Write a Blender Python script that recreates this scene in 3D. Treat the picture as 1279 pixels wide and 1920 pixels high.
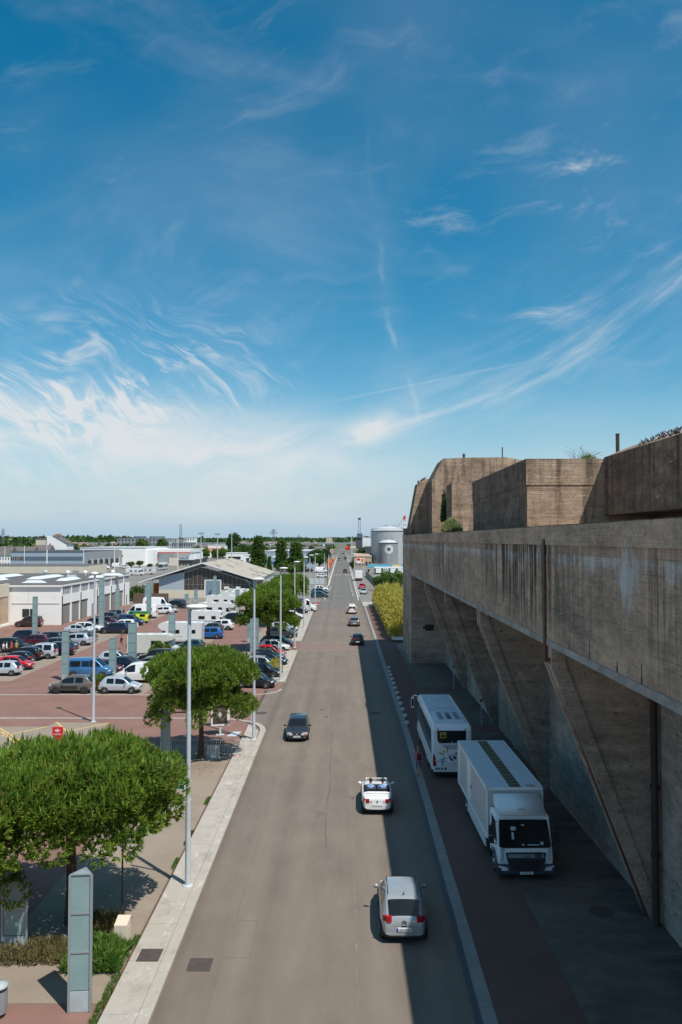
import bpy, bmesh, math, random
import numpy as np
from mathutils import Vector, Matrix, noise

for _o in list(bpy.data.objects):
    bpy.data.objects.remove(_o)
SC = bpy.context.scene
COL = SC.collection
R = math.radians
rng = random.Random(11)
nrg = np.random.RandomState(5)

# ------------------------------------------------------------------ camera
CAM_H, FPX = 14.5, 1493.3
cam_d = bpy.data.cameras.new("camera")
cam = bpy.data.objects.new("camera", cam_d)
COL.objects.link(cam)
cam.location = (0, 0, CAM_H)
PITCH, YAW = R(1.956), R(0.096)
cam.rotation_euler = (R(90) + PITCH, 0, YAW)
cam_d.sensor_fit = 'VERTICAL'
cam_d.sensor_height = 36
cam_d.lens = 28
cam_d.clip_start = 0.2
cam_d.clip_end = 30000
SC.camera = cam

# ------------------------------------------------------------------ light, sky, exposure
SUN = Vector((0.39, -0.44, 1.0)).normalized()
sun_d = bpy.data.lights.new("sun", 'SUN')
sun_d.energy = 4.8
sun_d.angle = R(0.5)
sun_d.color = (1.0, 0.95, 0.87)
sun = bpy.data.objects.new("sun", sun_d)
COL.objects.link(sun)
sun.location = (60, -60, 150)
sun.rotation_euler = SUN.to_track_quat('Z', 'Y').to_euler()
SC.view_settings.view_transform = 'Standard'
SC.view_settings.look = 'None'
SC.view_settings.exposure = 0.05
SC.view_settings.gamma = 1.0
SC.view_settings.use_curve_mapping = False
SC.cycles.max_bounces = 6
SC.cycles.diffuse_bounces = 3
SC.cycles.glossy_bounces = 2
SC.cycles.transparent_max_bounces = 6
SC.cycles.use_denoising = True


class E:
    """small arithmetic wrapper round shader sockets"""
    nt = None

    def __init__(s, sock):
        s.s = sock

    @staticmethod
    def op(name, *a, clamp=False):
        n = E.nt.nodes.new('ShaderNodeMath')
        n.operation = name
        n.use_clamp = clamp
        for i, x in enumerate(a):
            if isinstance(x, E):
                E.nt.links.new(x.s, n.inputs[i])
            else:
                n.inputs[i].default_value = float(x)
        return E(n.outputs[0])

    def __add__(s, o): return E.op('ADD', s, o)
    __radd__ = __add__
    def __mul__(s, o): return E.op('MULTIPLY', s, o)
    __rmul__ = __mul__
    def __sub__(s, o): return E.op('SUBTRACT', s, o)
    def __rsub__(s, o): return E.op('SUBTRACT', o, s)
    def __truediv__(s, o): return E.op('DIVIDE', s, o)
    def __neg__(s): return E.op('MULTIPLY', s, -1)
    def pow(s, o): return E.op('POWER', s, o)
    def abs(s): return E.op('ABSOLUTE', s)
    def floor(s): return E.op('FLOOR', s)
    def frac(s): return E.op('FRACT', s)
    def exp(s): return E.op('EXPONENT', s)
    def clamp(s): return E.op('ADD', s, 0, clamp=True)
    def max(s, o): return E.op('MAXIMUM', s, o)
    def min(s, o): return E.op('MINIMUM', s, o)
    def gt(s, o): return E.op('GREATER_THAN', s, o)
    def lt(s, o): return E.op('LESS_THAN', s, o)

    def gauss(s, c, w):
        t = (s - c) / w
        return (-(t * t)).exp()

    def ramp(s, a, b):
        """0 below a, 1 above b, smooth"""
        n = E.nt.nodes.new('ShaderNodeMapRange')
        n.interpolation_type = 'SMOOTHSTEP'
        E.nt.links.new(s.s, n.inputs[0])
        if a <= b:
            vals = (a, b, 0, 1)
        else:
            vals = (b, a, 1, 0)
        for i, v in enumerate(vals):
            n.inputs[i + 1].default_value = v
        return E(n.outputs[0])


def vec(x, y, z=0.0):
    n = E.nt.nodes.new('ShaderNodeCombineXYZ')
    for i, v in enumerate((x, y, z)):
        if isinstance(v, E):
            E.nt.links.new(v.s, n.inputs[i])
        else:
            n.inputs[i].default_value = v
    return n.outputs[0]


def nz(v, scale=1.0, detail=3.0, rough=0.55, dist=0.0):
    n = E.nt.nodes.new('ShaderNodeTexNoise')
    E.nt.links.new(v, n.inputs['Vector'])
    n.inputs['Scale'].default_value = scale
    n.inputs['Detail'].default_value = detail
    n.inputs['Roughness'].default_value = rough
    n.inputs['Distortion'].default_value = dist
    return E(n.outputs[0])


def wn(v):
    n = E.nt.nodes.new('ShaderNodeTexWhiteNoise')
    n.noise_dimensions = '3D'
    E.nt.links.new(v, n.inputs['Vector'])
    return E(n.outputs[0])


def mixc(f, a, b):
    n = E.nt.nodes.new('ShaderNodeMix')
    n.data_type = 'RGBA'
    for i, x in ((0, f), (6, a), (7, b)):
        if isinstance(x, E):
            E.nt.links.new(x.s, n.inputs[i])
        elif isinstance(x, (int, float)):
            n.inputs[i].default_value = x
        elif isinstance(x, (tuple, list)):
            n.inputs[i].default_value = (*x[:3], 1)
        else:
            E.nt.links.new(x, n.inputs[i])
    return n.outputs[2]


def scalec(col, f):
    """colour times a factor socket"""
    n = E.nt.nodes.new('ShaderNodeVectorMath')
    n.operation = 'SCALE'
    if isinstance(col, (tuple, list)):
        n.inputs[0].default_value = col[:3]
    else:
        E.nt.links.new(col, n.inputs[0])
    if isinstance(f, E):
        E.nt.links.new(f.s, n.inputs['Scale'])
    else:
        n.inputs['Scale'].default_value = f
    return n.outputs[0]


world = bpy.data.worlds.new("World")
SC.world = world
world.use_nodes = True
wt = world.node_tree
wt.nodes.clear()
E.nt = wt
SKY_STRENGTH = 0.11
sky = wt.nodes.new('ShaderNodeTexSky')
sky.sky_type = 'NISHITA'
sky.sun_disc = False
sky.sun_elevation = math.asin(SUN.z)
sky.sun_rotation = math.atan2(SUN.x, SUN.y)
sky.altitude = 0
sky.air_density = 1.0
sky.dust_density = 0.3
sky.ozone_density = 2.0
hs = wt.nodes.new('ShaderNodeHueSaturation')
hs.inputs['Saturation'].default_value = 1.46
hs.inputs['Value'].default_value = 1.0
hs.inputs['Hue'].default_value = 0.480
wt.links.new(sky.outputs[0], hs.inputs['Color'])
tc = wt.nodes.new('ShaderNodeTexCoord')
sp = wt.nodes.new('ShaderNodeSeparateXYZ')
wt.links.new(tc.outputs['Generated'], sp.inputs[0])
dx, dy, dz = (E(sp.outputs[i]) for i in range(3))
ys = dy.abs().max(0.08)
su = dx / ys + 0.43          # tangent of azimuth, tangent of elevation
sv = dz / ys
def px(u): return (u - 642) / 1493.3 + 0.43
def py(v): return (1011 - v) / 1493.3
# curling cirrus plumes low in the west
warp = nz(vec(su * 3.0, sv * 3.0, 1.7), 1.0, 3, 0.55)
warp2 = nz(vec(su * 3.0, sv * 3.0, 9.3), 1.0, 3, 0.55)
a1 = su + (warp - 0.5) * 0.34
b1 = sv + (warp2 - 0.5) * 0.26
f1 = nz(vec(a1 * 9 - b1 * 9, a1 * 34 + b1 * 42, 0.3), 1.0, 5, 0.6, 0.6)
fib = f1.ramp(0.42, 0.74)
m1 = su.ramp(px(640), px(250)) * sv.gauss(py(742), 0.080) * nz(vec(su * 7, sv * 10, 4.1), 1.0, 2).ramp(0.3, 0.62)
plume = fib * m1 * 1.6
# soft veil under them that thins to the east
cl = sv - (py(812) - (su - px(60)) * 0.105)
veil = cl.gauss(0, 0.056) * su.ramp(px(900), px(470)) * (nz(vec(a1 * 5, b1 * 26, 7.7), 1.0, 5, 0.6).ramp(0.28, 0.66) * 0.65 + 0.35) * 0.95
hz = sv.gauss(py(960), 0.05) * (nz(vec(su * 3, sv * 22, 3.3), 1.0, 3).ramp(0.3, 0.75)) * 0.3
# long streak rising to the east
t = su - px(640)
cen = (py(828) + t * 0.16 + t * t * 0.78)
dd = sv - cen
wid = 0.012 + t.ramp(0.02, 0.30) * 0.006
g3 = (-(dd / wid) * (dd / wid)).exp()
st = nz(vec(su * 8 + sv * 5, dd * 70, 2.2), 1.0, 4, 0.6).ramp(0.3, 0.7)
streak = g3 * st * t.ramp(-0.12, 0.04) * t.ramp(0.62, 0.25) * 0.34
g3b = dd.gauss(0.012, 0.05) * nz(vec(su * 5 + sv * 8, dd * 60, 5.2), 1.0, 4, 0.65).ramp(0.42, 0.8) * t.ramp(-0.1, 0.1) * 0.26
blob = su.gauss(px(700), 0.045) * (sv - (su - px(700)) * 0.42).gauss(py(800), 0.020) * nz(vec(a1 * 12, b1 * 24, 8.2), 1.0, 4).ramp(0.25, 0.62) * 0.75
# old contrails
tv = sv.max(0) - py(200)
cu = px(690) + tv * tv * 0.42 + (nz(vec(sv * 9, 4.0), 1.0, 3) - 0.5) * 0.035
contr = (su - cu).gauss(0, 0.0035) * sv.ramp(py(820), py(760)) * sv.ramp(py(150), py(560)) * (nz(vec(su * 4, sv * 14, 1.1), 1.0, 3).ramp(0.42, 0.68)) * 0.22
contr2 = (su - cu - 0.004).gauss(0, 0.016) * sv.ramp(py(820), py(760)) * sv.ramp(py(200), py(640)) * 0.04
thin = (sv - py(752) - (su - px(620)) * 0.205).gauss(0, 0.0016) * su.ramp(px(600), px(680)) * su.ramp(px(1060), px(900)) * 0.14
# faint high wisps
w1 = nz(vec(a1 * 5 + b1 * 3, b1 * 14 - a1 * 5, 6.0), 1.0, 5, 0.62).ramp(0.5, 0.85)
w2 = su.gauss(px(1130), 0.13) * sv.gauss(py(420), 0.11)
w3 = su.gauss(px(1100), 0.035) * sv.gauss(py(300), 0.02) + su.gauss(px(1075), 0.03) * sv.gauss(py(390), 0.02) + su.gauss(px(1000), 0.06) * sv.gauss(py(585), 0.013) + su.gauss(px(850), 0.06) * sv.gauss(py(390), 0.035)
wisp = w1 * (w2 * 0.45 + w3 * 0.85 + 0.16) + nz(vec(su * 2.2, sv * 2.6, 12.0), 1.0, 3).ramp(0.35, 0.75) * 0.08 + nz(vec(su * 3.0 + sv * 2.5, sv * 5 - su * 1.5, 22.0), 1.0, 5, 0.6, 0.6).ramp(0.45, 0.8) * 0.12
dens = (plume + veil + hz + streak + g3b + blob + contr + contr2 + thin + wisp).clamp() * sv.ramp(0.0, 0.03) * 0.9
cloudc = scalec((0.84, 0.87, 0.89), 0.86 / SKY_STRENGTH)
haze_c = scalec((0.43, 0.59, 0.72), 0.95 / SKY_STRENGTH)
base_c = mixc((sv.ramp(0.20, 0.0) * 0.84 + sv.ramp(0.06, 0.0) * 0.16).clamp(), hs.outputs[0], haze_c)
# pale veil added overhead, out of view, to whiten the light in the shade
over = dz.ramp(0.56, 0.80) * (0.14 + nz(vec(dx * 2.0 + dy, dy * 5.0, dz * 2.0), 1.6, 4, 0.6, 0.8).ramp(0.35, 0.75) * 0.13)
skyc = mixc((dens * dz.ramp(0.80, 0.56)).max(over), base_c, cloudc)
bg = wt.nodes.new('ShaderNodeBackground')
bg.inputs[1].default_value = SKY_STRENGTH
wt.links.new(skyc, bg.inputs[0])
wo = wt.nodes.new('ShaderNodeOutputWorld')
wt.links.new(bg.outputs[0], wo.inputs[0])

# ------------------------------------------------------------------ helpers: where a sight line meets a height
_cm = cam.rotation_euler.to_matrix()


def at(u, v, z=0.0):
    d = _cm @ Vector(((u - 639.5) / FPX, (960 - v) / FPX, -1))
    k = (z - CAM_H) / d.z
    return Vector((d.x * k, d.y * k, z))


def atD(u, v, D):
    d = _cm @ Vector(((u - 639.5) / FPX, (960 - v) / FPX, -1))
    k = D / d.y
    return Vector((d.x * k, D, CAM_H + d.z * k))


# ------------------------------------------------------------------ materials
MATS = {}


def pbr(name, col=(0.5, 0.5, 0.5), rough=0.6, metal=0.0, spec=0.5, fn=None, bump=None, trans=0.0, coat=0.0):
    if name in MATS:
        return MATS[name]
    m = bpy.data.materials.new(name)
    m.use_nodes = True
    nt = m.node_tree
    E.nt = nt
    b = nt.nodes['Principled BSDF']
    b.inputs['Base Color'].default_value = (*col, 1)
    b.inputs['Roughness'].default_value = rough
    b.inputs['Metallic'].default_value = metal
    b.inputs['Specular IOR Level'].default_value = spec
    b.inputs['Coat Weight'].default_value = coat
    b.inputs['Coat Roughness'].default_value = 0.08
    if trans:
        b.inputs['Transmission Weight'].default_value = trans
    if fn:
        g = nt.nodes.new('ShaderNodeNewGeometry')
        s = nt.nodes.new('ShaderNodeSeparateXYZ')
        nt.links.new(g.outputs['Position'], s.inputs[0])
        P = g.outputs['Position']
        x, y, z = (E(s.outputs[i]) for i in range(3))
        res = fn(P, x, y, z, g)
        c = res[0]
        if c is not None:
            nt.links.new(c, b.inputs['Base Color'])
        if len(res) > 1 and res[1] is not None:
            bp = nt.nodes.new('ShaderNodeBump')
            bp.inputs['Strength'].default_value = res[2]
            bp.inputs['Distance'].default_value = res[3]
            nt.links.new(res[1].s, bp.inputs['Height'])
            nt.links.new(bp.outputs[0], b.inputs['Normal'])
        if len(res) > 4 and res[4] is not None:
            nt.links.new(res[4].s, b.inputs['Roughness'])
    MATS[name] = m
    return m


def varied(name, col, amt=0.25, scale=0.6, rough=0.8, bumpd=0.003, fine=40.0, **k):
    def fn(P, x, y, z, g):
        a = nz(P, scale, 4)
        f = nz(P, fine, 2)
        c = scalec(col, (a - 0.5) * (2 * amt) + (f - 0.5) * (amt * 0.8) + 1.0)
        return c, f, 0.5, bumpd
    return pbr(name, col, rough, fn=fn, **k)


def f_road(P, x, y, z, g):
    big = nz(P, 0.12, 3)
    mid = nz(vec(x * 1.2, y * 0.12), 1.0, 4)
    fine = nz(P, 30, 2, 0.7)
    grit = nz(P, 160, 1, 0.7)
    # wheel tracks polished a little lighter along both lanes
    tr = x.gauss(1.35, 0.4) + x.gauss(3.1, 0.4) + x.gauss(-1.9, 0.4) + x.gauss(-3.7, 0.4)
    newer = y.gt(178).max((y - x * 0.4).gt(166) * nz(P, 0.3, 2).gt(0.4))
    edge = (x + 5.75).abs().ramp(0.5, 0.0) * 0.18 + (x - 4.4).abs().ramp(0.6, 0.0) * 0.18
    # spots of spilled paint down the middle, cracks
    wob = nz(vec(y * 0.08, 0.5), 1.0, 2) * 1.6
    jag = nz(vec(y * 1.7, 2.5), 1.0, 3) * 0.16
    ck = (x + 1.05 - 0.0 + wob * 0.5 - 0.75 + jag).abs().ramp(0.035, 0.0) * nz(vec(y * 0.25, 7), 1.0, 2).ramp(0.38, 0.55) * y.gt(38) * y.lt(104)
    ck2 = (nz(P, 0.35, 3, 0.6) - 0.5).abs().ramp(0.006, 0.0) * nz(P, 0.09, 2).ramp(0.52, 0.6) * 0.5
    line = (x - 0.5).gauss(0, 0.045) * nz(vec(x * 9, y * 1.6, 3.0), 1.0, 4, 0.8).ramp(0.52, 0.66) * y.lt(80) * 0.55
    spots = line.max(nz(vec(x * 2.0, y * 2.0, 3.0), 2.5, 2, 0.7).ramp(0.735, 0.77) * (x + 0.6).gauss(0, 1.0))
    pat = (x + 2.6).lt(0) * 0.0
    f = 0.86 + (big - 0.5) * 0.26 + (mid - 0.5) * 0.34 + (fine - 0.5) * 0.35 + (grit - 0.5) * 0.45 + tr * 0.06 - edge - x.gauss(2.25, 0.3) * 0.07 - x.gauss(-2.8, 0.3) * 0.07 + (nz(vec(x * 0.9, y * 0.35, 9.0), 1.0, 6, 0.7) - 0.5) * 0.45
    base = mixc(newer * 0.75, (0.205, 0.168, 0.136), (0.155, 0.148, 0.136))
    c = scalec(base, f)
    oil = nz(vec(x * 3.0, y * 1.1, 5.0), 0.9, 4, 0.7).ramp(0.66, 0.74) * (x.gauss(2.2, 0.9) + x.gauss(-2.8, 0.9))
    c = mixc(oil * 0.35, c, (0.07, 0.06, 0.055))
    c = mixc((ck + ck2) * 0.8, c, (0.05, 0.045, 0.04))
    c = mixc(spots * 0.6, c, (0.5, 0.48, 0.44))
    return c, grit + fine * 0.6, 0.5, 0.006


def f_red(P, x, y, z, g):
    a = nz(P, 0.35, 6, 0.7)
    f = nz(P, 55, 2, 0.7)
    st = nz(P, 0.9, 4).ramp(0.55, 0.8)
    c = scalec((0.24, 0.132, 0.104), 0.92 + (a - 0.5) * 0.75 + (f - 0.5) * 0.6)
    c = mixc(nz(vec(x * 0.25, y * 1.2, 2.0), 1.0, 5, 0.7).ramp(0.6, 0.75) * 0.3, c, (0.10, 0.075, 0.065))
    c = mixc(st * 0.35, c, (0.19, 0.15, 0.13))
    c = mixc(y.ramp(118, 128) * x.gt(6) * 0.0, c, (0.1, 0.1, 0.1))
    return c, f, 0.5, 0.005


def f_beige(P, x, y, z, g):
    a = nz(P, 0.35, 5)
    f = nz(P, 45, 2, 0.7)
    st = nz(P, 1.3, 4).ramp(0.5, 0.75)
    c = scalec((0.30, 0.245, 0.19), 0.9 + (a - 0.5) * 0.4 + (f - 0.5) * 0.5)
    c = mixc(st * 0.3, c, (0.17, 0.145, 0.12))
    return c, f, 0.5, 0.004


def f_slab(P, x, y, z, g):
    a = nz(P, 0.9, 6, 0.7)
    f = nz(P, 40, 2, 0.7)
    st = nz(vec(x * 1.0, y * 0.6, 1.0), 1.6, 5, 0.65).ramp(0.5, 0.72)
    wh = nz(vec(x * 2.0, y * 0.9, 5.0), 1.2, 5, 0.65, 0.8).ramp(0.56, 0.70)
    isl = E(g.outputs['Random Per Island'])
    c = scalec((0.42, 0.385, 0.335), 0.86 + (a - 0.5) * 0.35 + (f - 0.5) * 0.35 + isl * 0.16)
    c = mixc(st * 0.55, c, (0.24, 0.215, 0.18))
    c = mixc(nz(P, 3.0, 3, 0.8).ramp(0.66, 0.70) * 0.5, c, (0.14, 0.12, 0.10))
    c = mixc(wh * 0.6, c, (0.62, 0.60, 0.56))
    return c, f, 0.5, 0.004


def f_apron(P, x, y, z, g):
    a = nz(P, 0.4, 5, 0.6, 1.0)
    f = nz(P, 40, 2, 0.7)
    st = nz(vec(x * 0.7, y * 1.5, 1.0), 0.8, 5, 0.6, 1.2).ramp(0.45, 0.75)
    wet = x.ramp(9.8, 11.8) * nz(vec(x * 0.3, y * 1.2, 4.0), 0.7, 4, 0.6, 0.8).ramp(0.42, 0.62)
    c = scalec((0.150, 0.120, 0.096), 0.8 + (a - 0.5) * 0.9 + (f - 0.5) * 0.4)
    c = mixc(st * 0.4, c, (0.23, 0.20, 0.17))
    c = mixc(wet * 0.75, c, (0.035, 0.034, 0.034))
    return c, f, 0.5, 0.004


def f_bunker(P, x, y, z, g):
    h = x * 0.55 + y                                   # runs along either wall direction
    upper = z.gt(15.0)
    fas = z.gt(10.35) * z.lt(15.0)
    under = z.lt(10.4)
    wav = nz(vec(h * 0.3, z * 0.3), 1.0, 2) * 0.8
    row = (z / 0.21 + wav).floor()
    jn = (z / 0.21 + wav).frac()
    brd = wn(vec((h / 3.1 + row * 0.37).floor(), row, 1.0))
    zone = nz(P, 0.17, 3, 0.6)                          # where the board marks show at all
    joint = (jn - 0.5).abs().ramp(0.42, 0.5) * nz(vec(h * 0.6, z * 3, 3.0), 1.0, 4, 0.7).ramp(0.47, 0.62) * zone.ramp(0.42, 0.58)
    big = nz(P, 0.22, 5, 0.65)
    mid = nz(vec(h * 0.8, z * 2.0, 0.0), 1.0, 6, 0.68)
    blot = nz(vec(h * 0.5, z * 0.9, 4.4), 1.0, 5, 0.65, 1.5)
    grain = nz(vec(h * 0.9, x * 2, z * 13), 1.0, 4, 0.65)
    fine = nz(P, 14, 4, 0.8)
    fine2 = nz(P, 5, 4, 0.75)
    drn = nz(vec(h * 2.6, z * 0.09, 2.0), 1.0, 6, 0.72)
    drm = nz(vec(h * 0.5, z * 0.5, 12.0), 1.0, 4, 0.7).ramp(0.26, 0.5)
    near = y.gauss(37, 7) * 1.3 + y.gauss(64, 7) * 0.7 + y.gauss(20, 0.8) * 0.6 + y.gauss(88, 8) * 0.4 + 0.18
    drip = drn.ramp(0.43, 0.55) * z.ramp(9.6, 12.6) * z.lt(14.27) * fas * near.min(1.0) * drm
    drip2 = nz(vec(h * 2.2, z * 0.12, 5.0), 1.0, 6, 0.72).ramp(0.46, 0.68) * upper * drm
    lt_ = nz(vec(h * 0.55, 0.0, 7.0), 1.0, 3, 0.6)
    ll = nz(vec(h * 2.6, z * 0.7, 9.0), 1.0, 6, 0.78)
    lime = (ll * 1.2 + lt_ * 0.9 - (13.80 - z).abs() * 0.45).ramp(0.90, 1.16) * z.lt(13.95) * fas
    lime2 = ((y.gauss(22.4, 1.1) + y.gauss(62.5, 1.2)) * (ll * 1.6 + 0.1 - (13.45 - z).abs() * 0.45)).ramp(0.42, 0.74) * z.lt(14.5) * fas
    lime3 = nz(vec(h * 0.8, z * 2.4, 13.0), 1.0, 6, 0.75, 1.0).ramp(0.62, 0.68) * upper * z.ramp(16.2, 18.2) * 0.9
    spl = nz(vec(h * 0.9, z * 1.1, 21.0), 1.0, 5, 0.75, 0.6).ramp(0.64, 0.69) * 0.35
    wv = nz(vec(h * 0.16, 3.0), 1.0, 3) * 1.6
    wv2 = nz(vec(h * 1.6, 3.0), 1.0, 5, 0.7) * 0.5
    crk = ((z - 10.9 - wv - wv2).abs().ramp(0.03, 0.0) + (z - 11.8 - wv * 1.3 - wv2).abs().ramp(0.025, 0.0)) * nz(vec(h * 0.35, z * 0.3, 8.0), 1.0, 3).ramp(0.42, 0.6) * fas
    crd = ((z - 10.86 - wv - wv2).abs().ramp(0.03, 0.0)) * nz(vec(h * 0.3, z * 0.3, 18.0), 1.0, 3).ramp(0.42, 0.6) * fas
    holes = nz(vec(h * 1.8, z * 1.5, 2.0), 1.7, 3, 0.8).ramp(0.70, 0.73)
    pits = nz(P, 5.5, 2, 0.9).ramp(0.66, 0.70)
    f = 0.74 + (brd - 0.5) * 0.07 + (big - 0.5) * 1.15 + (mid - 0.5) * 0.9 + (blot - 0.5) * 0.7 + (grain - 0.5) * 0.5 + (fine - 0.5) * 0.7 + (fine2 - 0.5) * 0.7
    base = mixc((big * 1.6 - 0.3).clamp(), (0.54, 0.40, 0.31), (0.62, 0.44, 0.31))
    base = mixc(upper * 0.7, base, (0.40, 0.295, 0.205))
    base = mixc(under * 0.6, base, (0.46, 0.365, 0.30))
    base = mixc(under * (x.gt(11.6)) * 0.7, base, (0.44, 0.40, 0.36))
    c = scalec(base, f.max(0.12))
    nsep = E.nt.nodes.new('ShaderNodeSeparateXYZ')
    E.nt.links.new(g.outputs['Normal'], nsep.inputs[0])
    west = E(nsep.outputs[0]).lt(-0.5) * upper          # road-facing sides of the upper blocks, darkened in blotches
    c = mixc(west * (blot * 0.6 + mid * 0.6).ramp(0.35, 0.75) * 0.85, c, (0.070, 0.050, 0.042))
    c = mixc(joint * 0.45, c, (0.09, 0.07, 0.055))
    c = mixc(spl, c, (0.60, 0.55, 0.50))
    c = mixc(lime.max(lime2).max(lime3) * 0.75, c, (0.66, 0.66, 0.65))
    c = mixc(crk * 0.55, c, (0.60, 0.57, 0.53))
    c = mixc(crd * 0.6, c, (0.05, 0.04, 0.035))
    c = mixc(drip.max(drip2 * 0.8) * 0.92, c, (0.035, 0.026, 0.020))
    c = mixc(holes.max(pits * 0.7) * 0.8, c, (0.03, 0.024, 0.02))
    ht = jn.min(1 - jn).ramp(0.0, 0.10) * 0.25 * zone.ramp(0.4, 0.6) + brd * 0.15 + grain * 0.4 + fine * 0.6 + fine2 * 0.6 + mid * 1.2 - holes * 2.0 - pits
    return c, ht, 1.0, 0.035


pbr('road', rough=0.85, fn=f_road)
def f_redfade(P, x, y, z, g):
    a = nz(P, 0.7, 5, 0.7)
    f = nz(P, 55, 2, 0.7)
    c = scalec((0.225, 0.152, 0.128), 0.92 + (a - 0.5) * 0.5 + (f - 0.5) * 0.6)
    edge = y.ramp(104.0, 105.6) * y.ramp(113.0, 111.4)
    return mixc((1 - edge * 0.9 + a.ramp(0.45, 0.7) * 0.5).clamp(), c, (0.205, 0.172, 0.145)), f, 0.5, 0.005


def f_redshade(P, x, y, z, g):  # same red paving, darker: the sidewalk's shade is put into the colour
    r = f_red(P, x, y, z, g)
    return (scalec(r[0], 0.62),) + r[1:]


pbr('redshade', rough=0.9, fn=f_redshade)
pbr('redfade', rough=0.88, fn=f_redfade)
pbr('red', rough=0.88, fn=f_red)
pbr('beige', rough=0.9, fn=f_beige)
pbr('slab', rough=0.85, fn=f_slab)
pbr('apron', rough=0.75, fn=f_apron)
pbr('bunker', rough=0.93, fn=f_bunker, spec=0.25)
varied('kerbstone', (0.27, 0.255, 0.235), 0.3, 1.2)
varied('limelip', (0.30, 0.28, 0.26), 0.9, 0.9, rough=0.9, fine=6)
varied('terrain', (0.13, 0.13, 0.085), 0.5, 0.01, rough=0.95)
varied('greyground', (0.20, 0.185, 0.165), 0.3, 0.05, rough=0.9)
varied('soil', (0.12, 0.085, 0.06), 0.5, 3.0)
varied('rust', (0.13, 0.055, 0.035), 0.6, 2.0, rough=0.9)
varied('rustpipe', (0.055, 0.026, 0.022), 0.5, 2.0, rough=0.7)
pbr('seamgrey', (0.11, 0.10, 0.09), 0.8)
pbr('whiteline', (0.62, 0.60, 0.56), 0.7)
pbr('yellowline', (0.62, 0.42, 0.13), 0.7)
varied('iron', (0.075, 0.06, 0.052), 0.4, 5.0, rough=0.7)
varied('galv', (0.50, 0.54, 0.58), 0.15, 1.5, rough=0.45, fine=8)
pbr('lampwhite', (0.78, 0.78, 0.76), 0.4)
pbr('steelframe', (0.34, 0.39, 0.41), 0.45, 0.4)


def f_totem(P, x, y, z, g):
    a = nz(P, 1.3, 3)
    d = nz(vec(x, y, z * 5), 3.0, 3)
    c = scalec((0.27, 0.40, 0.40), 0.85 + (a - 0.5) * 0.25 + (d - 0.5) * 0.2)
    return c, None, 0, 0


pbr('totemglass', rough=0.25, spec=0.5, fn=f_totem)
varied('totembase', (0.38, 0.44, 0.45), 0.3, 2.5, rough=0.6)
pbr('white', (0.76, 0.76, 0.74), 0.55)
pbr('whitewall', rough=0.8, fn=lambda P, x, y, z, g: (mixc(nz(vec(x * .8 + y * .8, z * .25, 1.0), 1.0, 5, .7).ramp(.52, .72) * .3, (0.84, 0.83, 0.80), (0.55, 0.53, 0.49)),))
varied('creamwall', (0.62, 0.55, 0.44), 0.15, 0.4)
varied('roughbeige', (0.46, 0.34, 0.23), 0.35, 0.5)
varied('roofdark', (0.115, 0.108, 0.10), 0.35, 0.2)
varied('rooftile', (0.13, 0.115, 0.11), 0.3, 0.3)
varied('rooforange', (0.36, 0.17, 0.11), 0.3, 0.3)
pbr('dark', (0.02, 0.02, 0.022), 0.6)
pbr('darkgrey', (0.07, 0.075, 0.08), 0.6)
pbr('midgrey', (0.28, 0.29, 0.30), 0.6)
pbr('lightgrey', (0.50, 0.52, 0.53), 0.6)
pbr('bluegrey', (0.30, 0.37, 0.44), 0.55)
pbr('bluepanel', (0.10, 0.13, 0.17), 0.5)
pbr('cladding', (0.40, 0.45, 0.50), 0.5)
pbr('shutter', (0.20, 0.27, 0.34), 0.5)
pbr('shuttergrey', (0.30, 0.28, 0.26), 0.6)
pbr('hallglass', (0.065, 0.052, 0.045), 0.3)
pbr('skylight', (0.72, 0.77, 0.80), 0.3)
pbr('redpaint', (0.62, 0.02, 0.03), 0.45)
pbr('orangepaint', (0.80, 0.16, 0.02), 0.5)
pbr('greenfence', (0.02, 0.11, 0.08), 0.5)
pbr('windowglass', (0.03, 0.04, 0.05), 0.12)
pbr('trunk', rough=0.9, fn=lambda P, x, y, z, g: (scalec((0.085, 0.055, 0.042), 0.6 + nz(vec(x * 6, y * 6, z * 1.5), 2.0, 4) * 0.9), nz(vec(x * 6, y * 6, z * 2), 2.5, 3), 0.8, 0.02))


def foliage(name, c1, c2, c3=None, tr=0.35):
    if name in MATS:
        return MATS[name]
    m = bpy.data.materials.new(name)
    m.use_nodes = True
    nt = m.node_tree
    E.nt = nt
    nt.nodes.clear()
    g = nt.nodes.new('ShaderNodeNewGeometry')
    isl = E(g.outputs['Random Per Island'])
    big = nz(g.outputs['Position'], 0.9, 2)
    c = mixc((isl * 0.6 + big.ramp(0.3, 0.7) * 0.5 - 0.05).clamp(), c1, c2)
    if c3:
        c = mixc((isl * 37.3).frac().gt(0.965), c, c3)
    d = nt.nodes.new('ShaderNodeBsdfDiffuse')
    t = nt.nodes.new('ShaderNodeBsdfTranslucent')
    gl = nt.nodes.new('ShaderNodeBsdfGlossy')
    gl.inputs['Roughness'].default_value = 0.45
    gl.inputs['Color'].default_value = (0.5, 0.5, 0.5, 1)
    nt.links.new(c, d.inputs[0])
    nt.links.new(scalec(c, 1.2), t.inputs[0])
    mx = nt.nodes.new('ShaderNodeMixShader')
    mx.inputs[0].default_value = tr
    nt.links.new(d.outputs[0], mx.inputs[1])
    nt.links.new(t.outputs[0], mx.inputs[2])
    mx2 = nt.nodes.new('ShaderNodeMixShader')
    mx2.inputs[0].default_value = 0.03
    nt.links.new(mx.outputs[0], mx2.inputs[1])
    nt.links.new(gl.outputs[0], mx2.inputs[2])
    o = nt.nodes.new('ShaderNodeOutputMaterial')
    nt.links.new(mx2.outputs[0], o.inputs[0])
    MATS[name] = m
    return m


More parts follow.
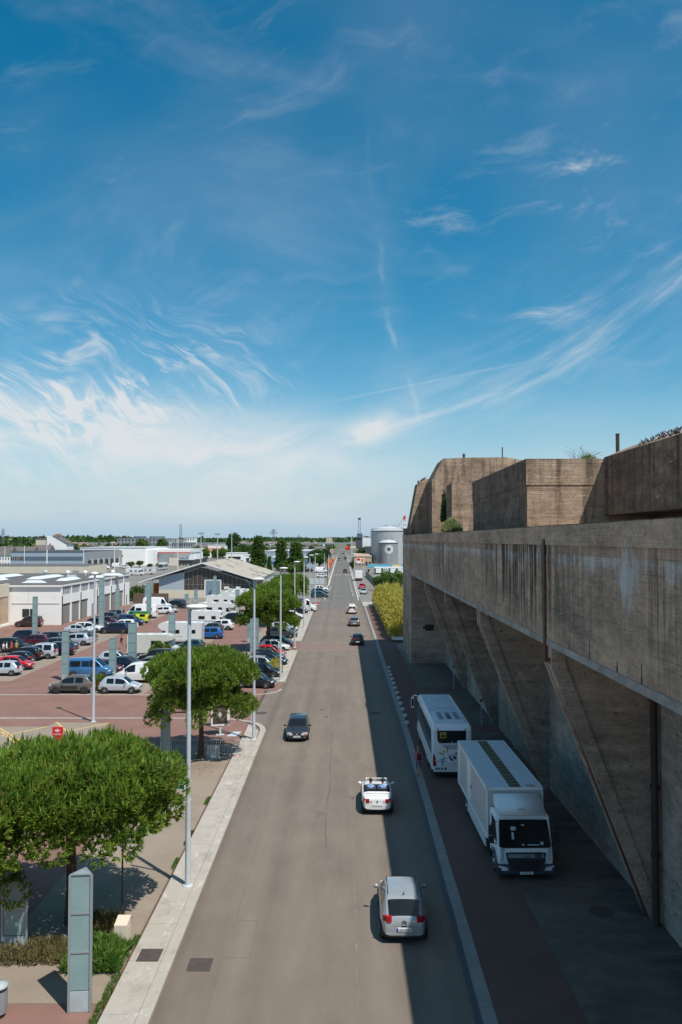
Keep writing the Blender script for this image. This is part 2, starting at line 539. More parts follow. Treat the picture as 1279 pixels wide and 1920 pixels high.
foliage('pine', (0.070, 0.14, 0.022), (0.29, 0.43, 0.06), (0.40, 0.22, 0.08), tr=0.45)
foliage('leaf', (0.045, 0.095, 0.02), (0.12, 0.20, 0.04))
foliage('leaflight', (0.07, 0.12, 0.02), (0.16, 0.24, 0.04))
foliage('leafdark', (0.03, 0.065, 0.02), (0.075, 0.13, 0.035))
foliage('broom', (0.26, 0.31, 0.05), (0.66, 0.52, 0.11), (0.35, 0.25, 0.12))
foliage('shrub', (0.05, 0.12, 0.02), (0.16, 0.28, 0.05), (0.35, 0.25, 0.1))
foliage('dryshrub', (0.10, 0.10, 0.04), (0.24, 0.20, 0.09), (0.35, 0.25, 0.1))
foliage('lavender', (0.16, 0.20, 0.08), (0.38, 0.42, 0.18))
pbr('deadleaf', (0.30, 0.17, 0.10), 0.9)

# ------------------------------------------------------------------ mesh builder and object helpers


class MB:
    def __init__(s):
        s.v, s.f, s.m = [], [], []
        s.sm = []

    def add(s, vs, fs, mi=0, smooth=False):
        b = len(s.v)
        s.v.extend([tuple(p) for p in vs])
        for f in fs:
            s.f.append(tuple(b + i for i in f))
            s.m.append(mi)
            s.sm.append(smooth)
        return s

    def box(s, x0, x1, y0, y1, z0, z1, mi=0):
        vs = [(x, y, z) for z in (z0, z1) for y in (y0, y1) for x in (x0, x1)]
        return s.add(vs, [(0, 2, 3, 1), (4, 5, 7, 6), (0, 1, 5, 4), (2, 6, 7, 3), (0, 4, 6, 2), (1, 3, 7, 5)], mi)

    def obox(s, c, sx, sy, sz, rz=0, mi=0):
        """box standing on c, turned by rz"""
        co, si = math.cos(rz), math.sin(rz)
        vs = []
        for z in (0, sz):
            for y in (-sy / 2, sy / 2):
                for x in (-sx / 2, sx / 2):
                    vs.append((c[0] + x * co - y * si, c[1] + x * si + y * co, c[2] + z))
        return s.add(vs, [(0, 2, 3, 1), (4, 5, 7, 6), (0, 1, 5, 4), (2, 6, 7, 3), (0, 4, 6, 2), (1, 3, 7, 5)], mi)

    def prism(s, poly, z0, z1, mi=0):
        n = len(poly)
        vs = [(p[0], p[1], z0) for p in poly] + [(p[0], p[1], z1) for p in poly]
        fs = [tuple(range(n))[::-1], tuple(range(n, 2 * n))] + [(i, (i + 1) % n, n + (i + 1) % n, n + i) for i in range(n)]
        return s.add(vs, fs, mi)

    def extr(s, poly, axis, a, b, mi=0):
        """poly of 2d points extruded along axis 'x' or 'y' (poly gives the other two coordinates)"""
        n = len(poly)
        mk = (lambda p, t: (t, p[0], p[1])) if axis == 'x' else (lambda p, t: (p[0], t, p[1]))
        vs = [mk(p, a) for p in poly] + [mk(p, b) for p in poly]
        fs = [tuple(range(n))[::-1], tuple(range(n, 2 * n))] + [(i, (i + 1) % n, n + (i + 1) % n, n + i) for i in range(n)]
        return s.add(vs, fs, mi)

    def flat(s, poly, z, mi=0):
        return s.add([(p[0], p[1], z) for p in poly], [tuple(range(len(poly)))], mi)

    def quad(s, *p, mi=0):
        return s.add(p, [tuple(range(len(p)))], mi)

    def tube(s, p0, p1, r0, r1=None, n=10, mi=0, cap=True):
        r1 = r0 if r1 is None else r1
        p0, p1 = Vector(p0), Vector(p1)
        d = (p1 - p0)
        q = d.to_track_quat('Z', 'Y')
        vs = []
        for p, r in ((p0, r0), (p1, r1)):
            for i in range(n):
                a = 2 * math.pi * i / n
                vs.append(p + q @ Vector((r * math.cos(a), r * math.sin(a), 0)))
        fs = [(i, (i + 1) % n, n + (i + 1) % n, n + i) for i in range(n)]
        s.add(vs, fs, mi, True)
        if cap:
            s.add(vs[:n], [tuple(range(n))[::-1]], mi)
            s.add(vs[n:], [tuple(range(n))], mi)
        return s

    def path(s, pts, r, n=8, mi=0):
        for i in range(len(pts) - 1):
            ra = r[i] if isinstance(r, (list, tuple)) else r
            rb = r[i + 1] if isinstance(r, (list, tuple)) else r
            s.tube(pts[i], pts[i + 1], ra, rb, n, mi)
        return s

    def lathe(s, prof, c=(0, 0, 0), n=16, mi=0, smooth=True):
        vs = []
        for r, z in prof:
            for i in range(n):
                a = 2 * math.pi * i / n
                vs.append((c[0] + r * math.cos(a), c[1] + r * math.sin(a), c[2] + z))
        fs = []
        for k in range(len(prof) - 1):
            for i in range(n):
                fs.append((k * n + i, k * n + (i + 1) % n, (k + 1) * n + (i + 1) % n, (k + 1) * n + i))
        s.add(vs, fs, mi, smooth)
        s.add(vs[:n], [tuple(range(n))[::-1]], mi)
        s.add(vs[-n:], [tuple(range(n))], mi)
        return s

    def band(s, pts, w, z0, z1, mi=0):
        """strip of width w (to the left of travel) along pts"""
        P = [Vector((p[0], p[1])) for p in pts]
        L = []
        for i, p in enumerate(P):
            a = P[max(i - 1, 0)]
            b = P[min(i + 1, len(P) - 1)]
            d = (b - a).normalized()
            L.append(p + Vector((-d.y, d.x)) * w)
        for i in range(len(P) - 1):
            s.prism([P[i], P[i + 1], L[i + 1], L[i]], z0, z1, mi)
        return s

    def mesh(s, name, mats):
        me = bpy.data.meshes.new(name)
        me.from_pydata(s.v, [], s.f)
        for m in (mats if isinstance(mats, (list, tuple)) else [mats]):
            me.materials.append(MATS[m] if isinstance(m, str) else m)
        me.polygons.foreach_set('material_index', s.m)
        me.polygons.foreach_set('use_smooth', s.sm)
        me.update()
        return me

    def build(s, name, mats, parent=None, world=True, **tags):
        if parent is not None and world:
            o0 = parent.location
            s.v = [(p[0] - o0[0], p[1] - o0[1], p[2] - o0[2]) for p in s.v]
        return link(name, s.mesh(name, mats), parent, **tags)


def link(name, me, parent=None, loc=None, rz=0, **tags):
    o = bpy.data.objects.new(name, me)
    COL.objects.link(o)
    if parent is not None:
        o.parent = parent
    if loc is not None:
        o.location = loc
        o.rotation_euler = (0, 0, rz)
    for k, v in tags.items():
        if v is not None:
            o[k] = v
    return o


def thing(name, label, cat, loc=(0, 0, 0), rz=0, group=None):
    return link(name, None, None, loc, rz, label=label, category=cat, group=group)


def struct(name, mb, mats, label=None):
    return mb.build(name, mats, kind='structure', label=label)


def fix_normals(me):
    bm = bmesh.new()
    bm.from_mesh(me)
    bmesh.ops.recalc_face_normals(bm, faces=bm.faces)
    bm.to_mesh(me)
    bm.free()


def copy_tree(o, loc, rz, label=None, group=None, scale=None):
    c = o.copy()
    COL.objects.link(c)
    c.location = loc
    c.rotation_euler = (0, 0, rz)
    if scale:
        c.scale = (scale, scale, scale) if not isinstance(scale, tuple) else scale
    if label:
        c['label'] = label
    if group:
        c['group'] = group
    for ch in o.children:
        k = ch.copy()
        COL.objects.link(k)
        k.parent = c
        for g in ch.children:
            q = g.copy()
            COL.objects.link(q)
            q.parent = k
    return c


_txt = {}


def text_mesh(name, s, size, depth=0.0, spacing=1.0):
    key = (s, size, depth, spacing)
    if key in _txt:
        return _txt[key]
    cu = bpy.data.curves.new('lettering', 'FONT')
    cu.body = s
    cu.size = size
    cu.extrude = depth
    cu.align_x = 'CENTER'
    cu.align_y = 'CENTER'
    cu.space_character = spacing
    ob = bpy.data.objects.new('lettering', cu)
    COL.objects.link(ob)
    dg = bpy.context.evaluated_depsgraph_get()
    me = bpy.data.meshes.new_from_object(ob.evaluated_get(dg))
    bpy.data.objects.remove(ob)
    _txt[key] = me
    return me


def lettering(s, size, mat, parent, loc, rot, depth=0.004, spacing=1.0, name='lettering'):
    me = text_mesh(name, s, size, depth, spacing).copy()
    me.materials.clear()
    me.materials.append(MATS[mat])
    o = link(name, me, parent)
    o.location = loc
    o.rotation_euler = rot
    return o
# ================================================================== ground, road, pavements
m = MB(); m.flat([(-9000, -300), (9000, -300), (9000, 14000), (-9000, 14000)], -0.06)
struct('terrain', m, 'terrain')
m = MB(); m.flat([(-160, -60), (60, -60), (60, 720), (-160, 720)], -0.03)
struct('ground', m, 'greyground')
# main road, a little uneven at its far edges
m = MB()
KL, KR = -5.78, 4.62
left = [(KL, 0), (KL, 172), (-5.25, 186), (-4.6, 212), (-4.45, 240), (-4.4, 320), (-4.35, 640), (-4.3, 1500)]
right = [(3.6, -20), (3.75, 12), (4.22, 24), (4.44, 44), (4.6, 60), (4.62, 172), (4.3, 186), (4.1, 240), (4.0, 320), (4.0, 640), (4.0, 1500)]
Lr = [(KL, -20)] + left[1:]
m.v = [(p[0], p[1], 0.0) for p in Lr] + [(p[0], p[1], 0.0) for p in right]
def strip_between(a, b, z, mb):
    ys = sorted(set([p[1] for p in a] + [p[1] for p in b]))
    def ip(pl, y):
        for i in range(len(pl) - 1):
            if pl[i][1] <= y <= pl[i + 1][1]:
                t = (y - pl[i][1]) / max(1e-6, pl[i + 1][1] - pl[i][1])
                return pl[i][0] + t * (pl[i + 1][0] - pl[i][0])
        return pl[-1][0]
    for i in range(len(ys) - 1):
        y0, y1 = ys[i], ys[i + 1]
        mb.quad((ip(a, y0), y0, z), (ip(b, y0), y0, z), (ip(b, y1), y1, z), (ip(a, y1), y1, z))
m = MB(); strip_between(Lr, right, 0.0, m)
struct('road', m, 'road')
# side-street mouth: asphalt up to the drain, red beyond
m = MB()
mouth = [(KL, 58.2), (KL, 81.0), (-7.2, 81.0), (-7.2, 58.2)]
m.flat(mouth, -0.004)
struct('junction', m, 'road')
m = MB(); m.box(-7.42, -7.18, 62.9, 77.0, -0.01, 0.006)
m.build('drain_channel', 'iron', label='dark slotted drain channel across the mouth of the side street', category='drain')
# red lot surface
m = MB(); m.flat([(-64, 57.2), (-7.42, 57.2), (-7.42, 205), (-64, 205)], -0.012)
m.flat([(-64, 24), (-12.05, 24), (-12.05, 57.2), (-64, 57.2)], -0.012)
m.flat([(-64, 8), (-7.45, 8), (-7.45, 25.4), (-12.05, 25.4), (-12.05, 24), (-64, 24)], -0.012)
struct('red_paving', m, 'red')
m = MB(); m.flat([(-12.05, 25.4), (-7.45, 25.4), (-7.45, 56.4), (-22, 56.4), (-22, 57.2 - 0.02), (-12.05, 57.2 - 0.02)][:4] + [(-12.05, 56.4)], -0.008)
struct('plaza', m, 'beige')
# bays
m = MB()
m.flat([(-43.2, 82), (-33.9, 82), (-33.9, 190), (-43.2, 190)], -0.006)
m.flat([(-27.3, 75.2), (-18.6, 75.2), (-18.6, 190), (-27.3, 190)], -0.006)
m.flat([(-12.9, 79.5), (-7.5, 79.5), (-7.5, 190), (-12.9, 190)], -0.006)
struct('parking_bays', m, 'beige')
# bus stop pad with yellow zigzag
m = MB()
pad = [at(0, 1362), at(88, 1362), at(105, 1354), at(206, 1355), at(160, 1395), at(60, 1420), at(0, 1420)]
pad = [(-60, pad[0].y), (pad[1].x, pad[1].y), (pad[2].x, pad[2].y), (pad[3].x, pad[3].y), (pad[4].x, pad[4].y), (pad[5].x, 50), (-60, 50)]
m.flat(pad, -0.006)
struct('bus_stop_pad', m, 'beige')
m = MB()
for a, b in (((104, 1354), (124, 1372)), ((206, 1355), (122, 1371)), ((0, 1372), (30, 1396)), ((88, 1362), (0, 1380)), ((60, 1400), (0, 1364))):
    A, B = at(*a), at(*b)
    m.band([A, B], 0.16, -0.004, 0.001)
struct('yellow_markings', m, 'yellowline')
# pale flush edging on both sides of the side street
m = MB()
pts = [(-64, 64.9)] + [(x, 64.9) for x in range(-60, -10, 5)]
for i in range(9):
    a = math.pi / 2 * i / 8
    pts.append((-10.6 + 4.5 * math.sin(a), 60.4 + 4.5 * math.cos(a)))
m.band(pts, 0.34, -0.004, 0.012)
pts = [(-64, 74.6)] + [(x, 74.6) for x in range(-60, -8, 5)]
for i in range(7):
    a = math.pi / 2 * i / 6
    pts.append((-8.8 + 3.0 * math.sin(a), 77.6 - 3.0 * math.cos(a)))
m.band(pts, 0.26, -0.004, 0.012)
struct('flush_kerb', m, 'slab')
m = MB()
m.flat([(-7.4, 77.4), (-6.1, 77.4), (-6.0, 80.6), (-7.4, 80.6)], -0.002)
m.flat([(-7.42, 104.0), (KL - 0.02, 104.0), (KL - 0.02, 112.9), (-7.42, 112.9)], 0.003)
struct('red_crossing', m, 'red')
m = MB(); m.flat([(KL, 104.0), (KR, 104.0), (KR, 113), (KL, 113)], 0.004)
struct('worn_red_crossing', m, 'redfade')

# left pavement: separate slabs, kerb stones along the road
root = link('pavement', None, kind='structure')
segs = [(9.0, 59.9), (81.0, 103.8), (113.2, 171.5)]
rr = random.Random(3)
for (a, b) in segs:
    y = a
    while y < b - 0.3:
        L = min(rr.choice((2.6, 3.1, 3.9)), b - y)
        mm = MB()
        if a < 20 and y + L > 59.8:
            mm.prism([(-7.28, y), (-6.22, y), (-6.3, 60.4), (-7.28, 62.6)], -0.02, 0.118)
        else:
            mm.box(-7.28, -6.19, y + 0.008, y + L - 0.008, -0.02, 0.12 + rr.uniform(-0.003, 0.003))
        mm.build('slab', 'slab', root)
        y += L
    y = a
    while y < b - 0.2:
        L = min(2.0 if y < 62 else 4.0, b - y)
        mm = MB(); mm.box(-6.175, KL, y + 0.006, y + L - 0.006, -0.05, 0.122)
        mm.build('kerb_stone', 'slab', root)
        y += L
# the rounded corner of the kerb
mm = MB()
cor = [(-5.79, 59.9), (-5.82, 60.8), (-6.0, 61.8), (-6.4, 62.7), (-7.0, 63.5), (-7.35, 63.8)]
mm.band(cor, 0.4, -0.03, 0.10)
mm.build('kerb_corner', 'slab', root)
m = MB(); m.box(-7.40, -7.285, 9, 62.2, -0.02, 0.02); m.box(-7.40, -7.285, 81, 103.8, -0.02, 0.02)
struct('rusty_edging', m, 'rust')

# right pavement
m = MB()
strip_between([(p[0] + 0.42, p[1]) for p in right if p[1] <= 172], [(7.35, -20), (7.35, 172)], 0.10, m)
struct('red_sidewalk', m, 'redshade')
root = link('kerb', None, kind='structure')
def edge_x(y):
    for i in range(len(right) - 1):
        if right[i][1] <= y <= right[i + 1][1]:
            t = (y - right[i][1]) / (right[i + 1][1] - right[i][1])
            return right[i][0] + t * (right[i + 1][0] - right[i][0])
y = 10.0
while y < 172:
    L = 1.0 if y < 62 else 3.0
    x0, x1 = edge_x(y + .01), edge_x(min(y + L, 171.9))
    mm = MB()
    g = 0.006
    mm.prism([(x0, y + g), (x0 + 0.415, y + g), (x1 + 0.415, y + L - g), (x1, y + L - g)], -0.05, 0.115 + rr.uniform(-.004, .004))
    mm.build('kerb_stone', 'kerbstone', root)
    y += L
m = MB()
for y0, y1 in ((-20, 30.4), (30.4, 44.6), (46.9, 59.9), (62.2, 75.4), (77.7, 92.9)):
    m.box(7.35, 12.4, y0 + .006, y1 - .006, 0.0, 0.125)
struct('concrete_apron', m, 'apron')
m = MB()
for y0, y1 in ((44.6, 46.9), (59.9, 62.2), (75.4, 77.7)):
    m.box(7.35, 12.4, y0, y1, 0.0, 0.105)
struct('red_strips', m, 'redshade')
m = MB(); m.flat([(4.5, 172), (11, 172), (11, 198), (4.3, 198)], 0.02)
m.flat([(4.3, 198), (12, 198), (22, 420), (4.0, 420)], 0.01)
struct('forecourt', m, 'greyground')
m = MB(); m.box(4.5, 9.5, 173, 184, 0.0, 0.06)
struct('concrete_crossing', m, 'slab')
m = MB(); m.flat([(-64, 176), (-5.9, 176), (-5.0, 215), (-5.0, 520), (-64, 520)], -0.008)
struct('asphalt_yard', m, 'greyground')

m = MB()
for y in range(8, 104, 4):
    xa, xb = edge_x(y + .01), edge_x(y + 4)
    m.quad((xa - .24, y, .004), (xa - .005, y, .004), (xb - .005, y + 4, .004), (xb - .20, y + 4, .004))
struct('gutter', m, 'darkgrey')
# far road paint
m = MB()
for k in range(7):
    x = -3.4 + k * 1.1
    if k != 3: m.box(x, x + 0.55, 322, 325, -0.003, 0.006)
for y in range(205, 300, 14):
    m.box(2.55 + (240 - y) * .004, 2.67 + (240 - y) * .004, y, y + 9, -0.003, 0.006)
m.band([(-4.2, 190), (-3.7, 212)], 0.12, -0.003, 0.006)
m.band([(-3.6, 226), (-3.3, 246)], 0.12, -0.003, 0.006)
m.box(3.75, 3.95, 190, 600, -0.003, 0.01)
m.box(-4.4, -4.15, 250, 600, -0.003, 0.01)
struct('road_markings', m, 'whiteline')
m = MB()
m.box(-4.75, -4.35, 196, 900, -0.01, 0.12); m.box(4.05, 4.4, 200, 900, -0.01, 0.12)
struct('far_kerb', m, 'slab')

# covers in road and pavement
def cover(u, v, r, label, mat='iron', z=0.0, square=None, dy=1.0):
    p = at(u, v, z)
    m = MB()
    if square:
        a, b = square
        m.box(p.x - a, p.x + a, p.y - b, p.y + b, z - 0.02, z + 0.008, 0)
        t = thing('manhole_cover', label, 'manhole cover', (p.x, p.y, z))
        m.build('frame', mat, t)
        for i in range(2):
            q = MB(); q.box(p.x - a + 0.05 + i * a, p.x - 0.02 + i * a - 0.02, p.y - b + .05, p.y + b - .05, z, z + 0.014)
            q.build('lid', mat, t)
    else:
        t = thing('manhole_cover', label, 'manhole cover', (p.x, p.y, z))
        m.lathe([(r + .06, -0.02), (r + .06, 0.006)], (p.x, p.y, z), 24, 0, False)
        m.build('frame', mat, t)
        q = MB(); q.lathe([(r, 0.0), (r, 0.012)], (p.x, p.y, z), 24, 0, False)
        q.build('lid', mat, t)
cover(281, 1791, .4, 'square rusty cover set in the pale left pavement', square=(0.38, 0.42), z=0.12)
cover(375, 1809, .4, 'square brown cover in the asphalt near the left kerb', square=(0.40, 0.42))
cover(490.5, 1337, .4, 'round cover in the road beside the drain channel')
cover(453, 1343, .5, 'round cover in the red side street near the corner')
cover(702, 1337, .42, 'round cover in the shaded lane of the road')
cover(1127, 1709, .42, 'round cover in the dark concrete apron under the bunker', z=0.125)
cover(612, 1344, .1, 'small valve cap in the road, left of a pair')
cover(603, 1331, .1, 'small valve cap in the road, farther of a pair')
# asphalt repair strip outlined near the left kerb
m = MB()
for a, b in (((-4.15, 24), (-4.15, 28.1)), ((-4.15, 28.1), (-3.2, 28.1)), ((-3.2, 28.1), (-3.2, 30.8)), ((-3.2, 30.8), (-4.05, 30.8)), ((-4.05, 30.8), (-4.05, 49)), ((-4.05, 49), (-4.9, 49))):
    m.band([a, b], 0.012, -0.002, 0.0035)
struct('repair_seam', m, 'seamgrey')

# ================================================================== the bunker
BX, BI = 8.0, 11.85
bk = thing('concrete_bunker', 'huge weathered concrete bunker with overhanging wall on sloped buttresses along the road', 'bunker', (BX, 60, 0))
seams = [-30, 12.0, 31.3, 47.2, 62.8, 78.2, 105.4]
for i in range(len(seams) - 1):
    a, b = seams[i], seams[i + 1]
    m = MB()
    m.box(BX, BX + 1.2, a + 0.015, b - 0.015, 10.62, 14.27)
    m.build('wall_panel', 'bunker', bk)
    m = MB(); m.box(BX - 0.05, BX + 1.3, a + 0.015, b - 0.015, 14.274, 15.03)
    m.build('parapet', 'bunker', bk)
    m = MB(); m.box(BX - 0.02, BX + 1.3, a + 0.012, b - 0.012, 10.36, 10.615)
    m.build('bottom_lip', 'limelip', bk)
m = MB(); m.box(BX + 0.3, 40, -30, 105.2, 14.3, 14.95)      # roof slab behind the parapet
m.build('roof_slab', 'bunker', bk)
m = MB(); m.box(BX + 1.31, 30, -30, 105.2, 10.37, 10.9)
m.build('soffit', 'bunker', bk)
m = MB(); m.box(BI + 0.1, 14, -30, 105.3, 0, 14.29)
m.build('inner_wall', 'bunker', bk)
m = MB()
m.box(BX, BI + 0.3, 92.8, 105.4, 0, 10.355)
m.build('end_pier', 'bunker', bk)
for y in (13.6, 30.6, 46.4, 61.6, 77.0):
    m = MB()
    t = 1.15
    # side plate
    m.extr([(BX + 0.14, 10.355), (BX + 0.14, 9.65), (BI - 0.06, 0), (BI + 0.14, 0), (BI + 0.14, 10.355)], 'y', y + 0.10, y + t - 0.10)
    m.build('buttress', 'bunker', bk)
    m = MB()
    for (y0, y1, off) in ((y, y + 0.16, 0.0), (y + 0.16, y + 0.34, 0.10), (y + 0.34, y + t - 0.34, 0.05), (y + t - 0.34, y + t, 0.0)):
        o = off
        m.extr([(BX + o, 10.352), (BX + o, 9.6), (BI - 0.14 + o, 0), (BI + 0.13, 0), (BI + 0.13, 0.5), (BX + 0.52 + o, 9.80), (BX + 0.52 + o, 10.352)], 'y', y0 + .002, y1 - .002)
    m.build('buttress_edge', 'bunker', bk)
# rusted drain slot down the panel beside the nearest buttress
m = MB(); m.box(BX - 0.07, BX + 0.2, 31.36, 31.62, 9.7, 14.05); m.extr([(BX - 0.05, 9.9), (BX + 0.2, 9.9), (BI - 0.05, 0.1), (BI - 0.25, 0.1)], 'y', 31.0, 31.14)
m.build('rusted_downpipe', 'rust', bk)
m = MB(); m.box(BX - 0.09, BX + 0.1, 31.30, 31.66, 13.9, 14.5); m.build('drain_hole', 'dark', bk)
m = MB(); m.box(BI + .09, BI + 0.2, 15, 29.9, 0, 10.36); m.build('near_wall_face', 'bunker', bk)
# pockets in the pier
m = MB(); m.box(9.6, 10.6, 92.77, 92.9, 3.9, 4.6); m.box(9.35, 9.6, 92.77, 92.9, 4.1, 4.4); m.build('broken_pocket', 'dark', bk)
m = MB(); m.box(BX - .02, BX + .1, 98.5, 99.5, 3.1, 4.6); m.box(BX - .02, BX + .1, 97.2, 98.0, 2.4, 3.2); m.build('broken_pocket', 'dark', bk)
# chips and knocked-out spots along the edge
rr = random.Random(8)
for y in (28.2, 25.9, 23.3, 21.4, 18.6, 35.5, 41.0):
    m = MB()
    m.box(BX - 0.004, BX + 0.02, y, y + 0.07, 10.66, 10.9 + rr.random() * .35)
    m.box(BX - 0.006, BX + 0.02, y - .03, y + 0.10, 10.62, 10.80)
    m.build('knocked_out_pocket', 'dark', bk)
# cast-iron waste pipe by the near wall
t = thing('waste_pipe', 'dark rusty vertical pipe with collars standing against the near bunker wall', 'pipe', (11.75, 30.15, 0))
m = MB(); m.tube((11.70, 30.2, 0.1), (11.70, 30.2, 10.3), 0.13, n=14); m.build('pipe', 'rustpipe', t)
for z in (2.6, 5.1, 8.4):
    m = MB(); m.tube((11.70, 30.2, z), (11.70, 30.2, z + 0.18), 0.17, n=14); m.build('collar', 'rustpipe', t)

# upper works
AX, AZ = 14.25, 18.95
def block(name, pts, faces, mat='bunker'):
    m = MB(); m.add(pts, faces); return m.build(name, mat, bk)
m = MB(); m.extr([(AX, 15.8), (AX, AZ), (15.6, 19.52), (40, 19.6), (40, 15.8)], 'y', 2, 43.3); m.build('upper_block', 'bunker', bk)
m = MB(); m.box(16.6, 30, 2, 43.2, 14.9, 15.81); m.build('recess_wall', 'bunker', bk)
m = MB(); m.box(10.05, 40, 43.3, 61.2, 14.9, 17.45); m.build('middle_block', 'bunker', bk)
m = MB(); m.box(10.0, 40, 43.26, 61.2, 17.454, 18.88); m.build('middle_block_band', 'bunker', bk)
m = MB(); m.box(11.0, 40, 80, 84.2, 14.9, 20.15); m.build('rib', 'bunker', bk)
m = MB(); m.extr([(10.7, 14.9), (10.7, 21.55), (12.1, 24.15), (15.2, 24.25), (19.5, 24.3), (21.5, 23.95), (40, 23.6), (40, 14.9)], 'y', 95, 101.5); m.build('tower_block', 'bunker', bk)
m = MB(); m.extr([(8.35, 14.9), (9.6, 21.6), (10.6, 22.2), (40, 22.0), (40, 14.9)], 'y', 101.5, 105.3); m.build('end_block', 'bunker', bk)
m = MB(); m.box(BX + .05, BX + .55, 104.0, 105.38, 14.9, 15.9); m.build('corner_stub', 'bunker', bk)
m = MB(); m.tube((14.6, 95.4, 24.2), (14.6, 95.4, 24.75), .16, n=8); m.build('vent_stub', 'rust', bk)
t = thing('steel_post', 'dark square steel post standing on the roof of the right bunker block', 'post', (15.32, 44.2, 18.88))
m = MB(); m.box(15.24, 15.40, 44.12, 44.28, 18.88, 20.35); m.build('shaft', 'rustpipe', t)
m = MB(); m.box(15.22, 15.42, 44.10, 44.30, 20.35, 20.37); m.build('cap', 'dark', t)
m = MB(); m.tube((19.3, 95.8, 24.2), (19.3, 95.8, 25.6), .07, n=6)
m.build('roof_rod', 'rustpipe', label='thin rod sticking up from the roof of the far tower block', category='rod')

# signposts at the back of the bays
for (u, v, h, lab) in ((903, 1362, 1.9, 'thin grey pole at the back of the apron behind the coach'), (851, 1292, 2.0, 'thin grey pole in the farthest bay under the bunker')):
    p = at(u, v, 0.12)
    t = thing('marker_pole', lab, 'pole', tuple(p))
    q = MB(); q.tube((p.x, p.y, .12), (p.x, p.y, .12 + h), .03, n=6); q.build('shaft', 'galv', t)
    q = MB(); q.box(p.x - .10, p.x + .10, p.y - .02, p.y + .02, .12 + h, .12 + h + .16); q.build('plate', 'darkgrey', t)

# row of concrete lumps on the red sidewalk
pts = [(115, 510), (132, 600), (160, 680), (192, 770), (224, 865), (262, 970), (303, 1080), (342, 1200), (385, 1325), (432, 1460), (483, 1605), (527, 1765)]
mesh0 = None
for i, (a, b) in enumerate(pts):
    p = at(720 + a / 12, 1210 + (b + 22) / 12, 0.10)
    if mesh0 is None:
        m = MB()
        m.lathe([(0.14, 0.0), (0.20, 0.08), (0.20, 0.20), (0.11, 0.30)], n=6, smooth=False)
        mesh0 = m.mesh('block', 'lightgrey')
    lab = {0: 'farthest pale concrete block of the row along the kerb', 11: 'nearest pale concrete block of the row, by the coach front'}.get(i, 'pale faceted concrete block in the row along the shaded kerb')
    link('concrete_block', mesh0, None, p, 0.3 + i * 0.7, label=lab, category='block', group='concrete blocks along the kerb')

# ================================================================== birds on the block edge
def bird_mesh(mat):
    m = MB()
    prof = [(0.005, -0.17), (0.03, -0.12), (0.065, -0.03), (0.075, 0.04), (0.05, 0.10), (0.03, 0.13), (0.034, 0.16), (0.03, 0.19), (0.006, 0.215)]
    n = 8
    vs = []
    for r, t_ in prof:
        zc = 0.10 + max(0, t_) * 0.75 if t_ > 0.05 else 0.10 + t_ * 0.35
        for i in range(n):
            a = 2 * math.pi * i / n
            vs.append((r * math.cos(a), t_ * 0.8, zc + r * math.sin(a)))
    fs = [(k * n + i, k * n + (i + 1) % n, (k + 1) * n + (i + 1) % n, (k + 1) * n + i) for k in range(len(prof) - 1) for i in range(n)]
    m.add(vs, fs, 0, True)
    m.add([(-.01, .17, .25), (.01, .17, .25), (0, .21, .24)], [(0, 1, 2)])
    for s in (-.02, .02):
        m.tube((s, 0, 0), (s, 0, 0.06), .005, n=4)
    return m.mesh('pigeon', mat)
pbr('pigeon', (0.045, 0.045, 0.055), 0.6)
pbr('pigeonlight', (0.35, 0.34, 0.34), 0.6)
bm_d, bm_l = bird_mesh('pigeon'), bird_mesh('pigeonlight')
rr = random.Random(21)
for i in range(46):
    y = 33.4 + 5.6 * (i / 46) ** 0.8 + rr.uniform(-.1, .1)
    k = rr.random()
    x = AX + 0.08 + k * 1.2
    z = AZ + 0.57 * (0.08 + k * 1.2) / 1.35 - 0.01
    link('pigeon', bm_l if rr.random() < 0.12 else bm_d, None, (x, y, z), rr.uniform(0, 6.28), label='dark pigeon perched in the flock on the sloping bunker roof edge', category='pigeon', group='pigeons on the bunker roof').scale = (.88,) * 3
for i in range(5):
    link('pigeon', bm_l if i % 2 else bm_d, None, (9.75 + i * .19, 101.7 + rr.random(), 21.65 + i * 0.11), rr.uniform(0, 6), label='pigeon on the slanting shoulder of the far bunker block', category='pigeon', group='pigeons on the far block').scale = (1.6,) * 3
# ================================================================== vegetation builders
def blades(P, D, length, width, n_per, spread, seed, curve=0.0):
    """tufts: at each point P (N,3) with direction D (N,3) make n_per narrow blades; returns verts, faces"""
    rs = np.random.RandomState(seed)
    N = len(P)
    P = np.repeat(P, n_per, 0)
    D = np.repeat(D, n_per, 0)
    M = len(P)
    d = D + rs.normal(0, spread, (M, 3))
    d /= np.linalg.norm(d, axis=1, keepdims=True) + 1e-9
    r = rs.normal(0, 1, (M, 3))
    s = np.cross(d, r)
    s /= np.linalg.norm(s, axis=1, keepdims=True) + 1e-9
    L = (length * rs.uniform(0.6, 1.25, (M, 1)))
    w = width * rs.uniform(0.7, 1.3, (M, 1))
    base = P - d * L * 0.1
    tip = base + d * L
    mid = base + d * L * 0.55
    V = np.stack([base, mid + s * w, tip, mid - s * w], 1).reshape(-1, 3)
    F = np.arange(M * 4).reshape(-1, 4)
    return V, F


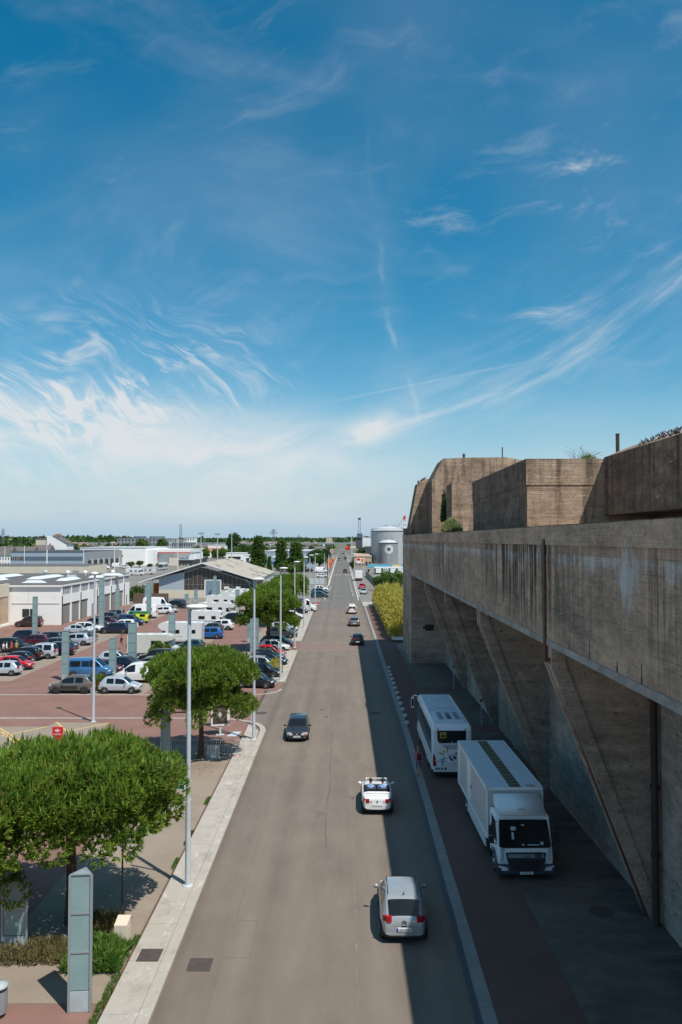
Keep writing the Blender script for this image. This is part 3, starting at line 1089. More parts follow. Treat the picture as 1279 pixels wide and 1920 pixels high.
def leaves(P, size, seed, flat=0.35):
    """one small leaf-shaped quad per point"""
    rs = np.random.RandomState(seed)
    M = len(P)
    n = rs.normal(0, 1, (M, 3)); n[:, 2] = np.abs(n[:, 2]) + flat
    n /= np.linalg.norm(n, axis=1, keepdims=True)
    a = np.cross(n, rs.normal(0, 1, (M, 3)))
    a /= np.linalg.norm(a, axis=1, keepdims=True)
    b = np.cross(n, a)
    s = size * rs.uniform(0.55, 1.35, (M, 1))
    V = np.stack([P - a * s, P + b * s * 0.6, P + a * s, P - b * s * 0.6], 1).reshape(-1, 3)
    return V, np.arange(M * 4).reshape(-1, 4)


def np_mesh(name, V, F, mats, smooth=False):
    me = bpy.data.meshes.new(name)
    me.vertices.add(len(V))
    me.vertices.foreach_set('co', np.asarray(V, dtype=np.float32).ravel())
    k = F.shape[1]
    me.loops.add(F.size)
    me.loops.foreach_set('vertex_index', F.ravel().astype(np.int32))
    me.polygons.add(len(F))
    me.polygons.foreach_set('loop_start', (np.arange(len(F)) * k).astype(np.int32))
    me.polygons.foreach_set('loop_total', np.full(len(F), k, dtype=np.int32))
    me.update(calc_edges=True)
    for m in (mats if isinstance(mats, (list, tuple)) else [mats]):
        me.materials.append(MATS[m])
    return me


def lump_points(centers, radii, dens, seed, squash=0.75, shell=0.5):
    rs = np.random.RandomState(seed)
    out, nrm = [], []
    for c, r in zip(centers, radii):
        n = int(dens * r * r)
        d = rs.normal(0, 1, (n, 3))
        d /= np.linalg.norm(d, axis=1, keepdims=True)
        q = r * (shell + (1 - shell) * rs.uniform(0, 1, (n, 1)) ** 0.6)
        p = d * q
        p[:, 2] *= squash
        out.append(p + np.array(c))
        nrm.append(d)
    return np.concatenate(out), np.concatenate(nrm)


def pine_mesh(seed, Rc, z0, z1, fine):
    """umbrella pine crown: many needle bunches in clumps on a domed layer"""
    rs = np.random.RandomState(seed)
    cs, rd = [], []
    nl = 92
    for i in range(nl):
        f = (i + 0.5) / nl
        rr_ = Rc * math.sqrt(f) * 0.86
        a = i * 2.39996 + rs.uniform(-.3, .3)
        e = rr_ / Rc
        top = z0 + (z1 - z0) * (0.42 + 0.50 * math.sqrt(max(0, 1 - e ** 2.6)))
        r = Rc * rs.uniform(0.10, 0.19)
        cs.append((rr_ * math.cos(a) * rs.uniform(.93, 1.06), rr_ * math.sin(a) * rs.uniform(.93, 1.06), top - r * 0.6 + rs.uniform(-.42, .28)))
        rd.append(r)
    for i in range(64):
        a = i * 2.39996; e = rs.uniform(0.35, 0.86)
        r = Rc * rs.uniform(0.10, 0.17)
        cs.append((Rc * e * math.cos(a), Rc * e * math.sin(a), z0 + (z1 - z0) * (0.50 - 0.36 * e * e + rs.uniform(-.10, .12))))
        rd.append(r)
    P, D = lump_points(cs, rd, 310 * fine, seed + 1, 0.85, 0.68)
    D = D * 0.8 + np.array([0, 0, 0.75])
    C = np.array([0, 0, (z0 + z1) / 2])
    out = (P - C); out /= np.linalg.norm(out, axis=1, keepdims=True)
    D += out * 0.5
    D /= np.linalg.norm(D, axis=1, keepdims=True)
    V, F = blades(P, D, 0.25 / math.sqrt(fine) , 0.023 / fine ** 0.7, 8, 0.36, seed + 2)
    # upright shoots over the top
    zt = P[:, 2] > z0 + (z1 - z0) * 0.55
    P2 = P[zt][::4] + np.array([0, 0, 0.05])
    D2 = np.tile(np.array([[0, 0, 1.0]]), (len(P2), 1)) + rs.normal(0, .15, (len(P2), 3))
    V2, F2 = blades(P2, D2, 0.42 / math.sqrt(fine), 0.030 / fine ** 0.7, 4, 0.10, seed + 3)
    F2 = F2 + len(V)
    return np.concatenate([V, V2]), np.concatenate([F, F2]), cs


def pine(u, v, Rc, z0, z1, seed, label, lean=0.0, fine=1.0, tr=0.2, X=None, Y=None):
    p = at(u, v) if X is None else Vector((X, Y, 0))
    t = thing('pine_tree', label, 'pine tree', (p.x, p.y, 0), 0, 'umbrella pines beside the pavement')
    V, F, cs = pine_mesh(seed, Rc, z0, z1, fine)
    link('crown', np_mesh('crown', V, F, 'pine'), t)
    m = MB()
    rs = random.Random(seed)
    top = z0 + (z1 - z0) * 0.25
    pts = [(0, 0, -.1), (0.05 + lean * .3, 0, top * .4), (0.02 + lean * .7, 0.05, top * .8), (lean, 0, top)]
    m.path(pts, [tr * 1.35, tr, tr * .85, tr * .7], 10)
    t0 = MB()
    for c in cs[::3]:
        mid = (lean + (c[0] - lean) * .5 + rs.uniform(-.2, .2), c[1] * .5 + rs.uniform(-.2, .2), top + (c[2] - top) * .35)
        t0.path([(lean, 0, top - .3), mid, c], [tr * .45, tr * .25, tr * .08], 5)
    m.build('trunk', 'trunk', t, world=False)
    t0.build('branches', 'trunk', t, world=False)
    return t


def leafy_mesh(seed, W, H, z0, n, size, shape='round'):
    rs = np.random.RandomState(seed)
    cs, rd = [], []
    for i in range(n):
        if shape == 'poplar':
            f = (i + .5) / n
            r = W * rs.uniform(0.24, 0.36) * (1 - 0.40 * f)
            a = rs.uniform(0, 6.28)
            q = W * 0.33 * (1 - f * .55)
            cs.append((q * math.cos(a), q * math.sin(a), z0 + r * .6 + f * (H - z0 - r * 1.2)))
            rd.append(r)
        else:
            d = rs.normal(0, 1, 3); d /= np.linalg.norm(d)
            q = rs.uniform(0.3, 0.74)
            r = W * rs.uniform(0.13, 0.22)
            cs.append((d[0] * q * W / 2, d[1] * q * W / 2, z0 + (H - z0) * (0.5 + d[2] * q * 0.5)))
            rd.append(r)
    dens = 46.0 / (size * size) * (0.11 if size < .5 else 0.07)
    P, D = lump_points(cs, rd, dens, seed + 1, 0.9, 0.5)
    return leaves(P, size, seed + 2)


def tree_proto(seed, W, H, z0, n, size, mat, shape='round'):
    V, F = leafy_mesh(seed, W, H, z0, n, size, shape)
    cr = np_mesh('crown', V, F, mat)
    m = MB()
    m.path([(0, 0, -.2), (0, .1, z0), (.1, 0, z0 + (H - z0) * .6)], [W * .035, W * .028, W * .008], 6)
    rs = random.Random(seed)
    for i in range(5):
        a = rs.uniform(0, 6.28)
        m.path([(0, .1, z0 + i * .1), (math.cos(a) * W * .3, math.sin(a) * W * .3, z0 + (H - z0) * .5)], [W * .015, W * .004], 5)
    return cr, m.mesh('trunk', 'trunk'), (W, H)


PROT = {
    'round': tree_proto(51, 7.0, 8.0, 1.8, 26, 0.30, 'leaf'),
    'round2': tree_proto(52, 7.5, 7.0, 1.2, 24, 0.32, 'leafdark'),
    'bright': tree_proto(53, 6.5, 6.5, 1.5, 24, 0.26, 'leaflight'),
    'poplar': tree_proto(54, 6.0, 16.0, 1.0, 80, 0.30, 'leaf', 'poplar'),
    'far': tree_proto(55, 9.0, 8.0, 0.8, 14, 0.75, 'leafdark'),
    'far2': tree_proto(56, 9.0, 7.0, 0.8, 12, 0.8, 'leaf'),
}


def tree(kind, x, y, W, H, label, group=None, rz=0.0, cat='tree', z=0.0):
    cr, tk, (w0, h0) = PROT[kind]
    t = thing('tree' if kind != 'poplar' else 'poplar_tree', label, cat, (x, y, z), rz, group)
    t.scale = (W / w0, W / w0, H / h0)
    link('crown', cr, t)
    link('trunk', tk, t)
    return t


def bush(name, label, cat, x, y, w, d, h, mat, seed, z=0.0, n=None, blade=0.3, bw=0.02, rz=0, group=None):
    rs = np.random.RandomState(seed)
    n = n or int(260 * w * d)
    P = np.stack([rs.uniform(-.5, .5, n) * w, rs.uniform(-.5, .5, n) * d, np.zeros(n)], 1)
    e = np.clip(1 - (np.abs(P[:, 0]) / (w / 2)) ** 3, 0, 1) * np.clip(1 - (np.abs(P[:, 1]) / (d / 2)) ** 3, 0, 1)
    hh = h * (0.25 + 0.75 * e) * (0.75 + 0.5 * rs.uniform(0, 1, n))
    P[:, 2] = hh * rs.uniform(0.15, 0.9, n)
    V, F = blades(P, np.tile([[0, 0, 1.0]], (n, 1)), blade, bw, 4, 0.55, seed)
    o = link(name, np_mesh(name, V, F, mat), None, (x, y, z), rz, label=label, category=cat, group=group)
    return o


# ---- big pines of the foreground
pine(142, 1722, 4.25, 2.65, 6.8, 5, 'large umbrella pine with its trunk behind the nearest light column', lean=-.12, X=-10.25, Y=30.6, tr=.2)
pine(0, 0, 3.7, 1.2, 7.0, 17, 'umbrella pine cut by the left edge, lowest in the picture', lean=.1, X=-14.3, Y=27.2, tr=.2)
pine(376, 1421, 3.95, 2.0, 7.35, 29, 'umbrella pine in front of the side street by the advertising panel', tr=.17)
pine(503, 1219, 4.35, 2.6, 8.1, 41, 'umbrella pine standing among the cars along the pavement', fine=.55, tr=.28)
pine(548, 1170, 3.7, 3.1, 7.4, 43, 'umbrella pine beyond the first row pine, by the third lamp', fine=.4, tr=.25, X=-10.8, Y=133)
pine(560, 1140, 4.0, 3.2, 7.4, 47, 'farthest umbrella pine, crown showing above the parked cars', fine=.3, tr=.25, X=-10.4, Y=158)

# ---- foreground planting
a = at(118, 1752); 
bush('planting', 'dry strappy planting in shade behind the nearest light column', 'plants', -11.2, 28.3, 4.4, 1.5, .34, 'dryshrub', 3, n=1300, blade=.32, bw=.018)
bush('planting', 'dry strappy planting around the light column at the left edge', 'plants', -15.0, 28.0, 3.2, 2.4, .45, 'dryshrub', 31, n=1500, blade=.38, bw=.018)
bush('green_shrub', 'bright green strappy shrub between the light column and the stone box', 'shrub', -8.45, 27.9, 1.9, 1.7, .62, 'shrub', 4, n=2000, blade=.34, bw=.02)
bush('green_shrub', 'darker low shrub behind the bright green one by the lamp', 'shrub', -9.0, 30.2, 1.8, .9, .5, 'dryshrub', 14, n=500, blade=.34, bw=.02)
for i, (y0, y1, w) in enumerate(((24.2, 27.0, .32), (28.6, 29.6, .3), (35.5, 36.6, .14), (38.2, 40.0, .16), (44, 45.2, .2))):
    bush('weeds', ['weeds growing in the seam beside the square pavement cover', 'weeds by the foot of the stone box', 'sparse weeds along the pavement edge near the lamp', 'weeds along the pavement edge past the lamp', 'weeds along the pavement edge towards the barrier'][i],
         'weeds', -7.45, (y0 + y1) / 2, w, y1 - y0, .10, 'shrub', 60 + i, n=int(110 * (y1 - y0)), blade=.11, bw=.012).__setitem__('kind', 'stuff')
# leaf litter under the second pine
rs = np.random.RandomState(9)
P = np.stack([rs.normal(-9.2, 1.1, 900), rs.normal(51.3, .8, 900), np.full(900, 0.012)], 1)
V, F = leaves(P, .035, 9, 3.0)
link('leaf_litter', np_mesh('leaf_litter', V, F, 'deadleaf'), None, kind='stuff', label='brown leaf litter strewn under the second pine', category='leaves')

# ---- broom hedge in its planter
m = MB()
m.prism([(6.95, 112.6), (12, 112.2), (13, 176), (6.7, 178)], 0.0, .35)
t = thing('planter', 'white walled planter bed holding the yellow hedge beside the bunker end', 'planter', (7, 112, 0))
m.build('soil', 'soil', t)
for A, B in (((7.0, 112.6), (6.7, 178)), ((7.0, 112.6), (12, 112.2))):
    q = MB(); q.band([A, B] if A[1] > B[1] - 10 and B[0] > 10 else [A, B], -0.3 if B[0] < 8 else .3, 0, .75); q.build('wall', 'whitewall', t)
n = 15000
rs = np.random.RandomState(12)
yy = rs.uniform(113.2, 177, n)
xx = 7.0 + rs.uniform(0, 1, n) ** 1.2 * 5.2
side = np.clip((xx - 6.9) / 1.7, 0, 1) ** .5
endf = np.clip((yy - 112.6) / 2.6, 0, 1) ** .5 * np.clip((178 - yy) / 3, 0, 1)
hh = (1.2 + 2.6 * side) * endf * (0.84 + .22 * np.sin(yy * .8 + xx) + rs.uniform(-.12, .12, n)) + .5
P = np.stack([xx - (1 - rs.uniform(0, 1, n)) * 0.35, yy, hh * (1 - rs.uniform(0, 1, n) ** 2.5 * .85)], 1)
up = rs.uniform(0, 1, n) < .06
P[up, 2] += .35
V, F = blades(P, np.tile([[-.15, -.1, 1.0]], (n, 1)), .75, .045, 4, .5, 13)
link('hedge', np_mesh('hedge', V, F, 'broom'), None, label='dense yellow green broom hedge rising from the white planter', category='hedge')

# ---- shrubs on the bunker
bush('roof_shrub', 'pale green shrub rooted on the bunker parapet ledge', 'shrub', 8.75, 63.6, 1.3, 2.0, 1.0, 'lavender', 71, z=15.0, n=1500, blade=.32, bw=.025)
bush('ivy', 'dark green ivy clump clinging in the corner beside the concrete rib', 'ivy', 10.95, 85.5, .5, 1.4, 3.2, 'leafdark', 72, z=16.2, n=1400, blade=.3, bw=.05)
m = MB()
rr = random.Random(5)
for i in range(26):
    p = Vector((14.0 + rr.uniform(-.5, .4), 46 + rr.uniform(-.3, .3), 18.8))
    d = Vector((rr.uniform(-.5, .5), rr.uniform(-.2, .2), 1.0))
    pts = [p.copy()]
    for k in range(6):
        p = p + d.normalized() * rr.uniform(.14, .26)
        d += Vector((rr.uniform(-.5, .5), rr.uniform(-.3, .3), -.16))
        pts.append(p.copy())
    m.path(pts, [.011, .010, .009, .008, .006, .005, .004], 4)
m.build('bare_shrub', 'trunk', None, label='leafless twiggy shrub on the flat bunker roof', category='shrub')
bush('roof_tuft', 'small leafy tuft at the foot of the leafless shrub', 'plants', 14.25, 46, .9, .5, .45, 'lavender', 74, z=18.85, n=160, blade=.3, bw=.02)

# ---- lot shrubs
def gb(name, label, u, v, w, d, h, mat, seed, **k):
    p = at(u, v)
    return bush(name, label, 'shrub', p.x, p.y + d / 2, w, d, h, mat, seed, **k)
gb('hedge_shrub', 'clipped green shrub between the grey crossover and the silver hatchback', 178, 1296, 3.6, 1.4, 1.3, 'leaflight', 81, n=1400, blade=.3, bw=.05)
gb('hedge_shrub', 'light green shrub beside the old white camper', 298, 1236, 3.0, 1.6, 1.9, 'leaflight', 82, n=1100, blade=.35, bw=.06)
gb('dry_shrub', 'straw coloured rounded shrub at the end of the car row', 513, 1264, 1.5, 3.0, 1.3, 'broom', 83, n=900, blade=.35, bw=.03)
gb('hedge_shrub', 'dense green shrub at the far corner of the white garages', 259, 1127, 7.0, 4.0, 3.2, 'leaf', 84, n=1500, blade=.6, bw=.14)
# ================================================================== light columns (triangular glass prisms)
def totem(u, v, vtop, label, w=0.74, rz=0.0, grp='triangular glass light columns'):
    p = at(u, v)
    dep = p.y
    top = atD(u, vtop, dep)
    H = top.z
    t = thing('light_column', label, 'light column', (p.x, p.y, 0), rz, grp)
    # one flat glazed face towards -y, apex behind
    tri = [(-w / 2, 0), (w / 2, 0), (0.04, w * 0.8)]
    base_h = 0.62
    m = MB(); m.prism([(x * .96, y * .96 + .012) for x, y in tri], 0, base_h); m.build('base', 'totembase', t, world=False)
    m = MB()
    for (x, y) in tri:
        cx, cy = x * 0.96, 0.28 * w + (y - 0.28 * w) * 0.96
        m.box(cx - .035, cx + .035, cy - .035, cy + .035, 0.0, H - 0.02)
    m.build('frame', 'steelframe', t, world=False)
    n = max(2, round((H - base_h) / 1.25))
    hs = (H - base_h) / n
    for i in range(n):
        z0, z1 = base_h + i * hs + .03, base_h + (i + 1) * hs - .03
        m = MB(); m.prism([(x * .93, .02 + y * .93) for x, y in tri], z0, z1); m.build('glass_panel', 'totemglass', t, world=False)
        m = MB(); m.prism([(x * 1.0, y * 1.0 - .004) for x, y in tri], z1, z1 + .055); m.build('crossbar', 'steelframe', t, world=False)
    m = MB()
    m.add([(-w / 2 - .02, -.02, H), (w / 2 + .02, -.02, H), (.04, w * .82, H), (0, .24, H + .07)], [(0, 1, 3), (1, 2, 3), (2, 0, 3), (0, 2, 1)])
    m.build('cap', 'steelframe', t, world=False)
    return t


TT = [
    (149, 1898, 1640, 'nearest triangular glass light column, standing alone on red paving', .68, .10),
    (26, 1790, 1650, 'light column half hidden under the pine at the left edge', .9, 0),
    (310, 1428, 1290, 'dark sided light column behind the second pine by the side street', .60, 0),
    (122, 1276, 1183, 'light column at the tail of the blue van beside the red lane', .72, 0),
    (65, 1209, 1119, 'light column leftmost of the car park, among the dark cars', .68, 0),
    (190, 1177, 1085, 'tall light column before the white garages by the grey cars', .85, 0),
    (211, 1268, 1197, 'light column between the blue van and the white van', .75, 0),
    (248, 1252, 1168, 'light column at the tail of the old white camper', .95, 0),
    (322, 1226, 1151, 'light column in front of the big white caravan', .85, 0),
    (279, 1166, 1094, 'light column beside the yellow and green van', .8, 0),
    (284, 1130, 1088, 'taller far column behind the yellow and green van', .8, 0),
    (274, 1134, 1100, 'shorter far column to the west of its taller twin', .6, 0),
    (220, 1148, 1104, 'light column close to the white garage wall', .85, 0),
    (403, 1122, 1080, 'tall light column in front of the hall shutter, eastern one', .75, 0),
    (409, 1134, 1113, 'short light column among the motorhomes near the hall', .75, 0),
    (439, 1118, 1091, 'light column near the east corner of the hall glazing', .7, 0),
    (445, 1145, 1106, 'light column in front of the overcab motorhomes', .8, 0),
    (350, 1132, 1114, 'squat light column before the low wall of the hall', .85, 0),
    (367, 1129, 1105, 'light column exactly in front of the blue grey shutter', .8, 0),
    (357, 1166, 1138, 'light column just west of its twin behind the caravan roof', .75, 0),
    (367.5, 1166, 1138, 'light column just east of its twin behind the caravan roof', .7, 0),
    (477, 1240, 1160, 'light column behind the second street lamp beside the pavement', 1.0, 0),
    (467, 1204, 1165, 'dark light column beneath the row pine by the lane', .6, 0),
]
for u, v, vt, lab, w, rz in TT:
    totem(u, v, vt, lab, w, rz)

# ================================================================== street lamps
def lamp(u, v, vtop, label, r=.105, z=.12, head=0.78, globe=False, grp='tall grey street lamps along the pavement'):
    p = at(u, v, z)
    H = atD(u, vtop, p.y).z
    t = thing('street_lamp', label, 'street lamp', tuple(p), 0, grp)
    h = H - z
    m = MB(); m.tube((0, 0, 0), (0, 0, h * .30), r * 1.12, r * 1.08, 12); m.tube((0, 0, h * .30), (0, 0, h * .62), r * .95, r * .9, 12); m.tube((0, 0, h * .62), (0, 0, h), r * .8, r * .7, 12)
    m.build('pole', 'galv', t, world=False)
    m = MB(); m.lathe([(r * 2.1, 0), (r * 2.1, .03), (r * 1.4, .05)], n=12); m.build('base_plate', 'galv', t, world=False)
    m = MB()
    if globe:
        m.lathe([(.05, -.05), (.16, .02), (.27, .10), (.29, .17), (.24, .24), (.1, .29)], (0, 0, h), 14)
        m.build('lamp_head', 'lampwhite', t, world=False)
    else:
        n = 16
        ring = []
        prof = [(.15, -.10), (.75, -.06), (1.0, 0.0), (.93, .055), (.6, .095), (.15, .11)]
        L, W = head, head * .42
        for rr_, zz in prof:
            for i in range(n):
                a = 2 * math.pi * i / n
                ca, sa = math.cos(a), math.sin(a)
                ex = (abs(ca) ** .75) * (1 if ca > 0 else -1)
                ring.append((L * .33 + ex * rr_ * L * .5, sa * rr_ * W, h + zz))
        fs = [(k * n + i, k * n + (i + 1) % n, (k + 1) * n + (i + 1) % n, (k + 1) * n + i) for k in range(len(prof) - 1) for i in range(n)]
        m.add(ring, fs, 0, True)
        m.add(ring[-n:], [tuple(range(n))]); m.add(ring[:n], [tuple(range(n))[::-1]])
        m.build('lamp_head', 'lampwhite', t, world=False)
        m = MB(); m.lathe([(r * .9, -.16), (r * .95, -.02), (r * .7, .0)], (0, 0, h - .02), 10); m.build('collar', 'galv', t, world=False)
    return t, p, h


L1, lp1, lh1 = lamp(352, 1660, 1138, 'nearest tall street lamp on the pale left pavement', head=.95)
L2, lp2, lh2 = lamp(476, 1386, 1086, 'second street lamp, at the rounded corner of the side street', head=.92, z=.1)
lamp(526, 1276, 1065.5, 'third street lamp, at the start of the pavement past the side street', head=.92)
lamp(552.5, 1214, 1053.5, 'fourth street lamp, right before the red crossing', head=.9)
lamp(570, 1177.5, 1045, 'fifth street lamp, beyond the red crossing', head=.9)
lamp(581, 1152, 1041, 'sixth street lamp, beside the farthest pines', head=.9)
lamp(591, 1135, 1039, 'seventh street lamp, where the pavement ends', head=.9)
lamp(175, 1353, 1079, 'car park lamp with a round bowl head at the side street edge', z=0, globe=True, grp='bowl headed lamp')
# control box strapped to the car park lamp
q = at(175, 1353); m = MB(); m.box(q.x - .22, q.x - .10, q.y - .1, q.y + .1, 1.9, 2.7); m.build('sign_back', 'midgrey', label='narrow sign strapped to the bowl headed car park lamp', category='sign')
# sign brackets on lamp 1 and 2
def arm_sign(p, z, L, h, label, lab2):
    t = thing('direction_sign', label, 'direction sign', (p.x, p.y, z))
    m = MB(); m.box(-.16, -.12, -.03, .03, -.75, .1); m.box(-.16, .12, -.03, .03, .03, .10); m.box(-.16, .12, -.03, .03, -.75, -.68); m.build('bracket', 'lampwhite', t, world=False)
    m = MB()
    m.add([(-.16, 0, 0), (-.16, .02, 0), (-.16 - L, .45 * L, 0), (-.16 - L, .45 * L - .03, 0), (-.16, 0, -h), (-.16, .02, -h), (-.16 - L, .45 * L, -h), (-.16 - L, .45 * L - .03, -h)], [(0, 1, 2, 3), (4, 7, 6, 5), (0, 3, 7, 4), (1, 5, 6, 2), (3, 2, 6, 7), (0, 4, 5, 1)])
    m.build('board', 'tealsign', t, world=False)
    return t
pbr('tealsign', (0.02, 0.26, 0.22), 0.5)
arm_sign(lp1, 4.35, 1.2, .30, 'teal direction board bracketed to the nearest street lamp, seen edge on', '')
t = thing('direction_sign', 'green direction sign with white border on the second street lamp', 'direction sign', (lp2.x, lp2.y, 5.3))
m = MB(); m.add([(-.12, -.05, .02), (-.72, -.25, -.12), (-.72, -.25, -.42), (-.12, -.05, -.28)], [(0, 1, 2, 3)]); m.add([(-.12, -.02, .02), (-.72, -.22, -.12), (-.72, -.22, -.42), (-.12, -.02, -.28)], [(3, 2, 1, 0)]); m.build('border', 'white', t, world=False)
m = MB(); m.add([(-.15, -.066, -.03), (-.69, -.246, -.155), (-.69, -.246, -.375), (-.15, -.066, -.25)], [(0, 1, 2, 3)]); m.build('board', 'tealsign', t, world=False)
m = MB(); m.box(-.3, .1, -.03, .03, -.9, -.3); m.build('bracket', 'white', t, world=False)
q = MB(); q.box(-.2, -.14, -.3, .3, 1.3, 2.4)
o = q.build('road_sign', 'galv', None, world=False, label='small road sign seen edge on, fixed to the second street lamp', category='road sign'); o.location = (lp2.x, lp2.y, 0)

# slim camera post, stone box, bin
p = at(229, 1712)
t = thing('lantern_post', 'thin dark post with a small square box beside the stone cabinet', 'post', (p.x, p.y, 0))
m = MB(); m.tube((0, 0, 0), (0, 0, 3.6), .035, n=8); m.build('pole', 'iron', t, world=False)
m = MB(); m.box(-.12, .12, -.08, .08, 2.82, 2.98); m.build('control_box', 'iron', t, world=False)
m = MB(); m.lathe([(.05, 0), (.13, .08), (.15, .32), (.2, .36), (.04, .46)], (0, 0, 3.6), 10); m.build('lantern', 'iron', t, world=False)
p = at(229, 1775)
t = thing('stone_cabinet', 'pale concrete utility cabinet with sloping top by the pavement', 'cabinet', (p.x, p.y, 0))
m = MB(); m.extr([(-.26, 0), (.26, 0), (.26, 1.0), (-.26, .86)], 'x', -.22, .24)
m.v = [(v[0], v[1], v[2]) for v in m.v]; m.build('body', 'creamwall', t, world=False)
m = MB(); m.box(.22, .245, -.2, .2, .12, .76); m.build('door', 'creamwall', t, world=False)
m = MB(); m.box(-.26, .28, -.30, .30, .0, .06); m.build('plinth', 'creamwall', t, world=False)
p = at(-2, 1905)
t = thing('litter_bin', 'pale cylindrical litter bin cut by the left edge', 'litter bin', (p.x, p.y, 0))
m = MB(); m.lathe([(.17, 0), (.19, .12)], n=18); m.build('base', 'dark', t, world=False)
m = MB(); m.lathe([(.22, .12), (.24, .3), (.25, .78)], n=18); m.build('body', 'steelframe', t, world=False)
m = MB(); m.lathe([(.235, .78), (.235, .88)], n=18); m.build('opening', 'dark', t, world=False)
m = MB(); m.lathe([(.26, .88), (.26, .95), (.1, .99)], n=18); m.build('lid', 'totembase', t, world=False)

# advertising panel
p = at(413, 1378)
t = thing('advertising_panel', 'double sided street advertising panel on a single foot by the side street', 'advertising panel', (p.x, p.y, 0), .28)
m = MB(); m.box(-.08, .08, -.08, .08, 0, .75); m.box(-.3, .3, -.2, .2, 0, .04); m.build('foot', 'lightgrey', t, world=False)
m = MB(); m.box(-.68, .68, -.13, .13, .7, 2.75); m.build('casing', 'white', t, world=False)

pbr('poster', fn=lambda P, x, y, z, g: (mixc(nz(P, 2.5, 4, .6).ramp(.4, .65), (0.045, 0.035, 0.03), (0.16, 0.12, 0.10)),), rough=.3)
m = MB(); m.box(-.56, .50, -.15, -.125, .86, 2.6); m.build('poster', 'poster', t, world=False)
m = MB(); m.add([(-.05, -.155, 1.30), (.12, -.155, 1.5), (-.02, -.155, 1.75), (-.2, -.155, 1.55)], [(0, 1, 2, 3)]); m.build('poster_emblem', 'lightgrey', t, world=False)
# planter plates on the ground
m = MB(); q = at(440, 1376); m.prism([(q.x - .5, q.y - .8), (q.x + .25, q.y - .8), (q.x + .45, q.y + .6), (q.x - .15, q.y + .6)], 0, .03)
m.build('access_hatch', 'galv', label='pale metal hatch in the red paving beside the advertising panel', category='hatch')

# crowd barriers under the second pine
def barrier(x, y, L, rz, label, mat='galv', grp='crowd barriers'):
    t = thing('crowd_barrier', label, 'crowd barrier', (x, y, 0), rz, grp)
    m = MB()
    m.path([(0, 0, .2), (0, 0, 1.05), (.06, 0, 1.1), (L - .06, 0, 1.1), (L, 0, 1.05), (L, 0, .2), (0, 0, .2)], .02, 6)
    m.build('frame', mat, t, world=False)
    m = MB()
    n = int(L / .13)
    for i in range(1, n):
        m.tube((L * i / n, 0, .2), (L * i / n, 0, 1.1), .009, n=4, cap=False)
    m.build('bars', mat, t, world=False)
    for xx in (.15, L - .15):
        m = MB(); m.path([(xx, -.28, 0), (xx, -.2, .12), (xx, 0, .2), (xx, .2, .12), (xx, .28, 0)], .016, 5); m.build('foot', mat, t, world=False)
    return t
a, b = at(388, 1418), at(457, 1419)
barrier(a.x, a.y, (b - a).length, math.atan2(b.y - a.y, b.x - a.x), 'grey steel crowd barrier ending on the pale pavement beside the second pine')
a, b = at(322, 1419), at(386, 1418)
barrier(a.x, a.y, (b - a).length, math.atan2(b.y - a.y, b.x - a.x), 'grey steel crowd barrier in tree shade between the dark column and the pine')
def pallet_bench(u, v, label, rz=0):
    p = at(u, v)
    t = thing('slatted_seat', label, 'seat', (p.x, p.y, 0), rz)
    for i in range(5):
        m = MB(); m.box(-.4 + i * .17, -.27 + i * .17, -.02, .02, .06, .85); m.build('slat', 'lightgrey', t, world=False)
    m = MB(); m.box(-.42, .42, .02, .06, .25, .33); m.box(-.42, .42, .02, .06, .65, .73); m.build('rail', 'lightgrey', t, world=False)
    m = MB(); m.box(-.42, .42, -.3, .3, 0, .06); m.build('base', 'totembase', t, world=False)
pallet_bench(400, 1421, 'small pale slatted block by the foot of the second pine')
pallet_bench(296, 1423, 'pale slatted seat beside the foot of the dark column', .2)
m = MB(); q = at(448, 1421)
for i in range(4): m.obox((q.x - .25 + i * .15, q.y + (i % 2) * .05, .125), .13, .04, .03, .5, i % 2)
m.build('warning_tape', ['redpaint', 'white'], label='scrap of red and white warning tape on the pavement under the barrier', category='tape')

# supermarket pole sign behind the nearest pine
D0 = 46.0
A, B = atD(99, 1363, D0), atD(118, 1363, D0)
cx, w, zt = (A.x + B.x) / 2, (B.x - A.x), A.z
t = thing('shop_sign', 'red square supermarket sign on a flared red stem behind the big pine', 'shop sign', (cx, D0, 0))
m = MB(); m.box(-w / 2, w / 2, -.06, .06, zt - w * .86, zt); m.build('board', 'redpaint', t, world=False)
m = MB(); m.box(-w / 2 - .02, w / 2 + .02, -.05, .05, zt - w * .88, zt + .02); m.build('border', 'whitepink', t, world=False) if 'whitepink' in MATS else None
m = MB(); m.extr([(-w * .42, zt - w * .86), (w * .42, zt - w * .86), (.1, 0), (-.1, 0)], 'y', -.045, .045); m.build('stem', 'redpaint', t, world=False)
k = w * .28
m = MB()
zc = zt - w * .32
def plate2(mb, pts, y=-.066):
    mb.add([(px_ * k, y, zc + pz * k) for px_, pz in pts], [tuple(range(len(pts)))])
plate2(m, [(-.95, 0), (-.35, -.5), (-.30, .5)])
plate2(m, [(-.12, .62), (.35, .45), (.35, -.45), (-.12, -.62)])
plate2(m, [(.45, .38), (.95, 0), (.45, -.38), (.55, 0)])
m.build('logo', 'white', t, world=False)
lettering('market', w * .26, 'white', t, (0, -.066, zt - w * .68), (R(90), 0, 0))

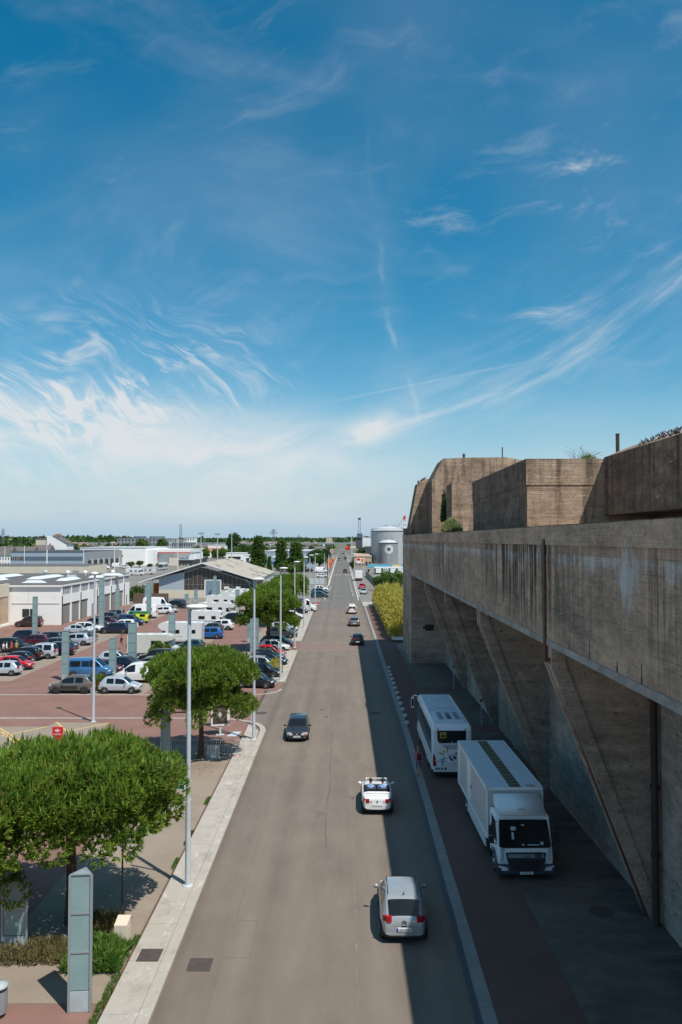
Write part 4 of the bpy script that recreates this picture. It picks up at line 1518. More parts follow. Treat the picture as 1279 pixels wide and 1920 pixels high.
# ================================================================== people (one skinned body each)
def skin_body(name, joints, edges, radii, mat, parent, sub=1):
    me = bpy.data.meshes.new(name)
    me.from_pydata(joints, edges, [])
    o = bpy.data.objects.new(name, me)
    COL.objects.link(o)
    sk = o.modifiers.new('s', 'SKIN')
    me.skin_vertices[0].data[0].use_root = True
    for i, r in enumerate(radii):
        me.skin_vertices[0].data[i].radius = (r, r) if not isinstance(r, tuple) else r
    sk.use_smooth_shade = True
    if sub:
        ss = o.modifiers.new('d', 'SUBSURF'); ss.levels = sub; ss.render_levels = sub
    dg = bpy.context.evaluated_depsgraph_get()
    me2 = bpy.data.meshes.new_from_object(o.evaluated_get(dg))
    bpy.data.objects.remove(o)
    me2.materials.clear()
    return me2


pbr('skin', (0.42, 0.23, 0.16), 0.55)
pbr('hair', (0.03, 0.02, 0.015), 0.7)
pbr('hairlight', (0.25, 0.15, 0.07), 0.7)


def cloth(name, c):
    return pbr(name, c, 0.85)


for nme, c in (('pinkcloth', (0.62, 0.14, 0.22)), ('bluecloth', (0.22, 0.36, 0.62)), ('whitecloth', (0.75, 0.75, 0.75)), ('redcloth', (0.7, 0.04, 0.03)), ('khaki', (0.30, 0.28, 0.14)), ('blackcloth', (0.02, 0.02, 0.025)), ('greycloth', (0.14, 0.14, 0.15)), ('maroon', (0.13, 0.015, 0.03))):
    cloth(nme, c)

_pm = {}


def person(loc, rz, label, top, bottom, shorts=True, stride=.28, hair='hair', sitting=False, pack=None, H=1.72, arms='walk'):
    t = thing('person', label, 'person', loc, rz)
    s = stride
    if not sitting:
        J = [(0, 0, .95), (0, .01, 1.15), (0, .02, 1.38), (0, .02, 1.50), (0, .03, 1.60), (0, .035, 1.70),
             (.10, 0, .90), (.11, s * .5 + .03, .50), (.11, s * .55, .09), (.11, s * .55 + .17, .035),
             (-.10, 0, .90), (-.11, -s * .25, .50), (-.11, -s * .75, .12), (-.11, -s * .75 + .15, .045),
             (.19, .01, 1.40), (.24, -.06, 1.14), (.25, .04, .92), (.25, .08, .82),
             (-.19, .01, 1.40), (-.24, .00, 1.14), (-.25, .14, .94), (-.25, .19, .86)]
    else:
        J = [(0, 0, .22), (0, -.03, .42), (0, -.02, .66), (0, 0, .78), (0, .03, .88), (0, .035, .97),
             (.10, .08, .20), (.12, .45, .30), (.12, .62, .02), (.12, .75, .0),
             (-.10, .08, .20), (-.12, .45, .30), (-.12, .62, .02), (-.12, .75, .0),
             (.19, 0, .67), (.25, .16, .45), (.18, .40, .50), (.16, .48, .52),
             (-.19, 0, .67), (-.26, .12, .46), (-.20, .36, .50), (-.16, .46, .54)]
    Ed = [(0, 1), (1, 2), (2, 3), (3, 4), (4, 5), (0, 6), (6, 7), (7, 8), (8, 9), (0, 10), (10, 11), (11, 12), (12, 13), (2, 14), (14, 15), (15, 16), (16, 17), (2, 18), (18, 19), (19, 20), (20, 21)]
    rad = [(.15, .11), (.135, .10), (.16, .10), .055, (.085, .10), .065,
           .085, .055, .035, .03, .085, .055, .035, .03, .055, .038, .028, .03, .055, .038, .028, .03]
    me = skin_body('body', J, Ed, rad, None, t)
    for mname in ('skin', top, bottom, 'dark'):
        me.materials.append(MATS[mname])
    zhip = J[0][2]
    zsh = J[2][2]
    for pl in me.polygons:
        c = pl.center
        arm = abs(c.x) > .205
        if sitting:
            mi = 0
            if c.z > .80: mi = 0
            elif arm and (c.y > .14): mi = 0
            elif c.y > .12 and c.z < .45 and not arm: mi = 2
            else: mi = 1
        else:
            if c.z > 1.47: mi = 0
            elif c.z > .93 and not arm: mi = 1
            elif arm and c.z > 1.22: mi = 1
            elif arm and c.z > .78: mi = 0
            elif c.z > (.52 if shorts else .10): mi = 2
            elif c.z > .09: mi = 0
            else: mi = 3
        pl.material_index = mi
    link('body', me, t)
    hd = J[5]
    m = MB()
    m.lathe([(.02, -.08), (.088, -.06), (.108, .0), (.10, .06), (.06, .10), (.01, .115)], (0, hd[1] - .022, hd[2] + .03), 12)
    m.build('hair', hair, t, world=False)
    m = MB()
    m.lathe([(.01, -.06), (.06, -.05), (.078, .0), (.06, .06), (.01, .07)], (0, hd[1] + .04, hd[2] - .02), 10)
    m.box(-.012, .012, hd[1] + .10, hd[1] + .135, hd[2] - .04, hd[2] + .0)
    m.build('face', 'skin', t, world=False)
    for sx in (-1, 1):
        m = MB()
        hp = J[17] if sx > 0 else J[21]
        for f in range(4):
            m.path([(hp[0] + (f - 1.5) * .012 * .5, hp[1] + (f - 1.5) * .02, hp[2]), (hp[0], hp[1] + (f - 1.5) * .021 + .008, hp[2] - .05), (hp[0] - sx * .01, hp[1] + (f - 1.5) * .02 + .015, hp[2] - .08 + abs(f - 1.3) * .008)], [.010, .009, .006], 5)
        m.path([(hp[0] - sx * .01, hp[1] + .03, hp[2] + .01), (hp[0] - sx * .025, hp[1] + .055, hp[2] - .03)], [.011, .008], 5)
        m.build('hand', 'skin', t, world=False)
    if pack:
        m = MB()
        m.lathe([(.06, 1.0), (.14, 1.03), (.155, 1.18), (.13, 1.36), (.05, 1.43)], (0, -.17, 0), 10)
        m.v = [(v[0], -.17 + (v[1] + .17) * .65, v[2]) for v in m.v]
        m.build('backpack', pack, t, world=False)
        for sx in (-.09, .09):
            m = MB(); m.path([(sx, -.12, 1.42), (sx, .0, 1.50), (sx, .13, 1.38), (sx, .12, 1.15)], .018, 5); m.build('strap', pack, t, world=False)
    t.scale = (H / 1.76,) * 3
    return t


p = at(785, 1456, .10)
person((p.x, p.y + .1, .10), 0.1, 'walker in pink top and grey shorts with dark red backpack beside the coach', 'pinkcloth', 'greycloth', True, .3, 'hairlight', pack='maroon')
p = at(228, 1216)
person((p.x, p.y, 0), R(150), 'person in black top and light shorts walking across the red lane', 'blackcloth', 'greycloth', True, .3)
p = at(131, 1223)
person((p.x, p.y, 0), R(-60), 'person in dark clothes standing behind the light column', 'blackcloth', 'greycloth', False, .1)
for (u, v, tp, rz, lab) in ((12, 1229, 'whitecloth', -70, 'person in white shirt standing among the parked cars'), (22, 1228, 'redcloth', 100, 'person in red shirt between the parked cars'), (31, 1227, 'khaki', 60, 'person in khaki top beside the one in red'), (6, 1230, 'whitecloth', -40, 'person in white top at the open boot of the black car')):
    p = at(u, v)
    person((p.x, p.y, 0), R(rz), lab, tp, 'blackcloth', False, .08, 'hair' if u != 31 else 'hairlight')
# ================================================================== vehicles
def paint(name, c, metal=.25, rough=.32):
    def fn(P, x, y, z, g):
        d = nz(P, 3.0, 3)
        return (scalec(c, 0.94 + (d - 0.5) * 0.2),)
    return pbr(name, c, rough, metal, fn=fn, coat=.6)


PC = {'silver': (0.42, 0.44, 0.46), 'whitecar': (0.78, 0.78, 0.77), 'black': (0.012, 0.013, 0.016), 'darkblue': (0.012, 0.02, 0.05), 'darkgreycar': (0.06, 0.065, 0.07),
      'grey': (0.17, 0.175, 0.18), 'red': (0.55, 0.012, 0.018), 'bluecar': (0.02, 0.14, 0.42), 'bluevan': (0.06, 0.20, 0.42), 'taupe': (0.16, 0.15, 0.13), 'maroonc': (0.10, 0.012, 0.03),
      'teal': (0.02, 0.08, 0.085), 'petrol': (0.015, 0.05, 0.11), 'brown': (0.055, 0.035, 0.035), 'lime': (0.62, 0.72, 0.03), 'slate': (0.035, 0.045, 0.055), 'cream': (0.72, 0.70, 0.62), 'palesilver': (0.55, 0.60, 0.64)}
for k_, c_ in PC.items():
    paint('c_' + k_, c_, 0.1 if k_ in ('whitecar', 'cream', 'lime', 'red') else .35)
pbr('carglass', (0.010, 0.013, 0.016), 0.06, spec=.5)
pbr('tyre', (0.018, 0.018, 0.019), 0.85)
pbr('rim', (0.35, 0.36, 0.37), 0.35, .7)
pbr('rimdark', (0.04, 0.04, 0.04), 0.5)
pbr('headlight', (0.65, 0.68, 0.70), 0.12)
pbr('taillight', (0.38, 0.008, 0.012), 0.2)
pbr('amber', (0.75, 0.25, 0.03), 0.3)
pbr('trim', (0.025, 0.026, 0.028), 0.6)
pbr('plate', (0.70, 0.72, 0.74), 0.5)
pbr('plateblue', (0.02, 0.06, 0.35), 0.5)
pbr('ink', (0.02, 0.02, 0.03), 0.6)

# station: (y from rear, belt z, roof z, side flag, top flag) flags describe the span up to the next station
SPEC = {
    'hatch': dict(L=3.95, W=1.70, st=[(0, .52, .52), (.03, .80, .80), (.10, .93, .95, 'b', 'r'), (.52, .95, 1.40, 'b', 'b'), (.80, .93, 1.47, 'g', 'b'), (1.52, .90, 1.50, 'b', 'b'), (1.60, .90, 1.50, 'g', 'b'), (2.36, .88, 1.43, 'g', 'w'), (2.70, .88, 1.18, 'b', 'w'), (2.98, .90, .95, 'b', 'b'), (3.12, .88, .89), (3.55, .76, .79), (3.84, .62, .66), (3.95, .46, .48)], wr=.32, ax=(.68, 3.17)),
    'crossover': dict(L=4.2, W=1.76, st=[(0, .58, .58), (.03, .86, .86), (.12, 1.0, 1.02, 'b', 'r'), (.50, 1.02, 1.50, 'b', 'b'), (.85, 1.0, 1.58, 'g', 'b'), (1.62, .97, 1.61, 'b', 'b'), (1.70, .97, 1.61, 'g', 'b'), (2.50, .96, 1.54, 'g', 'w'), (2.86, .96, 1.28, 'b', 'w'), (3.16, .98, 1.03, 'b', 'b'), (3.30, .97, .98), (3.80, .88, .91), (4.10, .72, .76), (4.2, .50, .52)], wr=.35, ax=(.75, 3.35)),
    'suv': dict(L=4.6, W=1.86, st=[(0, .62, .62), (.03, .92, .92), (.14, 1.05, 1.07, 'b', 'r'), (.55, 1.07, 1.56, 'b', 'b'), (.80, 1.05, 1.62, 'g', 'b'), (1.85, 1.01, 1.66, 'b', 'b'), (1.93, 1.01, 1.66, 'g', 'b'), (2.80, 1.0, 1.60, 'g', 'w'), (3.15, 1.0, 1.36, 'b', 'w'), (3.45, 1.02, 1.08, 'b', 'b'), (3.6, 1.01, 1.03), (4.15, .93, .96), (4.5, .76, .8), (4.6, .52, .54)], wr=.37, ax=(.85, 3.68)),
    'estate': dict(L=4.5, W=1.78, st=[(0, .52, .52), (.03, .82, .82), (.12, .94, .96, 'b', 'r'), (.50, .95, 1.38, 'b', 'b'), (.75, .94, 1.44, 'g', 'b'), (1.85, .91, 1.49, 'b', 'b'), (1.93, .91, 1.49, 'g', 'b'), (2.75, .89, 1.42, 'g', 'w'), (3.15, .89, 1.16, 'b', 'w'), (3.42, .91, .96, 'b', 'b'), (3.55, .89, .9), (4.1, .78, .81), (4.42, .62, .66), (4.5, .46, .48)], wr=.33, ax=(.9, 3.6)),
    'saloon': dict(L=4.55, W=1.78, st=[(0, .56, .56), (.04, .86, .88), (.45, .90, .96, 'b', 'r'), (1.05, .92, 1.32, 'b', 'b'), (1.30, .91, 1.40, 'g', 'b'), (2.0, .90, 1.44, 'b', 'b'), (2.07, .90, 1.44, 'g', 'b'), (2.7, .88, 1.38, 'g', 'w'), (3.1, .88, 1.14, 'b', 'w'), (3.4, .9, .94, 'b', 'b'), (3.55, .87, .89), (4.12, .76, .79), (4.46, .6, .64), (4.55, .46, .48)], wr=.32, ax=(.95, 3.62)),
    'mpv': dict(L=4.4, W=1.80, st=[(0, .60, .60), (.02, .95, .95), (.06, 1.05, 1.07, 'b', 'r'), (.22, 1.08, 1.70, 'b', 'b'), (.38, 1.07, 1.79, 'g', 'b'), (1.35, 1.04, 1.83, 'b', 'b'), (1.48, 1.04, 1.83, 'g', 'b'), (2.45, 1.0, 1.76, 'g', 'w'), (2.95, 1.0, 1.38, 'b', 'w'), (3.28, 1.02, 1.08, 'b', 'b'), (3.42, 1.0, 1.02), (3.95, .88, .92), (4.3, .70, .74), (4.4, .48, .5)], wr=.33, ax=(.75, 3.5)),
    'van': dict(L=4.9, W=1.92, st=[(0, .62, .62), (.02, 1.02, 1.02), (.05, 1.12, 1.14, 'b', 'b'), (.16, 1.15, 1.86, 'b', 'b'), (.35, 1.15, 1.94, 'b', 'b'), (1.7, 1.12, 1.97, 'b', 'b'), (2.65, 1.10, 1.97, 'g', 'b'), (3.2, 1.06, 1.86, 'g', 'w'), (3.7, 1.05, 1.45, 'b', 'w'), (4.05, 1.06, 1.12, 'b', 'b'), (4.15, 1.04, 1.08), (4.6, .9, .95), (4.83, .7, .74), (4.9, .48, .5)], wr=.34, ax=(.95, 3.95)),
    'panelvan': dict(L=5.9, W=2.02, st=[(0, .7, .7), (.02, 1.25, 1.25), (.05, 1.35, 1.4, 'b', 'b'), (.12, 1.4, 2.48, 'b', 'b'), (.4, 1.4, 2.58, 'b', 'b'), (2.4, 1.36, 2.6, 'b', 'b'), (3.95, 1.3, 2.58, 'g', 'b'), (4.35, 1.28, 2.35, 'g', 'w'), (4.85, 1.26, 1.72, 'b', 'w'), (5.1, 1.24, 1.32, 'b', 'b'), (5.2, 1.2, 1.24), (5.65, 1.02, 1.06), (5.85, .8, .84), (5.9, .5, .52)], wr=.36, ax=(1.0, 4.9)),
    'kangoo': dict(L=4.25, W=1.80, st=[(0, .60, .60), (.02, .95, .95), (.06, 1.05, 1.07, 'b', 'b'), (.16, 1.08, 1.70, 'b', 'b'), (.30, 1.07, 1.79, 'b', 'b'), (1.35, 1.04, 1.83, 'b', 'b'), (1.48, 1.04, 1.83, 'g', 'b'), (2.4, 1.0, 1.76, 'g', 'w'), (2.9, 1.0, 1.38, 'b', 'w'), (3.2, 1.02, 1.08, 'b', 'b'), (3.35, 1.0, 1.02), (3.85, .88, .92), (4.15, .70, .74), (4.25, .48, .5)], wr=.33, ax=(.75, 3.4)),
    'cabrio': dict(L=3.75, W=1.65, st=[(0, .50, .50), (.03, .80, .80), (.08, .90, .92), (.62, .93, .95), (.66, .93, .93), (2.30, .90, .90), (2.34, .90, .92), (2.75, .90, .94), (2.85, .88, .90), (3.35, .76, .79), (3.62, .64, .67), (3.75, .46, .48)], wr=.29, ax=(.65, 3.05)),
}


def refine(st, step=.16):
    out = []
    for i, s in enumerate(st):
        s = tuple(s) + ('b', 'b') if len(s) == 3 else tuple(s)
        out.append(s)
    return out


def car_ring(y, zb, zr, L, W):
    e0 = min(y, .55) / .55
    e1 = min(L - y, .7) / .7
    k = (0.80 + 0.20 * math.sin(e0 * math.pi / 2)) * (0.70 + 0.30 * math.sin(e1 * math.pi / 2))
    w = W / 2 * k
    dz = max(0, zr - zb)
    zlow = .24 if .2 < y < L - .2 else .32
    zm = zlow + (zb - zlow) * .55
    wr = w * .93 - dz * .26 - (.02 if dz > .02 else .06)
    gh = max(dz, .012)
    return [(w * .86, zlow), (w * .975, zlow + .09), (w, zm), (w * .985, zb - (zb - zm) * .25), (w * .94, zb), (wr + .015, zb + gh * .90 if dz > .1 else zb + gh * .4), (wr - .055 if dz > .1 else w * .78, zr), (wr * .55 if dz > .1 else w * .45, zr + .018), (0, zr + .026)]


_cars = {}


def car_meshes(kind):
    if kind in _cars:
        return _cars[kind]
    S = SPEC[kind]
    L, W, st = S['L'], S['W'], refine(S['st'])
    RG = [car_ring(s[0], s[1], s[2], L, W) for s in st]
    n = len(RG[0])
    parts = {}

    def part(k):
        return parts.setdefault(k, MB())
    y0 = -L / 2
    for i in range(len(st) - 1):
        ya, yb = st[i][0] + y0, st[i + 1][0] + y0
        side, top = st[i][3], st[i][4]
        for sx in (1, -1):
            for j in range(n - 1):
                a0, a1, b0, b1 = RG[i][j], RG[i][j + 1], RG[i + 1][j], RG[i + 1][j + 1]
                if kind == 'cabrio' and 4 <= i <= 4 and j >= 5:
                    continue
                nm = 'body'
                off = 0
                if j == 4 and side == 'g':
                    nm = 'side_window' + ('' if sx > 0 else '_l') + ('_f' if st[i][0] > L * .40 else '_r')
                if j >= 6 and top == 'w': nm = 'windscreen'
                if j >= 6 and top == 'r': nm = 'rear_window'
                if j == 0: nm = 'sill'
                q = [(sx * a0[0], ya, a0[1]), (sx * a1[0], ya, a1[1]), (sx * b1[0], yb, b1[1]), (sx * b0[0], yb, b0[1])]
                if sx > 0: q = [q[0], q[3], q[2], q[1]]
                part(nm).add(q, [(0, 1, 2, 3)], 0, True)
    for k, i in ((0, 0), (1, len(st) - 1)):
        ys_ = st[i][0] + y0
        pts = [(r[0], ys_, r[1]) for r in RG[i]] + [(-r[0], ys_, r[1]) for r in RG[i][::-1][1:]]
        part('body').add(pts, [tuple(range(len(pts)))[::(-1 if k else 1)]])
    # underside
    part('sill').box(-W * .40, W * .40, y0 + .15, -y0 - .15, .20, .30)
    # one smooth cage for shell and glass, then cut into its parts
    names = [k for k in parts if k != 'sill']
    bm = bmesh.new()
    for mi, k in enumerate(names):
        for f in parts[k].f:
            vs = [bm.verts.new(parts[k].v[q]) for q in f]
            ff = bm.faces.new(vs); ff.material_index = mi; ff.smooth = True
    bmesh.ops.remove_doubles(bm, verts=bm.verts, dist=.0008)
    bmesh.ops.recalc_face_normals(bm, faces=bm.faces)
    cl = bm.edges.layers.float.get('crease_edge') or bm.edges.layers.float.new('crease_edge')
    key = {}
    for i_, ring in enumerate(RG):
        for j_ in (1, 4, 5, 6):
            for sx in (1, -1):
                key[(round(sx * ring[j_][0], 3), round(st[i_][0] + y0, 3), round(ring[j_][1], 3))] = j_
    for e in bm.edges:
        q = [key.get(tuple(round(c, 3) for c in v.co)) for v in e.verts]
        if q[0] is not None and q[0] == q[1]:
            e[cl] = {1: .6, 4: .55, 5: .35, 6: .3}[q[0]]
        elif len(e.link_faces) == 2 and e.link_faces[0].material_index != e.link_faces[1].material_index:
            e[cl] = .45
    src = bpy.data.meshes.new('cage'); bm.to_mesh(src); bm.free()
    for _ in names: src.materials.append(MATS['carglass'])
    ob = bpy.data.objects.new('cage', src); COL.objects.link(ob)
    ss = ob.modifiers.new('s', 'SUBSURF'); ss.levels = 2
    ev = bpy.data.meshes.new_from_object(ob.evaluated_get(bpy.context.evaluated_depsgraph_get()))
    bpy.data.objects.remove(ob)
    co = [tuple(v.co) for v in ev.vertices]
    fl = [(p.material_index, tuple(p.vertices)) for p in ev.polygons]
    out = {}
    for mi, k in enumerate(names):
        used = {}; fs = []
        for m_, f in fl:
            if m_ == mi: fs.append(tuple(used.setdefault(v, len(used)) for v in f))
        nm = 'side_window' if k.startswith('side_window') else k
        me = bpy.data.meshes.new(nm)
        me.from_pydata([co[v] for v in used], [], fs)
        me.materials.append(MATS['c_silver' if k == 'body' else 'carglass'])
        me.polygons.foreach_set('use_smooth', [True] * len(fs))
        me.update()
        out[k] = (nm, me)
    out['sill'] = ('sill', parts['sill'].mesh('sill', 'trim'))
    # window frames/pillars read as the body; wheels
    r = S['wr']
    m = MB(); m.lathe([(r * .6, -.1), (r * .93, -.1), (r, -.07), (r, .07), (r * .93, .1), (r * .6, .1)], n=20)
    m.v = [(v[2], v[0], v[1]) for v in m.v]
    tyre = m.mesh('tyre', 'tyre')
    m = MB()
    m.lathe([(r * .62, .06), (r * .62, .104), (r * .55, .09)], n=20, smooth=False)
    m.lathe([(.02, .07), (.06, .108), (.05, .112)], n=8)
    for q in range(5):
        a = q * 2 * math.pi / 5
        c, s_ = math.cos(a), math.sin(a)
        m.add([(c * .03 - s_ * .035, s_ * .03 + c * .035, .105), (c * r * .6 - s_ * .028, s_ * r * .6 + c * .028, .098), (c * r * .6 + s_ * .028, s_ * r * .6 - c * .028, .098), (c * .03 + s_ * .035, s_ * .03 - c * .035, .105)], [(0, 1, 2, 3)])
    m.v = [(v[2], v[0], v[1]) for v in m.v]
    rim = m.mesh('rim', ['rim'])
    m = MB(); m.lathe([(r * .6, .07), (r * .05, .072)], n=20); m.v = [(v[2], v[0], v[1]) for v in m.v]
    m2 = MB(); m2.lathe([(r * 1.18, -.12), (r * 1.18, .015), (r * .9, .02)], n=20, smooth=False); m2.v = [(v[2], v[0], v[1]) for v in m2.v]
    arch = m2.mesh('wheel_arch', 'trim')
    def corner_light(nm, yr, zc, h, d, wd, mat):
        i = min(range(len(st)), key=lambda i: abs(st[i][0] - yr))
        ms = []
        for sx in (1, -1):
            mb = MB()
            zz = zc
            ra = car_ring(yr, st[i][1], st[i][1], L, W)
            wx = max(ra[2][0], ra[1][0])
            yy = y0 + yr
            yin = yy - d if yr < L / 2 else yy + d
            vs = []
            for (xa, ya) in ((wx + .012, yy), (wx * .82, yin), (wx - wd, yin - (.0 if yr < L / 2 else -.0)), (wx - wd, yy), ):
                vs += [(sx * xa, ya, zz), (sx * (xa - .01), ya, zz + h)]
            mb.add(vs, [(0, 2, 3, 1), (2, 4, 5, 3), (4, 6, 7, 5), (6, 0, 1, 7), (1, 3, 5, 7), (0, 6, 4, 2)])
            me = mb.mesh(nm, mat)
            fix_normals(me)
            ms.append(me)
        return ms
    zb = st[1][1]
    tl = corner_light('taillight', .16 if kind not in ('mpv', 'kangoo', 'van', 'panelvan') else .10, zb - .14 if kind != 'hatch' else .80, .30 if kind in ('van', 'mpv', 'kangoo', 'panelvan') else .20, .165, .30, 'taillight')
    hl = corner_light('headlight', L - .30, S['st'][-2][1] - .06, .15, .20, .36, 'headlight')
    m = MB(); m.box(-.26, .26, y0 - .02, y0 + .01, .50, .61) if kind not in ('x',) else None
    plr = m.mesh('number_plate', 'plate')
    m = MB(); m.box(-.26, .26, -y0 - .01, -y0 + .02, .36, .47)
    plf = m.mesh('number_plate', 'plate')
    m = MB(); m.box(-.42, .42, -y0 - .02, -y0 + .012, .32, .34); m.box(-W * .30, W * .30, -y0 - .06, -y0 + .008, .50, .58)
    grille = m.mesh('grille', 'trim')
    ymir = next(s[0] for s in st if s[4] == 'w') + .25 + y0 if kind != 'cabrio' else .55
    mir = []
    for sx in (1, -1):
        m = MB()
        zmr = 0.97 if kind not in ('van', 'panelvan', 'suv', 'mpv', 'kangoo') else 1.12
        if kind == 'panelvan': zmr = 1.4
        m.lathe([(.02, -.07), (.07, -.06), (.085, 0), (.07, .07), (.02, .08)], (0, 0, 0), 8)
        m.v = [(sx * (W / 2 + .10) + v[0] * 1.25, ymir + v[1] * .7, zmr + v[2]) for v in m.v]
        m.box(*sorted((sx * (W / 2 - .10), sx * (W / 2 + .06))), ymir - .02, ymir + .02, zmr - .04, zmr)
        mir.append(m.mesh('mirror', 'c_silver'))
    _cars[kind] = dict(parts=out, tyre=tyre, rim=rim, arch=arch, tl=tl, hl=hl, plr=plr, plf=plf, grille=grille, mir=mir, S=S)
    return _cars[kind]


def setmat(o, mat, idx=0):
    o.material_slots[idx].link = 'OBJECT'
    o.material_slots[idx].material = MATS[mat]


def car(kind, color, x, y, rz, label, group='cars in the car park', cat='car', rims='rim', name='parked_car', z=0.0, detail=2, scale=1.0):
    C = car_meshes(kind)
    S = C['S']
    t = thing(name, label, cat, (x, y, z), rz, group)
    if scale != 1.0:
        t.scale = (scale,) * 3
    for k, (nm, me) in C['parts'].items():
        o = link(nm, me, t)
        if k == 'body': setmat(o, 'c_' + color)
    L, W, r = S['L'], S['W'], S['wr']
    for ay in S['ax']:
        for sx in (1, -1):
            if detail > 0:
                w = link('wheel', C['arch'], t)
                w.location = (sx * (W / 2 - .035), ay - L / 2, r); w.rotation_euler = (0, 0, 0 if sx > 0 else math.pi)
                q = link('tyre', C['tyre'], w); q.location = (-.07 + .03, 0, 0)
                q = link('rim', C['rim'], w); q.location = (-.07 + .03, 0, 0)
                if rims != 'rim': setmat(q, rims)
            else:
                q = link('wheel', C['tyre'], t); q.location = (sx * (W / 2 - .1), ay - L / 2, r)
    for me in C['tl']: link('taillight', me, t)
    for me in C['hl']: link('headlight', me, t)
    link('number_plate', C['plr'], t)
    link('number_plate', C['plf'], t)
    if detail > 0: link('grille', C['grille'], t)
    if detail > 0:
        for me in C['mir']:
            o = link('mirror', me, t); setmat(o, 'c_' + color)
    return t


def xy(u, v, dy=0.0):
    p = at(u, v)
    return p.x, p.y + dy


MOV = 'cars driving on the road'
# --- hero: silver hatchback at the bottom
x, y = xy(760, 1772, 1.95)
hc = car('hatch', 'silver', x, y, R(-1), 'silver hatchback driving away, half in sun, nearest car on the road', MOV, name='car')
def add(t, nm, mb, mat):
    return mb.build(nm, mat, t, world=False)
def roof_rail(t, L0, L1, x, z, mat='trim'):
    for sx in (-1, 1):
        m = MB(); m.path([(sx * x, L0, z - .05), (sx * x, L0 + .2, z), (sx * x, L1 - .2, z - .02), (sx * x, L1, z - .09)], .018, 5); add(t, 'roof_rail', m, mat)
m = MB(); m.tube((0.02, -1.25, 1.50), (0.03, -1.42, 1.68), .008, n=4); m.tube((.02, -1.25, 1.49), (.02, -1.25, 1.52), .03, n=6); add(hc, 'aerial', m, 'trim')
for sx in (-.55, .55):
    m = MB(); m.box(sx - .012, sx + .012, -1.2, .35, 1.475, 1.497); add(hc, 'roof_trim', m, 'trim')
m = MB(); m.box(-.26, -.215, -2.002, -1.99, .50, .61); add(hc, 'plate_band', m, 'plateblue')
lettering('AA-218-EC', .085, 'ink', hc, (.02, -2.000, .553), (R(90), 0, 0), .002)
m = MB(); m.path([(-.09, -1.955, .80), (0, -1.96, .86), (.09, -1.955, .80)], .012, 4); m.path([(-.09, -1.957, .73), (0, -1.96, .79), (.09, -1.957, .73)], .012, 4); add(hc, 'emblem', m, 'rimdark')

m = MB(); m.box(-.30, .05, -1.86, -1.85, .965, .98); add(hc, 'wiper', m, 'trim')
m = MB(); m.path([(-.70, -1.90, .70), (-.4, -1.955, .66), (.4, -1.955, .66), (.70, -1.90, .70)], .009, 4); add(hc, 'tailgate_seam', m, 'trim')
m = MB(); m.path([(-.74, -1.80, .36), (-.5, -1.93, .34), (.5, -1.93, .34), (.74, -1.80, .36)], .05, 6); add(hc, 'bumper_valance', m, 'darkgrey')
m = MB(); m.box(-.10, .10, -1.975, -1.94, .645, .685); add(hc, 'boot_handle', m, 'trim')


# --- white convertible with two people
x, y = xy(709, 1530, 1.9)
cb = car('cabrio', 'whitecar', x, y, R(-1), 'white open convertible with two people in it', MOV, name='car')
m = MB(); m.box(-.66, .66, -1.15, .42, .40, .52); m.box(-.72, -.66, -1.2, .5, .4, .9); m.box(.66, .72, -1.2, .5, .4, .9); m.box(-.7, .7, .4, .46, .4, .9); m.box(-.7, .7, -1.24, -1.18, .4, .9); add(cb, 'cabin_floor', m, 'dark')
for sx in (-.33, .33):
    m = MB(); m.box(sx - .24, sx + .24, -.45, .05, .5, .62); m.extr([(-.50, .5), (-.36, .5), (-.50, 1.02), (-.60, 1.02)], 'x', sx - .24, sx + .24); add(cb, 'seat', m, 'darkgrey')
m = MB(); m.path([(-.68, -1.18, .95), (-.5, -1.22, 1.0), (.5, -1.22, 1.0), (.68, -1.18, .95)], .06, 7); add(cb, 'folded_roof', m, 'lampwhite')
m = MB(); m.extr([(-1.18, .90), (-.80, .90), (-.85, .96), (-1.18, .97)], 'x', -.62, .62); add(cb, 'rear_bench', m, 'dark')
m = MB(); m.path([(-.66, .72, .92), (-.54, .30, 1.30), (.54, .30, 1.30), (.66, .72, .92)], .035, 6); add(cb, 'windscreen_frame', m, 'c_whitecar')
def thin_glass(name, op):
    m = bpy.data.materials.new(name); m.use_nodes = True; nt = m.node_tree; nt.nodes.clear()
    a = nt.nodes.new('ShaderNodeBsdfTransparent'); b = nt.nodes.new('ShaderNodeBsdfGlossy'); b.inputs['Roughness'].default_value = .05
    x = nt.nodes.new('ShaderNodeMixShader'); x.inputs[0].default_value = op; o = nt.nodes.new('ShaderNodeOutputMaterial')
    nt.links.new(a.outputs[0], x.inputs[1]); nt.links.new(b.outputs[0], x.inputs[2]); nt.links.new(x.outputs[0], o.inputs[0]); MATS[name] = m
thin_glass('screenglass', .12)
m = MB(); m.quad((-.63, .70, .94), (.63, .70, .94), (.52, .32, 1.28), (-.52, .32, 1.28)); add(cb, 'windscreen', m, 'screenglass')
lettering('PEUGEOT', .06, 'ink', cb, (-.38, -1.885, .74), (R(90), 0, 0))
lettering('205 CJ', .06, 'maroon', cb, (.38, -1.885, .74), (R(90), 0, 0))
m = MB(); m.box(-.03, .03, -1.895, -1.88, .70, .78); add(cb, 'emblem', m, 'ink')
for o in (person((x - .33, y - .32, .42), 0, 'passenger in blue top seated on the left of the open convertible', 'bluecloth', 'greycloth', sitting=True, hair='hair'), person((x + .33, y - .32, .42), 0.15, 'person in pale blue shirt seated on the right of the open convertible', 'bluecloth', 'greycloth', sitting=True, hair='hair')):
    pass

